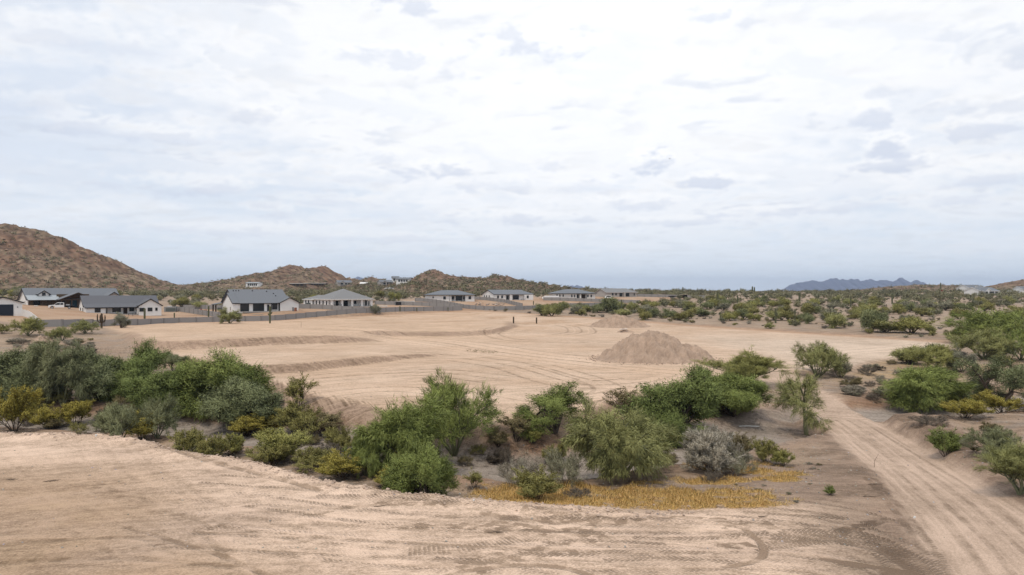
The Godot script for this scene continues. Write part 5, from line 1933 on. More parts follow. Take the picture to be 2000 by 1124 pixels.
func plant_wash() -> void:
	var rows := [
		# called, kind, look, column, foot row, width, top row, label, set back
		["mesquite_tree", "mesquite", "bluish", 25, 785, 170, 688, "dusky green mesquite at the left edge, behind the yellow-green bushes", 0],
		["palo_verde_tree", "willowy", "pale", 122, 792, 120, 664, "tall wispy grey-green tree with a pale forked trunk, second from the left edge", 0],
		["mesquite_tree", "mesquite", "bluish", 192, 782, 105, 688, "dusky mesquite right of the wispy pale-trunked tree", 0],
		["mesquite_tree", "mesquite", "deep", 258, 775, 125, 678, "dark mesquite with a gap of bank showing under its crown", 0],
		["palo_verde_tree", "palo_verde", "pale", 338, 728, 58, 686, "small airy tree with bare branches at the foot of the pad slope", 0],
		["palo_verde_tree", "palo_verde", "verde", 388, 750, 56, 698, "yellowish young tree in front of the stepped pad slope", 0],
		["mesquite_tree", "mesquite", "deep", 315, 808, 110, 726, "broad bright green mesquite left of the tallest one in the thicket", 0],
		["mesquite_tree", "mesquite", "fresh", 432, 806, 185, 692, "tallest, bright feathery mesquite of the left thicket", 2],
		["mesquite_tree", "mesquite", "bluish", 478, 838, 152, 742, "round grey-green mesquite with a dense dark base, at the right end of the thicket", 0],
		["creosote_bush", "sparse", "olive", 582, 800, 62, 738, "open spiky bush against the pale slope beside the round grey-green tree", 0],
		["creosote_bush", "creosote", "olive", 578, 846, 84, 792, "brownish bush below the open spiky bush", 0],
		["creosote_bush", "creosote", "gold", 28, 842, 92, 758, "large yellow-green bush at the left edge", 0],
		["creosote_bush", "creosote", "gold", 95, 836, 62, 796, "yellow-green bush, left one of a pair beside the large one at the edge", 0],
		["creosote_bush", "creosote", "gold", 148, 830, 54, 786, "yellow-green bush, right one of a pair under the wispy tree", 0],
		["palo_verde_tree", "round_verde", "pale", 232, 862, 92, 786, "low pale grey-green tree at the pad edge, left of the half-bare one", 0],
		["palo_verde_tree", "round_verde", "pale", 308, 856, 78, 776, "half-bare grey-green tree beside the gravel of the wash", 0],
		["creosote_bush", "creosote", "gold", 278, 856, 54, 812, "small golden bush between the two pale grey-green trees", -0.6],
		["creosote_bush", "creosote", "olive", 366, 886, 56, 843, "olive bush at the pad edge where the edge bends down", 0],
		["creosote_bush", "creosote", "olive", 412, 890, 60, 853, "middle bush of three where the pad edge bends down", 0],
		["creosote_bush", "creosote", "yellow", 450, 892, 56, 846, "bright bush beside the sandy opening in the pad edge", 0],
		["creosote_bush", "creosote", "gold", 492, 850, 84, 812, "golden bush in front of the round grey-green tree", 0],
		["creosote_bush", "creosote", "yellow", 548, 898, 100, 842, "bright yellow-green bush right of the sandy opening", 0],
		["creosote_bush", "creosote", "olive", 530, 908, 90, 868, "low olive bush on the rim in front of the bright yellow-green bush", 0],
		["creosote_bush", "creosote", "olive", 610, 918, 84, 882, "olive bush in the row on the rim left of the leaning trees", 0],
		["creosote_bush", "creosote", "gold", 668, 932, 100, 888, "golden-olive bush at the foot of the leaning trees", 0],
		["creosote_bush", "creosote", "brown", 632, 846, 80, 812, "dark brownish bush at the toe of the striped slope", 0],
		["creosote_bush", "sparse", "olive", 600, 862, 66, 806, "thin twiggy bush in front of the striped slope", 0],
		["creosote_bush", "creosote", "olive", 668, 884, 66, 838, "dark olive bush on the wash bed behind the rim", 0],
		["gray_shrub", "gray", "dead", 632, 893, 66, 868, "flat grey brush on the wash bed", 0],
		["willow_tree", "willowy", "fresh", 786, 925, 165, 786, "broad drooping bright green tree beside the pad edge", 1.5],
		["willow_tree", "willowy", "fresh", 715, 932, 92, 852, "smaller drooping tree leaning left over the pad edge", 0.4],
		["palo_verde_tree", "mesquite", "fresh", 826, 966, 132, 872, "bright green rounded tree standing right on the pad rim", 0],
		["creosote_bush", "creosote", "gold", 762, 948, 62, 918, "low golden bush tucked under the bright green tree on the rim", -0.3],
		["palo_verde_tree", "round_verde", "fresh", 888, 888, 178, 735, "tall fan-shaped palo verde with feathery upright twigs, in the middle", 0],
		["mesquite_tree", "open_mesquite", "fresh", 1083, 846, 158, 750, "open-crowned mesquite with dark bare limbs on the far bank", 0],
		["creosote_bush", "sparse", "brown", 1010, 862, 66, 812, "brownish thin bush between the fan-shaped tree and the open mesquite", 0],
		["gray_shrub", "gray", "dead", 985, 907, 34, 874, "small round dark dead bush below the red bank", 0],
		["creosote_bush", "sparse", "olive", 927, 954, 40, 922, "lone small bush on the gravel wash bed", 0],
		["gray_shrub", "gray", "gray", 1012, 946, 78, 893, "silvery shrub left of the big palo verde", 0],
		["gray_shrub", "gray", "graygreen", 1102, 948, 92, 880, "grey-green shrub against the left foot of the big palo verde", 0],
		["creosote_bush", "creosote", "olive", 1046, 978, 88, 922, "olive bush with grey stems in the dry grass in front of the silvery shrubs", 0],
		["gray_shrub", "gray", "dead", 1128, 972, 52, 956, "flat dark brush in the dry grass under the big palo verde", 0],
		["palo_verde_tree", "willowy", "verde", 1216, 932, 245, 792, "big spreading yellow-green palo verde in the dry grass", 0],
		["mesquite_tree", "mesquite", "deep", 1330, 852, 165, 728, "dense dark-green mesquite behind the big palo verde, left half of the pair", 0],
		["mesquite_tree", "mesquite", "fresh", 1432, 812, 140, 732, "dense bright green mesquite, right half of the pair by the track", 0],
		["mesquite_tree", "mesquite", "deep", 1290, 862, 92, 800, "low leafy skirt of mesquite at the foot of the dense pair", 0],
		["palo_verde_tree", "palo_verde", "yellow", 1456, 762, 128, 688, "yellowish airy palo verde rising behind the dense pair", 3],
		["creosote_bush", "sparse", "brown", 1222, 812, 78, 762, "thin brownish bushes on the far bank left of the dense pair", 0],
		["mesquite_tree", "open_mesquite", "deep", 1375, 770, 60, 714, "small dark bare-topped tree poking up between the pair", 3],
		["gray_shrub", "dense_gray", "silver", 1386, 918, 98, 846, "large round pale grey leafless shrub", 0],
		["gray_shrub", "gray", "graygreen", 1437, 926, 70, 884, "grey-green shrub leaning out right of the round leafless one", 0],
		["gray_shrub", "gray", "dead", 1392, 944, 44, 918, "little dark shrub in front of the round leafless one", 0],
		["creosote_bush", "creosote", "brown", 1444, 892, 50, 850, "brownish bush on the grey gravel, first of a row of three", 0],
		["creosote_bush", "creosote", "olive", 1493, 904, 44, 862, "middle bush of the row of three on the gravel", 0],
		["creosote_bush", "creosote", "yellow", 1528, 911, 40, 878, "small yellowish bush, last of the row nearest the track", 0],
		["palo_verde_tree", "single_verde", "verde", 1574, 850, 118, 722, "single-trunked palo verde beside the dirt track", 0],
		["palo_verde_tree", "round_verde", "verde", 1597, 736, 98, 668, "rounded many-stemmed tree at the edge of the pale pad", 0],
		["creosote_bush", "creosote", "graygreen", 1642, 738, 36, 706, "small bush beside the rounded many-stemmed tree", 0],
		["palo_verde_tree", "willowy", "fresh", 1812, 806, 145, 716, "low dome-shaped green tree right of the track", 0],
		["gray_shrub", "gray", "graygreen", 1868, 802, 70, 752, "grey twiggy shrub under the right side of the dome-shaped tree", 0],
		["palo_verde_tree", "round_verde", "yellow", 1826, 722, 92, 674, "yellowish round tree at the tip of the pale pad", 0],
		["mesquite_tree", "open_mesquite", "graygreen", 1880, 728, 56, 682, "thin grey tree between the yellowish round tree and the wide domed one", 0],
		["palo_verde_tree", "round_verde", "verde", 1922, 702, 116, 642, "wide domed tree with a dark trunk beyond the pad's tip", 0],
		["mesquite_tree", "round_verde", "fresh", 1950, 676, 165, 608, "brightest green broad tree at the right, behind the domed one", 4],
		["mesquite_tree", "round_verde", "fresh", 1994, 704, 80, 640, "bright green tree cut by the right edge, next to the domed one", 0],
		["mesquite_tree", "open_mesquite", "bluish", 1952, 792, 150, 694, "large dusky tree at the right edge behind the low yellow bushes", 0],
		["creosote_bush", "creosote", "gold", 1885, 816, 80, 782, "low yellow-green bush behind the raised earth bank", 0],
		["creosote_bush", "creosote", "gold", 1955, 806, 90, 768, "low golden bush under the large dusky tree", 0],
		["creosote_bush", "creosote", "deep", 1846, 892, 52, 842, "compact dark-green bush on the slope right of the track", 0],
		["palo_verde_tree", "round_verde", "pale", 1938, 892, 92, 832, "grey-green shrubby tree on the slope right of the track", 0],
		["palo_verde_tree", "palo_verde", "verde", 1992, 966, 118, 866, "pale feathery tree cut by the right edge, nearest on that side", 0],
		["gray_shrub", "gray", "dead", 1815, 830, 62, 812, "flat dead brush on the sandy wash right of the track", 0],
		["creosote_bush", "creosote", "deep", 1621, 967, 20, 950, "tiny bright green bush alone on the bare slope", 0],
		["palo_verde_tree", "round_verde", "yellow", 54, 656, 54, 622, "yellow-green bush-like tree in front of the white fence", 0],
		["palo_verde_tree", "round_verde", "verde", 120, 668, 44, 640, "small tree with a bare stem left of the pad's corner", 0],
		["palo_verde_tree", "round_verde", "verde", 166, 652, 42, 627, "round tree in front of the block wall by the armed cactus", 0],
		["mesquite_tree", "open_mesquite", "graygreen", 236, 641, 30, 613, "thin grey tree against the block wall", 0],
		["palo_verde_tree", "palo_verde", "verde", 449, 632, 40, 604, "airy tree in front of the block wall below the gabled house", 0],
		["palo_verde_tree", "round_verde", "graygreen", 732, 613, 20, 596, "lone bush at the wall in front of the columned house", 0],
		["creosote_bush", "creosote", "olive", 4, 652, 20, 634, "dark bush at the left edge below the garage", 0],
		["palo_verde_tree", "plain_tree", "bluish", 1058, 617, 26, 595, "grey-green tree behind the pair of short cactus posts", 0],
		["palo_verde_tree", "plain_tree", "verde", 1078, 618, 32, 596, "green tree right of the one behind the short cactus posts", 0],
		["palo_verde_tree", "plain_tree", "bluish", 1124, 613, 20, 596, "small rounded tree at the far edge of the graded ground", 0],
		["mesquite_tree", "plain_tree", "bluish", 1145, 610, 14, 596, "little dark-trunked tree at the far edge of the graded ground", 0],
		["palo_verde_tree", "plain_tree", "bluish", 1186, 611, 36, 582, "taller tree in front of the far wall and the parked van", 0],
		["palo_verde_tree", "plain_tree", "bluish", 1702, 648, 44, 606, "blue-green tree with dark foot behind the pale pad", 0],
		["palo_verde_tree", "plain_tree", "yellow", 1696, 622, 36, 596, "yellow-green tree just behind the blue-green one", 0],
		["palo_verde_tree", "plain_tree", "yellow", 1780, 652, 62, 622, "wide yellow-green bush at the back edge of the pale pad", 0],
		["palo_verde_tree", "plain_tree", "verde", 1730, 650, 44, 626, "olive bush left of the wide one at the pad's back edge", 0],
		["palo_verde_tree", "plain_tree", "verde", 1628, 640, 44, 612, "olive tree behind the pad near the tall bare cactus", 0],
		["palo_verde_tree", "plain_tree", "bluish", 1308, 620, 26, 604, "round grey-green tree near the back rim of the site", 0],
	]
	for k in 40:
		var px := rng.randf_range(0, 1320)
		var py := rng.randf_range(800, 930)
		var g := ground_at(px, py)
		if near_pad(g.x, -g.z) > 0.1 or site(g.x, -g.z) > 0.3 or (px > 880 and px < 985 and py > 880) or (px > 585 and px < 730 and py < 852) or (px > 325 and px < 435 and py < 875): continue
		var w := rng.randf_range(0.9, 2.4)
		var look: String = ["olive", "brown", "gold", "graygreen", "yellow"][rng.randi() % 5]
		set_plant("undergrowth_bush", "creosote", look, g, w, w * rng.randf_range(0.6, 0.9), {"olive": "olive", "brown": "brownish", "gold": "golden", "graygreen": "grey-green", "yellow": "yellow-green"}[look] + " undergrowth bush between the larger trees of the wash", "bush", look + " undergrowth bushes of the wash")
	var n := 0
	for r in rows:
		plant_by_photo(r[0], r[1], r[2], r[3], r[4], r[5], r[6], r[7], r[8], n)
		n += 1
	# low dark brush on the left flat and on the slope right of the track
	var brush := []
	for k in 34: brush.append([rng.randf_range(8, 190), rng.randf_range(668, 700), rng.randf_range(10, 22), 0.42])
	for k in 46: brush.append([rng.randf_range(1650, 1800), rng.randf_range(694, 785), rng.randf_range(16, 38), 0.5])
	for k in 22: brush.append([rng.randf_range(1420, 1600), rng.randf_range(905, 985), rng.randf_range(5, 11), 0.35])
	for k in 60: brush.append([rng.randf_range(560, 1330), rng.randf_range(800, 925), rng.randf_range(14, 40), 0.6])
	for k in 30: brush.append([rng.randf_range(0, 560), rng.randf_range(770, 850), rng.randf_range(18, 44), 0.6])
	for k in 14: brush.append([rng.randf_range(1830, 1990), rng.randf_range(840, 900), rng.randf_range(16, 34), 0.6])
	for k in 16: brush.append([rng.randf_range(270, 420), rng.randf_range(676, 700), rng.randf_range(8, 16), 0.5])
	for b in brush:
		var g := ground_at(b[0], b[1])
		if site(g.x, -g.z) > 0.2 or road_share(g.x, -g.z) > 0.05: continue
		var w: float = b[2] * -g.z / FOCAL
		var where := "on the flat below the garage" if b[0] < 200 else ("on the slope between track and pale pad" if b[1] < 790 and b[0] > 1600 else ("on the bare bank near the dry grass" if b[0] < 1600 and b[0] > 1400 else ("at the foot of the stepped pad" if b[0] < 500 else "on the bank right of the track")))
		if b[1] > 769 and b[1] < 926 and b[0] < 1331:
			if near_pad(g.x, -g.z) > 0.1 or (b[0] > 585 and b[0] < 730 and b[1] < 852) or (b[0] > 325 and b[0] < 435): continue
			where = "under the trees of the wash"
		var look: String = ["dead", "gray", "graygreen", "brown"][rng.randi() % 4] if where.begins_with("on") or where.begins_with("at") else ["dead", "brown", "olive", "brown"][rng.randi() % 4]
		if where.begins_with("under"):
			where += " " + ["at its left end", "left of the sandy opening", "around the drooping trees", "around the open-crowned mesquite", "by the big palo verde"][clampi(int(b[0] / 280.0), 0, 4)]
		elif b[0] > 1600: where += ", near side" if b[0] < 1725 else ", far side"
		elif b[0] < 200: where += ", at the edge" if b[0] < 70 else (", in the middle" if b[0] < 130 else ", near the pad")
		var said: String = {"dead": "dark dry", "gray": "pale grey", "graygreen": "grey-green", "brown": "brownish", "olive": "olive"}[look] + " brush " + where
		set_plant("brush_shrub", "gray" if rng.randf() < 0.75 else "creosote", look, g, w, w * b[3], ("broad low " if w > 1.6 else "low ") + said, "shrub", ("broad low " if w > 1.6 else "low ") + said)
	var shade_tufts := []  # dark tufts added round the feet of near plants as contact shade
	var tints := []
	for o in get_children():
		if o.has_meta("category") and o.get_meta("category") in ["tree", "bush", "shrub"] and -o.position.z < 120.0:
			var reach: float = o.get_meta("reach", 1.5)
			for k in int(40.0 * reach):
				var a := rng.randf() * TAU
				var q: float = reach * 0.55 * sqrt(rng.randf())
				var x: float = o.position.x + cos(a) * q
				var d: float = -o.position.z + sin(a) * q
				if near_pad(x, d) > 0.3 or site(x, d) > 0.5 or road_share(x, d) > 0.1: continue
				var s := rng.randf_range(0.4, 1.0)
				shade_tufts.append(Transform3D(Basis(Vector3.UP, rng.randf() * TAU).scaled(Vector3(s, s * 0.5, s)), Vector3(x, height(x, d) - 0.02, -d)))
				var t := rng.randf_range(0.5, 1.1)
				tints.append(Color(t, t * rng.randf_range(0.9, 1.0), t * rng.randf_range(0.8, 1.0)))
	many("contact_shade_tufts", kinds["tuft"][1][1], leaf_mats["dead"], shade_tufts, tints, "dark twiggy tufts added under the trees and bushes as contact shade")
	# dry grass
	var grass := []
	tints = []
	for k in 130000:
		var x := rng.randf_range(-6.0, 22.0)
		var d := rng.randf_range(38.5, 56.0)
		if d < lx(t_front, x) + 0.5: continue
		if gold_share(x, d) < 0.12 + rng.randf() * 0.75: continue
		var s := rng.randf_range(0.55, 1.25)
		grass.append(Transform3D(Basis(Vector3.UP, rng.randf() * TAU).scaled(Vector3(s, s * rng.randf_range(0.4, 1.7), s)), Vector3(x, height(x, d) - 0.02, -d)))
		var t := rng.randf_range(0.7, 1.0)
		tints.append(Color(t, t * rng.randf_range(0.9, 1.02), t * rng.randf_range(0.7, 1.0)))
	var st: StandardMaterial3D = leaf_mats["straw"]
	many("dry_grass", kinds["tuft"][0][1], st, grass, tints, "golden dry grass on the bank beyond the pad")
	# stones on the banks, the gravel and the rough slopes
	var stone := MB.new()
	var rr := RandomNumberGenerator.new()
	rr.seed = 77
	var ico := []
	for k in 8: ico.append(Vector3(cos(TAU * k / 8.0), rr.randf_range(-0.2, 0.4), sin(TAU * k / 8.0)) * rr.randf_range(0.7, 1.0))
	for k in 8:
		stone.tri(ico[k], Vector3(0.1, 0.75, 0), ico[(k + 1) % 8])
		stone.tri(ico[(k + 1) % 8], Vector3(0, -0.5, 0), ico[k])
	var rocks := []
	tints = []
	for k in 26000:
		var x := rng.randf_range(-42.0, 60.0)
		var d := 33.0 + 75.0 * pow(rng.randf(), 1.4)
		if absf(x) > d * 0.78: continue
		if near_pad(x, d) > 0.8 and rng.randf() < (0.93 if x < 15.0 else 0.6): continue
		if site(x, d) > 0.5 and rng.randf() < 0.97: continue
		if road_share(x, d) > 0.5 and rng.randf() < 0.9: continue
		var s := 0.02 + 0.07 * pow(rng.randf(), 4.0)
		rocks.append(Transform3D(Basis(Vector3(rng.randf(), 1, rng.randf()).normalized(), rng.randf() * TAU).scaled(Vector3(s, s * 0.8, s)), Vector3(x, height(x, d) + s * 0.2, -d)))
		var t := rng.randf_range(0.55, 1.15)
		tints.append(Color(t, t * rng.randf_range(0.84, 0.98), t * rng.randf_range(0.7, 0.92)))
	for k in 2600:
		var x := rng.randf_range(-44.0, 10.0)
		var d := lx(t_front, x) + rng.randfn(0.2, 0.7)
		var s := 0.03 + 0.12 * pow(rng.randf(), 3.0)
		rocks.append(Transform3D(Basis(Vector3(rng.randf(), 1, rng.randf()).normalized(), rng.randf() * TAU).scaled(Vector3(s, s * 0.7, s)), Vector3(x, height(x, d) + s * 0.1, -d)))
		var t := rng.randf_range(0.85, 1.25)
		tints.append(Color(t, t * 0.76, t * 0.6))
	for k in 900:
		var a := rng.randf() * TAU
		var q := 7.2 + absf(rng.randfn(0.0, 1.6))
		var x := 23.4 + cos(a) * q * 1.15
		var d := 117.0 + sin(a) * q * 0.85
		var s := 0.05 + 0.16 * pow(rng.randf(), 3.0)
		rocks.append(Transform3D(Basis(Vector3(rng.randf(), 1, rng.randf()).normalized(), rng.randf() * TAU).scaled(Vector3(s, s * 0.8, s)), Vector3(x, height(x, d) + s * 0.2, -d)))
		var t := rng.randf_range(0.7, 1.05)
		tints.append(Color(t, t * 0.74, t * 0.58))
	many("loose_stones", stone.mesh(), paint(0.95, Color(0.40, 0.40, 0.40), true), rocks, tints, "small loose stones on the banks and slopes")
	# rip-rap in the rocky yard
	for k in 46:
		var g := ground_at(rng.randf_range(930, 986), rng.randf_range(592.0, 598.5))
		var s := rng.randf_range(0.35, 0.8)
		var o := part("boulder", stone.mesh(), paint(0.95, Color(0.36, 0.29, 0.24) * rng.randf_range(0.6, 1.2)), self, g + Vector3(0, s * 0.2, 0))
		o.scale = Vector3(s, s * 0.8, s)
		o.rotation.y = rng.randf() * TAU
		tag(o, "boulder dumped in the rocky yard in front of the dark-eaved house", "rock", "boulders in the rocky yard")


# ---------------------------------------------------------------- cacti

func ribbed(b: MB, path: Array, radius: float) -> void:
	var ribs := 12
	for k in path.size() - 1:
		var p: Vector3 = path[k]
		var q: Vector3 = path[k + 1]
		var r0 := radius * (1.0 if k > 0 else 0.85)
		var r1 := radius * (1.0 if k + 1 < path.size() - 1 else 0.55)
		var dir := (q - p).normalized()
		var side := dir.cross(Vector3.FORWARD if absf(dir.z) < 0.9 else Vector3.RIGHT).normalized()
		var up := side.cross(dir)
		for j in ribs * 2:
			var e0 := TAU * j / (ribs * 2.0)
			var e1 := TAU * (j + 1) / (ribs * 2.0)
			var f0 := 1.0 if j % 2 == 0 else 0.84
			var f1 := 0.84 if j % 2 == 0 else 1.0
			var a := side * cos(e0) + up * sin(e0)
			var c := side * cos(e1) + up * sin(e1)
			b.quad(p + c * r0 * f1, p + a * r0 * f0, q + a * r1 * f0, q + c * r1 * f1)
	var tip: Vector3 = path[-1]
	var last: Vector3 = (path[-1] - path[-2]).normalized()
	var s2 := last.cross(Vector3.FORWARD if absf(last.z) < 0.9 else Vector3.RIGHT).normalized()
	var u2 := s2.cross(last)
	for j in ribs:
		var e0 := TAU * j / ribs
		var e1 := TAU * (j + 1) / ribs
		b.tri(tip + last * radius * 0.4, tip + (s2 * cos(e1) + u2 * sin(e1)) * radius * 0.55, tip + (s2 * cos(e0) + u2 * sin(e0)) * radius * 0.55)


func saguaro(at: Vector3, tall: float, radius: float, arms: Array, label: String, mat: Material, group := "") -> Node3D:
	var o := thing("saguaro_cactus", label, "cactus", at, 0.0, group)
	var b := MB.new()
	ribbed(b, [Vector3(0, -0.3, 0), Vector3(0, tall * 0.3, 0), Vector3(0.01, tall * 0.7, 0), Vector3(0, tall - radius * 0.9, 0), Vector3(0, tall - radius * 0.4, 0)], radius)
	part("trunk", b.mesh(), mat, o)
	for a in arms:      # height share, angle, reach, rise
		var c := MB.new()
		var y: float = tall * a[0]
		var e := Vector3(cos(a[1]), 0, sin(a[1]))
		var reach: float = a[2]
		var rise: float = a[3]
		ribbed(c, [Vector3(0, y, 0) + e * radius * 0.5, Vector3(0, y + reach * 0.05, 0) + e * reach * 0.7, Vector3(0, y + reach * 0.35, 0) + e * reach, Vector3(0, y + rise * 0.7, 0) + e * reach * 1.04, Vector3(0, y + rise, 0) + e * reach], radius * 0.66)
		part("arm", c.mesh(), mat, o)
	return o


func plant_cacti() -> void:
	var green := paint(0.85, Color(0.105, 0.110, 0.060))
	var brown := paint(0.9, Color(0.085, 0.062, 0.040))
	var list := [
		[198, 642, 612, 0.30, [[0.42, 0.2, 0.9, 1.6], [0.40, 3.2, 1.0, 1.9], [0.45, 1.4, 0.8, 1.5], [0.36, 4.4, 0.9, 1.4]], "many-armed saguaro in front of the block wall"],
		[282, 627, 602, 0.36, [], "armless saguaro inside the yard of the long white house"],
		[340, 626, 611, 0.24, [], "slim cactus post just behind the wall, below the grey container"],
		[407, 624, 597.5, 0.28, [], "tall bare cactus beside the red machine"],
		[527, 632, 598, 0.27, [[0.56, 0.1, 0.5, 0.5], [0.48, 3.2, 0.45, 0.4]], "tall saguaro with two stubby arms, standing before the long wall"],
		[1003, 632, 618.5, 0.30, [], "short cactus post on the graded ground, left of two"],
		[1048, 632.5, 620, 0.30, [], "short cactus post on the graded ground, right of two"],
		[781, 609, 598, 0.30, [], "dark stunted cactus at the wall below the dark gate"],
		[814, 608.5, 601, 0.28, [], "dim cactus stump against the wall, second from the gate"],
		[851, 607.5, 601, 0.22, [[0.5, 0.3, 0.3, 0.5]], "thin cactus with a side shoot near the wall's end"],
		[875, 608.5, 600.5, 0.2, [[0.75, 0.1, 0.4, 0.2], [0.75, 3.1, 0.4, 0.2]], "cross-shaped dark stump by the end of the long wall"],
		[1214, 612.5, 585, 0.24, [], "very slim tall cactus behind the smaller heap"],
		[1267, 620, 602.5, 0.30, [], "thick short saguaro on the back rim of the site"],
		[1407, 624, 609, 0.26, [[0.7, 2.6, 0.5, 0.5]], "one-armed cactus with a bush at its foot on the back rim"],
		[1042, 596, 588, 0.3, [], "dark cactus stump in front of the far wall"],
		[1402, 597, 568, 0.32, [], "tall saguaro reaching above the desert shrubs"],
		[1424, 590, 580, 0.3, [], "cactus on the plain right of the tall saguaro"],
		[1515, 632, 602, 0.32, [[0.5, 1.0, 0.5, 1.0]], "stout saguaro behind the pale pad"],
		[1553, 637, 604.5, 0.17, [], "thin pole-like cactus behind the pale pad"],
		[1562, 594, 571, 0.42, [], "broad tall saguaro on the plain below the mountains"],
		[1441, 598, 577, 0.3, [], "slender saguaro left of the broad tall one"],
		[1743, 594, 573, 0.36, [[0.5, 0.2, 0.7, 1.5]], "saguaro with one raised arm on the right plain"],
		[1799, 597, 578, 0.28, [], "plain saguaro below the scraped hillside lots"],
		[1862, 590, 574, 0.36, [], "saguaro before the lower white gabled house"],
		[1662, 600, 579, 0.3, [], "saguaro standing among the yellow-green bushes of the plain"],
		[1838, 566, 552, 0.4, [], "saguaro on the skyline beside the red vehicle"],
		[1470, 574, 559.5, 0.5, [], "left one of a close pair of saguaros on the skyline"],
		[1474, 574, 561, 0.45, [], "right one of a close pair of saguaros on the skyline"],
		[1334, 573, 561, 0.55, [], "stout saguaro on the skyline above the dark shed"],
		[1262, 573, 563, 0.35, [], "thin saguaro on the skyline above the far grey wall"],
		[1182, 566, 559, 0.4, [], "saguaro above the roof of the beige house"],
		[121, 473, 462.5, 0.5, [], "lone saguaro on the crest of the big hill"],
	]
	for s in list:
		var g := Vector3.ZERO
		if s[1] < 576:
			g = far_spot(s[0], s[1], 420.0, 900.0)
		else: g = ground_at(s[0], s[1])
		var tall: float = (s[1] - s[2]) / FOCAL * -g.z
		saguaro(g, tall, s[3] * clampf(tall / 5.0, 0.75, 1.4), s[4], s[5], brown if s[3] == 0.30 and s[1] > 630 else green)


# ---------------------------------------------------------------- the desert plain and the hillsides

func open_land(x: float, d: float) -> bool:
	if site(x, d) > 0.02 or near_pad(x, d) > 0.02 or road_share(x, d) > 0.02: return false
	if d > 156.0 and d < 450.0 and Geometry2D.is_point_in_polygon(Vector2(x, d), yards): return false
	return true


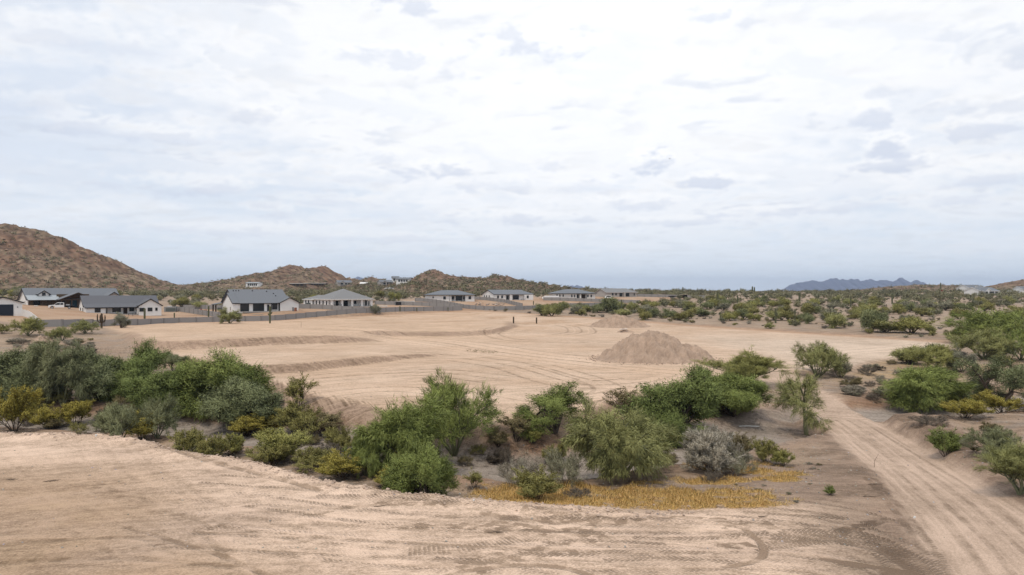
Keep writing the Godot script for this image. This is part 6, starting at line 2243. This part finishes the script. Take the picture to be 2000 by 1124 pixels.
func plant_plain() -> void:
	var spots := []
	# each: width on screen, x, d, width, height, is tree
	for k in 5800:
		var d := 100.0 + 560.0 * pow(rng.randf(), 0.8)
		var x := rng.randf_range(-0.80, 0.80) * d
		if not open_land(x, d): continue
		var sx := 1000.0 + x / d * FOCAL
		if sx < 700.0 and d < 190.0 and rng.randf() < 0.85: continue
		if sx > 1380.0 and d < 150.0 and rng.randf() < 0.5: continue
		if x < 46.0 and x > -60.0 and d < 105.0: continue
		var patch := n_soft.get_noise_2d(x * 0.02 + 7.0, d * 0.02)
		var is_tree := rng.randf() < 0.26 + 0.35 * patch + (0.16 if d > 240.0 else 0.0)
		var w := rng.randf_range(2.2, 5.2) if is_tree else rng.randf_range(0.7, 2.0)
		spots.append([w / d, x, d, w, w * (rng.randf_range(0.55, 0.85) if is_tree else rng.randf_range(0.45, 0.7)), is_tree])
	spots.sort_custom(func(a, b): return a[0] > b[0])
	var tree_looks := ["verde", "olive", "bluish", "olive", "yellow", "graygreen"]
	var bush_looks := ["brown", "graygreen", "olive", "dead", "brown", "gray"]
	var tints_said := {"verde": "green", "bluish": "dusky green", "olive": "olive", "yellow": "yellow-green", "graygreen": "grey-green", "brown": "brownish", "dead": "dark dry", "gray": "pale grey"}
	var n_tree := 0
	var n_bush := 0
	var rest := []
	var tints := []
	for s in spots:
		var at := Vector3(s[1], height(s[1], s[2]) - 0.05, -s[2])
		var col: float = 1000.0 + s[1] / s[2] * FOCAL
		var zone: String = ["below the big hill", "behind the long white house", "left of the pyramid-roofed house", "behind the yards with block walls", "beside the rocky yard", "between the far walls and the smaller heap", "behind the two heaps", "beyond the right half of the pale pad", "under the blue mountains", "below the houses on the rise", "by the bright green trees"][clampi(int([0, 250, 500, 740, 930, 1080, 1250, 1400, 1540, 1700, 1860].bsearch(int(col))) - 1, 0, 10)]
		zone += ", far back" if s[2] > 320.0 else (", midway" if s[2] > 220.0 else ", in front")
		if s[5] and n_tree < 190:
			n_tree += 1
			var look: String = tree_looks[rng.randi() % 6]
			set_plant("desert_tree", "plain_tree", look, at, s[3], s[4], ("spreading " if s[3] > 3.9 else "smallish ") + tints_said[look] + " desert tree " + zone, "tree", ("spreading " if s[3] > 3.9 else "smallish ") + tints_said[look] + " desert trees " + zone)
		elif not s[5] and n_bush < 280:
			n_bush += 1
			var look: String = bush_looks[rng.randi() % 6]
			set_plant("desert_bush", "bush", look, at, s[3], s[4], ("broad " if s[3] > 1.6 else "low ") + tints_said[look] + " desert bush " + zone, "bush", ("broad " if s[3] > 1.6 else "low ") + tints_said[look] + " desert bushes " + zone)
		else:
			var k: float = s[3] / 2.0
			rest.append(Transform3D(Basis(Vector3.UP, rng.randf() * TAU).scaled(Vector3(k, s[4] / 1.3, k)), at))
			tints.append(scrub_tint(s[5]))
	many("desert_scrub", kinds["bush"][1][1], leaf_paint(Color(1, 1, 1), 0.3), rest, tints, "scattered desert scrub reaching to the horizon")
	# outcrops and boulders of the hills
	var lump := MB.new()
	var rr := RandomNumberGenerator.new()
	rr.seed = 91
	var ring := []
	for k in 7: ring.append(Vector3(cos(TAU * k / 7.0), rr.randf_range(-0.2, 0.35), sin(TAU * k / 7.0)) * rr.randf_range(0.6, 1.05))
	for k in 7:
		lump.tri(ring[k], Vector3(0.15, 0.8, -0.1), ring[(k + 1) % 7])
		lump.tri(ring[(k + 1) % 7], Vector3(0, -0.7, 0), ring[k])
	var crags := []
	var crag_tints := []
	for k in 9000:
		var hill: Dictionary = hills[k % 4]
		var x: float = rng.randf_range(hill.xs[0], hill.xs[1])
		var d: float = hill.d - hill.front * pow(rng.randf(), 1.3) + 14.0
		if absf(x) > d * 0.8: continue
		var y := hill_height(hill, x, d)
		var crop := n_soft.get_noise_2d(x * 0.03, d * 0.03 + 20.0) + 0.5 * n_fine.get_noise_2d(x * 0.08, d * 0.08)
		if crop + (y - 20.0) * 0.012 < 0.12 or y < 10.0: continue
		var s := rng.randf_range(0.5, 1.3) * (2.0 if rng.randf() < 0.12 else 1.0)
		crags.append(Transform3D(Basis(Vector3(rng.randf() - 0.5, 1.5, rng.randf() - 0.5).normalized(), rng.randf() * TAU).scaled(Vector3(s, s * rng.randf_range(0.5, 0.9), s)), Vector3(x, y, -d)))
		var t := rng.randf_range(0.45, 1.25)
		crag_tints.append(Color(0.27 * t, 0.185 * t, 0.135 * t))
	many("rock_outcrops", lump.mesh(), paint(0.95, Color(1, 1, 1), true), crags, crag_tints, "rock outcrops and boulders strewn over the hills")
	# the far plain and the hillsides
	for zone in 5:
		rest = []
		tints = []
		var count: int = [9000, 6000, 6500, 5000, 3600][zone]
		for k in count:
			var x := 0.0
			var d := 0.0
			var y := 0.0
			if zone == 4:
				d = rng.randf_range(600.0, 1500.0)
				x = rng.randf_range(-0.78, 0.78) * d
				y = 11.4 - maxf((d - 900.0) * 0.001, 0.0) if d > 900.0 else height(x, d)
				if top_land(x, minf(d, 899.0)) > y + 0.8 and d < 900.0: continue
			else:
				var hill: Dictionary = hills[zone]
				x = rng.randf_range(hill.xs[0], hill.xs[1])
				d = hill.d - hill.front * pow(rng.randf(), 0.85) + 12.0
				if absf(x) > d * 0.8: continue
				y = hill_height(hill, x, d)
				var bare := n_soft.get_noise_2d(x * 0.02 + 50.0, d * 0.02)
				if y > 20.0 and rng.randf() < clampf(0.25 + (y - 20.0) * 0.012 + bare, 0.1, 0.8): continue
				if y < 6.5: continue
			var w := rng.randf_range(0.9, 2.5)
			if zone == 4: w = rng.randf_range(1.6, 4.5)
			elif rng.randf() < 0.2: w *= 1.7
			rest.append(Transform3D(Basis(Vector3.UP, rng.randf() * TAU).scaled(Vector3(w / 2.0, w * rng.randf_range(0.5, 0.8) / 1.3, w / 2.0)), Vector3(x, y - 0.15, -d)))
			tints.append(scrub_tint(rng.randf() < 0.5))
		many("hillside_scrub" if zone < 4 else "far_scrub", kinds["far_bush"][zone % 3][1], leaf_paint(Color(1, 1, 1), 0.3), rest, tints, "scattered scrub on the hillside" if zone < 4 else "scrub and small trees on the far plain")


func scrub_tint(tree: bool) -> Color:
	var t := rng.randf_range(0.75, 1.25)
	var c: Color
	if tree: c = Color(0.37, 0.34, 0.21).lerp(Color(0.26, 0.26, 0.175), rng.randf())
	else: c = Color(0.40, 0.33, 0.24).lerp(Color(0.26, 0.225, 0.165), rng.randf())
	return Color(c.r * t, c.g * t, c.b * t)


# ---------------------------------------------------------------- vehicles

var m_car_white: StandardMaterial3D
var m_tyre: StandardMaterial3D
var m_rim: StandardMaterial3D
var m_glass: StandardMaterial3D


func wheel(o: Node3D, at: Vector3, r: float, wide: float) -> void:
	var b := MB.new()
	b.tube(at - Vector3(0, 0, wide * 0.5), at + Vector3(0, 0, wide * 0.5), r, r, 20, true)
	var w := part("wheel", b.mesh(), m_tyre, o)
	var c := MB.new()
	c.tube(at - Vector3(0, 0, wide * 0.5 + 0.015), at + Vector3(0, 0, wide * 0.5 + 0.015), r * 0.6, r * 0.6, 16, true)
	part("rim", c.mesh(), m_rim, w)


func outline(pts: Array) -> PackedVector2Array:
	var out := PackedVector2Array()
	for p in pts: out.append(Vector2(p[0], p[1]))
	return out


func stand(called: String, label: String, category: String, px: float, py: float, d: float, turn: float) -> Node3D:
	var p := at_px(px, py, d)
	p.y = top_land(p.x, d)
	return thing(called, label, category, p, deg_to_rad(turn))


func build_vehicles() -> void:
	m_car_white = paint(0.3, Color(0.78, 0.78, 0.78))
	m_tyre = paint(0.9, Color(0.02, 0.02, 0.021))
	m_rim = paint(0.4, Color(0.35, 0.35, 0.36))
	m_glass = paint(0.08, Color(0.02, 0.025, 0.03))
	var black := paint(0.7, Color(0.018, 0.018, 0.02))
	# flat-bed pickup, its nose to the left
	var o := stand("pickup_truck", "white crew-cab pickup with a dark flat bed, parked before the timber porch", "pickup truck", 119, 603.8, 219, 33)
	var b := MB.new()
	b.extrude(outline([[-3.35, 0.45], [-3.4, 0.95], [-3.2, 1.15], [-1.95, 1.25], [-1.2, 1.9], [-0.9, 1.98], [0.55, 1.98], [0.75, 1.9], [0.78, 0.5], [-1.6, 0.5], [-1.75, 0.85], [-2.35, 1.0], [-2.95, 0.85], [-3.1, 0.45]]), -0.98, 0.98)
	part("body", b.mesh(), m_car_white, o)
	b = MB.new()
	b.extrude(outline([[-1.75, 1.28], [-1.15, 1.82], [-0.35, 1.86], [-0.35, 1.28]]), 0.985, 1.0)
	b.extrude(outline([[-0.25, 1.28], [-0.25, 1.86], [0.5, 1.84], [0.58, 1.28]]), 0.985, 1.0)
	part("side_window", b.mesh(), m_glass, o)
	b = MB.new()
	b.quad(Vector3(-1.93, 1.27, 0.85), Vector3(-1.22, 1.88, 0.8), Vector3(-1.22, 1.88, -0.8), Vector3(-1.93, 1.27, -0.85))
	part("windscreen", b.mesh(), m_glass, o, Vector3(-0.02, 0.02, 0))
	b = MB.new()
	b.box(Vector3(2.2, 0.98, 0), Vector3(2.75, 0.16, 2.2))
	b.box(Vector3(0.92, 1.4, 0), Vector3(0.08, 0.9, 2.1))
	b.box(Vector3(1.7, 0.72, 0), Vector3(3.8, 0.28, 0.9))
	part("flat_bed", b.mesh(), black, o)
	b = MB.new()
	b.box(Vector3(1.7, 1.25, 0.2), Vector3(1.1, 0.38, 1.2))
	part("tool_chest", b.mesh(), m_rim, o)
	b = MB.new()
	b.box(Vector3(-3.41, 0.9, 0.7), Vector3(0.06, 0.16, 0.36))
	part("headlight", b.mesh(), m_rim, o)
	b = MB.new()
	b.box(Vector3(-3.41, 0.9, -0.7), Vector3(0.06, 0.16, 0.36))
	part("headlight", b.mesh(), m_rim, o)
	for x in [-2.4, 2.1]:
		for z in [-0.88, 0.88]: wheel(o, Vector3(x, 0.42, z), 0.42, 0.28)
	# van before the beige house
	o = stand("van", "white van parked on the drive before the beige house", "van", 1187.5, 582, 396, 4)
	b = MB.new()
	b.extrude(outline([[-1.9, 0.4], [-1.95, 0.9], [-1.5, 1.05], [-0.9, 1.75], [1.7, 1.8], [1.9, 1.2], [1.9, 0.4]]), -0.9, 0.9)
	part("body", b.mesh(), m_car_white, o)
	b = MB.new()
	b.extrude(outline([[-1.3, 1.1], [-0.8, 1.62], [1.5, 1.65], [1.65, 1.1]]), 0.905, 0.92)
	part("side_window", b.mesh(), m_glass, o)
	for x in [-1.25, 1.2]:
		for z in [-0.8, 0.8]: wheel(o, Vector3(x, 0.36, z), 0.36, 0.24)
	# long trailer
	o = stand("travel_trailer", "long low white trailer with a grey skirt beside the hip-roofed house", "trailer", 1075, 585, 386, 3)
	b = MB.new()
	b.extrude(outline([[-4.4, 0.55], [-4.7, 1.1], [-3.6, 1.55], [-2.6, 2.1], [4.6, 2.15], [4.8, 0.6]]), -1.1, 1.1)
	part("body", b.mesh(), m_car_white, o)
	b = MB.new()
	b.box(Vector3(0.3, 1.05, 1.12), Vector3(8.6, 0.55, 0.04))
	part("stripe", b.mesh(), m_rim, o)
	b = MB.new()
	b.box(Vector3(-5.3, 0.5, 0), Vector3(1.6, 0.1, 0.12))
	part("tow_bar", b.mesh(), black, o)
	for x in [0.4, 1.4]:
		for z in [-1.0, 1.0]: wheel(o, Vector3(x, 0.36, z), 0.36, 0.22)
	# dark utility trailer
	o = stand("utility_trailer", "black open utility trailer on the bare lot by the far wall", "trailer", 1313, 582, 415, 2)
	b = MB.new()
	b.box(Vector3(0, 0.85, 0), Vector3(4.0, 0.14, 2.0))
	for z in [-0.98, 0.98]: b.box(Vector3(0, 1.1, z), Vector3(4.0, 0.6, 0.06))
	for x in [-1.98, 1.98]: b.box(Vector3(x, 1.1, 0), Vector3(0.06, 0.6, 2.0))
	part("bed", b.mesh(), black, o)
	b = MB.new()
	b.box(Vector3(-2.9, 0.6, 0), Vector3(1.8, 0.1, 0.1))
	part("tow_bar", b.mesh(), black, o)
	for x in [-0.5, 0.6]:
		for z in [-1.05, 1.05]: wheel(o, Vector3(x, 0.4, z), 0.4, 0.2)
	# camper at the right
	o = stand("camper_van", "white camper parked beside the far right white house", "camper", 1976, 574, 540, -10)
	b = MB.new()
	b.extrude(outline([[-3.2, 0.5], [-3.2, 1.4], [-2.6, 1.7], [-2.4, 2.7], [3.0, 2.8], [3.1, 0.5]]), -1.1, 1.1)
	part("body", b.mesh(), m_car_white, o)
	b = MB.new()
	b.box(Vector3(0.2, 1.9, 1.11), Vector3(2.6, 0.6, 0.04))
	part("side_window", b.mesh(), m_glass, o)
	for x in [-2.0, 1.8]:
		for z in [-0.95, 0.95]: wheel(o, Vector3(x, 0.42, z), 0.42, 0.26)
	# cars on the hill lot
	for k in 2:
		o = stand("parked_car", ["white car, left of two on the hill lot under the white house", "white car, right of two on the hill lot under the white house"][k], "car", [756.0, 763.0][k], 557.5, 548, 20, )
		b = MB.new()
		b.extrude(outline([[-2.2, 0.35], [-2.2, 0.8], [-1.2, 0.95], [-0.6, 1.45], [1.0, 1.45], [1.7, 1.0], [2.2, 0.9], [2.2, 0.35]]), -0.85, 0.85)
		part("body", b.mesh(), m_car_white, o)
		b = MB.new()
		b.extrude(outline([[-0.95, 0.95], [-0.5, 1.36], [0.9, 1.36], [1.35, 0.95]]), 0.855, 0.87)
		part("side_window", b.mesh(), m_glass, o)
		for x in [-1.35, 1.35]:
			for z in [-0.75, 0.75]: wheel(o, Vector3(x, 0.32, z), 0.32, 0.2)


func build_yard_things() -> void:
	var black := paint(0.7, Color(0.02, 0.02, 0.022))
	var steel := paint(0.6, Color(0.24, 0.24, 0.235))
	var green_gray := paint(0.7, Color(0.10, 0.115, 0.11))
	var red := paint(0.6, Color(0.22, 0.035, 0.022))
	var pale := paint(0.85, Color(0.62, 0.60, 0.56))
	var rust := paint(0.8, Color(0.24, 0.10, 0.06))
	var tan := paint(0.9, Color(0.42, 0.36, 0.29))
	var b: MB
	# grey storage container
	var o := stand("storage_container", "grey container with a white pack on its roof, at the wall's inner end", "container", 333, 609.5, 252, 12)
	b = MB.new()
	b.between(Vector3(-1.9, 0, -1.2), Vector3(1.9, 1.8, 1.2))
	part("shell", b.mesh(), steel, o)
	b = MB.new()
	b.between(Vector3(-1.3, 0.2, 1.2), Vector3(1.85, 1.35, 1.24))
	part("side_panel", b.mesh(), green_gray, o)
	b = MB.new()
	b.between(Vector3(-1.1, 1.8, -0.6), Vector3(0.3, 2.05, 0.5))
	part("roof_pack", b.mesh(), pale, o)
	# open metal shed behind
	o = stand("metal_shed", "low open grey metal shed below the hill, left of the gabled house", "shed", 345, 595, 300, 10)
	b = MB.new()
	b.between(Vector3(-2.2, 1.45, -1.6), Vector3(2.3, 1.6, 1.6))
	part("roof", b.mesh(), steel, o)
	b = MB.new()
	b.between(Vector3(-2.1, -0.2, -1.5), Vector3(2.2, 1.45, -1.4))
	b.between(Vector3(-0.6, -0.2, -1.4), Vector3(0.6, 1.2, 0.9))
	part("back_wall", b.mesh(), green_gray, o)
	for x in [-2.1, 0.9, 2.2]:
		b = MB.new()
		b.between(Vector3(x - 0.08, -0.2, 1.35), Vector3(x + 0.08, 1.45, 1.5))
		part("post", b.mesh(), pale, o)
	# red machine
	o = stand("red_machine", "small red machine with a raised arm on the reddish yard", "machine", 395.5, 609.3, 247, 20)
	b = MB.new()
	b.between(Vector3(-0.8, 0.3, -0.5), Vector3(0.5, 0.9, 0.5))
	b.between(Vector3(-0.75, 0.9, -0.35), Vector3(-0.3, 1.45, 0.35))
	part("body", b.mesh(), red, o)
	b = MB.new()
	b.tube(Vector3(0.3, 0.7, 0), Vector3(1.2, 1.1, 0), 0.09, 0.07, 8, true)
	b.tube(Vector3(1.2, 1.1, 0), Vector3(1.35, 0.3, 0), 0.07, 0.09, 8, true)
	part("arm", b.mesh(), red, o)
	b = MB.new()
	b.tube(Vector3(-0.5, 1.4, 0), Vector3(-0.45, 1.9, 0), 0.06, 0.04, 6, true)
	part("exhaust", b.mesh(), black, o)
	for z in [-0.5, 0.5]:
		b = MB.new()
		b.between(Vector3(-1.0, 0.0, z - 0.14), Vector3(0.8, 0.34, z + 0.14))
		part("crawler_track", b.mesh(), rust, o)
	# dark gate panels beside the garage
	for k in 2:
		o = stand("gate", ["dark solid gate beside the garage, in front", "dark solid gate panel behind the garage, higher up"][k], "gate", [32.0, 29.5][k], [614.5, 604.5][k], [186.0, 196.0][k], 30)
		b = MB.new()
		b.between(Vector3(-0.85 if k == 0 else -0.6, 0.05, -0.05), Vector3(0.85 if k == 0 else 0.6, 1.25, 0.05))
		part("leaf", b.mesh(), black, o)
		for x in [-0.9, 0.9]:
			b = MB.new()
			b.between(Vector3(x * (1.0 if k == 0 else 0.72) - 0.06, -0.3, -0.07), Vector3(x * (1.0 if k == 0 else 0.72) + 0.06, 1.35, 0.07))
			part("post", b.mesh(), steel, o)
	# big gate in the lot wall
	o = stand("gate", "wide black solid gate in the wall behind the columned house yard", "gate", 778, 596.6, 315, 4)
	b = MB.new()
	b.between(Vector3(-1.3, 0.05, -0.05), Vector3(1.3, 1.5, 0.05))
	part("leaf", b.mesh(), black, o)
	for x in [-1.4, 1.4]:
		b = MB.new()
		b.between(Vector3(x - 0.12, -0.3, -0.12), Vector3(x + 0.12, 1.62, 0.12))
		part("post", b.mesh(), steel, o)
	# cooling units
	for s in [[430, 602, 258, "pair of dark cooling units beside the twin gables"], [168, 611, 217, "dark cooling unit at the end wall of the long white house"], [834, 583.5, 352, "grey cooling unit at the wall of the dark-eaved house"], [952, 581, 372, "dark cooling unit at the foot of the wide gable end"], [601, 596, 292, "dark cooling unit beside the pyramid-roofed house"]]:
		o = stand("cooling_unit", s[3], "air conditioner", s[0], s[1], s[2], 30)
		for k in 2:
			b = MB.new()
			b.between(Vector3(k * 1.1 - 1.0, -0.1, -0.45), Vector3(k * 1.1 - 0.05, 1.0, 0.45))
			var c := part("casing", b.mesh(), green_gray, o)
			b = MB.new()
			b.tube(Vector3(k * 1.1 - 0.52, 1.0, 0), Vector3(k * 1.1 - 0.52, 1.04, 0), 0.36, 0.36, 14, true)
			part("fan_grille", b.mesh(), black, c)
	# heap of boards and slabs in the yards
	for s in [[503, 611.8, 236, 3.2, 0.22, 1.4, tan, "flat stack of tan sheets on the reddish yard"], [462, 603.2, 244, 1.1, 0.5, 0.8, pale, "white rubble sacks by the big glass door, left one"], [490, 603.4, 244, 1.6, 0.55, 0.9, pale, "white rubble sacks by the big glass door, right one"], [577, 602.5, 250, 0.9, 1.3, 0.7, rust, "rust-coloured water heater at the corner of the gabled house"], [572, 602.5, 250, 0.7, 1.4, 0.7, steel, "steel tank at the corner of the gabled house"], [70, 603.4, 222, 1.5, 0.3, 1.0, pale, "pale slab lying left of the pickup"], [748, 597.5, 302, 3.6, 0.5, 1.2, pale, "white covered heap on the yard right of the columned house"], [793, 592.3, 335, 8.2, 0.9, 0.8, pale, "long white low wall of stacked bags below the green trees"]]:
		o = stand("stack" if s[6] != steel else "tank", s[7], "stack" if s[6] != steel else "tank", s[0], s[1], s[2], 8)
		b = MB.new()
		if s[3] > 2.0:
			for k in 4: b.box(Vector3(s[3] * (-0.375 + 0.25 * k), s[4] * (0.5 if k % 2 else 0.44), 0), Vector3(s[3] * 0.24, s[4] * (1.0 if k % 2 else 0.88), s[5]))
			part("pile", b.mesh(), s[6], o)
		elif s[4] > 1.0:
			b.tube(Vector3(0, 0, 0), Vector3(0, s[4], 0), s[3] * 0.5, s[3] * 0.5, 14, true)
			part("shell", b.mesh(), s[6], o)
		else:
			b.tube(Vector3(-s[3] * 0.4, s[4] * 0.4, 0), Vector3(s[3] * 0.4, s[4] * 0.45, 0.1), s[4] * 0.5, s[4] * 0.42, 9, true)
			part("sack", b.mesh(), s[6], o)
	# small dark shed on the far lot
	o = stand("shed", "small dark open shed with a pale roof on the far lot", "shed", 1335, 581.5, 420, 0)
	b = MB.new()
	b.between(Vector3(-2.0, -0.2, -1.5), Vector3(2.0, 1.9, -1.4))
	for x in [-2.0, 1.9]: b.between(Vector3(x, -0.2, -1.4), Vector3(x + 0.1, 1.9, 1.4))
	part("wall", b.mesh(), black, o)
	b = MB.new()
	b.between(Vector3(-2.3, 1.9, -1.7), Vector3(2.3, 2.1, 1.7))
	part("roof", b.mesh(), tan, o)
	# red machine on the hill lot at the right
	o = stand("red_machine", "red vehicle on the scraped lots below the skyline saguaro", "machine", 1841, 567, 600, 0)
	b = MB.new()
	b.between(Vector3(-1.6, 0.3, -1.0), Vector3(1.4, 1.7, 1.0))
	b.between(Vector3(-0.6, 1.7, -0.8), Vector3(0.9, 2.5, 0.8))
	part("body", b.mesh(), red, o)
	for x in [-1.0, 1.0]: wheel(o, Vector3(x, 0.45, 1.0), 0.45, 0.3)
	# furniture on porches
	for s in [[255, 609.5, 216, "dark table with chairs on the porch of the long white house"], [660, 596, 286, "dark grill on the porch of the columned house, left"], [651, 595.5, 286, "dark low table on the porch of the columned house, far left"], [903, 585.5, 348, "dark chairs on the porch of the dark-eaved house"], [1021, 583.5, 373, "dark chairs on the porch of the gable-ended house"]]:
		o = stand("porch_furniture", s[3], "furniture", s[0], s[1], s[2], 20)
		b = MB.new()
		b.box(Vector3(0, 0.75, 0), Vector3(1.3, 0.08, 0.8))
		part("table_top", b.mesh(), black, o)
		for x in [-0.55, 0.55]:
			for z in [-0.3, 0.3]:
				b = MB.new()
				b.box(Vector3(x, 0.35, z), Vector3(0.07, 0.74, 0.07))
				part("leg", b.mesh(), black, o)
		b = MB.new()
		b.box(Vector3(1.1, 0.45, 0), Vector3(0.5, 0.08, 0.5))
		b.box(Vector3(1.32, 0.75, 0), Vector3(0.06, 0.6, 0.5))
		part("chair", b.mesh(), black, o)


func build_small_things() -> void:
	var white := paint(0.6, Color(0.7, 0.69, 0.66))
	var wood := paint(0.95, Color(0.16, 0.12, 0.09))
	var b: MB
	# white pipe lying on the gravel
	var g := ground_at(1462, 834)
	b = MB.new()
	b.tube(Vector3(-1.0, 0.06, 0.1), Vector3(-0.2, 0.07, -0.05), 0.05, 0.05, 8, true)
	b.tube(Vector3(-0.2, 0.07, -0.05), Vector3(1.0, 0.06, 0.1), 0.05, 0.05, 8, true)
	tag(part("white_pipe", b.mesh(), white, self, g), "bent white pipe lying on the gravel by the single-trunked tree", "pipe")
	# upright dry stalk on the road edge
	g = ground_at(1707, 913)
	b = MB.new()
	b.tube(Vector3(0, -0.05, 0), Vector3(0.04, 0.5, 0), 0.018, 0.014, 5)
	b.tube(Vector3(0.04, 0.5, 0), Vector3(0.28, 1.0, 0.1), 0.014, 0.007, 5)
	tag(part("dry_stalk", b.mesh(), wood, self, g), "thin dry stalk standing at the edge of the dirt track", "stick")
	# dead branches on the ground
	for s in [[1700, 946, "fallen grey branch on the bare bank beside the track"], [20, 937, "dark stick lying at the left edge of the near pad"], [95, 941, "short dark stick on the near pad, right of the one at the edge"], [960, 1040, "dark twigs pressed into the pad near the smooth patch"], [735, 990, "dark crust of wood on the pad below the drooping trees"], [1480, 1010, "thin twig on the near pad below the dry grass"], [190, 822, "pile of bare branches under the wispy tree"], [1693, 970, "short dark branch low on the bank beside the track"]]:
		g = ground_at(s[0], s[1])
		b = MB.new()
		for k in 4:
			var a := rng.randf_range(-0.5, 0.5)
			var p := Vector3(rng.randf_range(-0.3, 0.3), 0.03, rng.randf_range(-0.1, 0.1))
			b.tube(p, p + Vector3(cos(a), 0.06, sin(a)) * rng.randf_range(0.3, 0.7), 0.02, 0.008, 4)
		tag(part("branch", b.mesh(), wood, self, g), s[2], "branch")
	# pale scraps and stones that catch the eye
	for s in [[640, 862, 0.13, "white stone on the wash bed below the striped slope"], [1391, 703, 0.34, "white bucket at the right foot of the large heap"], [188, 852, 0.16, "white scrap at the rim of the near pad"], [925, 978, 0.10, "white scrap at the tip of the dry grass"], [1785, 1012, 0.12, "pale stone cluster left of the dirt track"]]:
		g = ground_at(s[0], s[1])
		b = MB.new()
		b.tube(Vector3(0, -0.02, 0), Vector3(0.02, s[2] * 0.8, 0.01), s[2] * 0.6, s[2] * 0.45, 7, true)
		tag(part("bucket" if s[2] > 0.3 else "stone", b.mesh(), white, self, g), s[3], "bucket" if s[2] > 0.3 else "stone")
	# white board on the red mound
	g = ground_at(1218, 650)
	b = MB.new()
	b.box(Vector3(0, 0.15, 0), Vector3(2.0, 0.08, 0.7), Basis(Vector3(0, 0, 1), 0.06))
	tag(part("board", b.mesh(), white, self, g + Vector3(0, 0.75, 0)), "pale board lying across the low red mound", "board")
	# survey lath
	for s in [[588, 640, "thin survey stake on the pad in front of the long wall"], [1708, 624, "dark post on the plain behind the pale pad"]]:
		g = ground_at(s[0], s[1])
		b = MB.new()
		b.box(Vector3(0, 0.6, 0), Vector3(0.06, 1.3, 0.03))
		tag(part("stake", b.mesh(), wood, self, g), s[2], "stake")
	# strip of weeds on the crossing tracks
	for k in 7:
		g = ground_at(918 + k * 8 + rng.randf_range(-3, 3), 687 + k * 0.6)
		set_plant("weed", "tuft", "brown", g, 0.9, 0.45, "dry weed in the short strip between the crossing haul tracks", "weed", "weeds between the haul tracks")
	# a bird in the sky
	var at := at_px(1308.5, 310, 150.0)
	var o := thing("bird", "small dark bird gliding high in front of the clouds", "bird", at, deg_to_rad(25))
	b = MB.new()
	b.tube(Vector3(-0.16, 0, 0), Vector3(-0.02, 0.01, 0), 0.02, 0.045, 7, true)
	b.tube(Vector3(-0.02, 0.01, 0), Vector3(0.2, 0.0, 0), 0.045, 0.012, 7, true)
	var dark := paint(0.9, Color(0.16, 0.16, 0.17))
	part("body", b.mesh(), dark, o)
	for s in [-1.0, 1.0]:
		b = MB.new()
		var r := Vector3(0.0, 0.02, s * 0.03)
		var m := Vector3(-0.03, 0.09, s * 0.22)
		var t := Vector3(0.07, 0.05, s * 0.42)
		b.tri(r + Vector3(-0.06, 0, 0), r + Vector3(0.08, 0, 0), m + Vector3(0.07, 0, 0))
		b.tri(r + Vector3(-0.06, 0, 0), m + Vector3(0.07, 0, 0), m + Vector3(-0.04, 0.004, 0))
		b.tri(m + Vector3(-0.04, 0.004, 0), m + Vector3(0.07, 0, 0), t)
		part("wing", b.mesh(), dark, o)
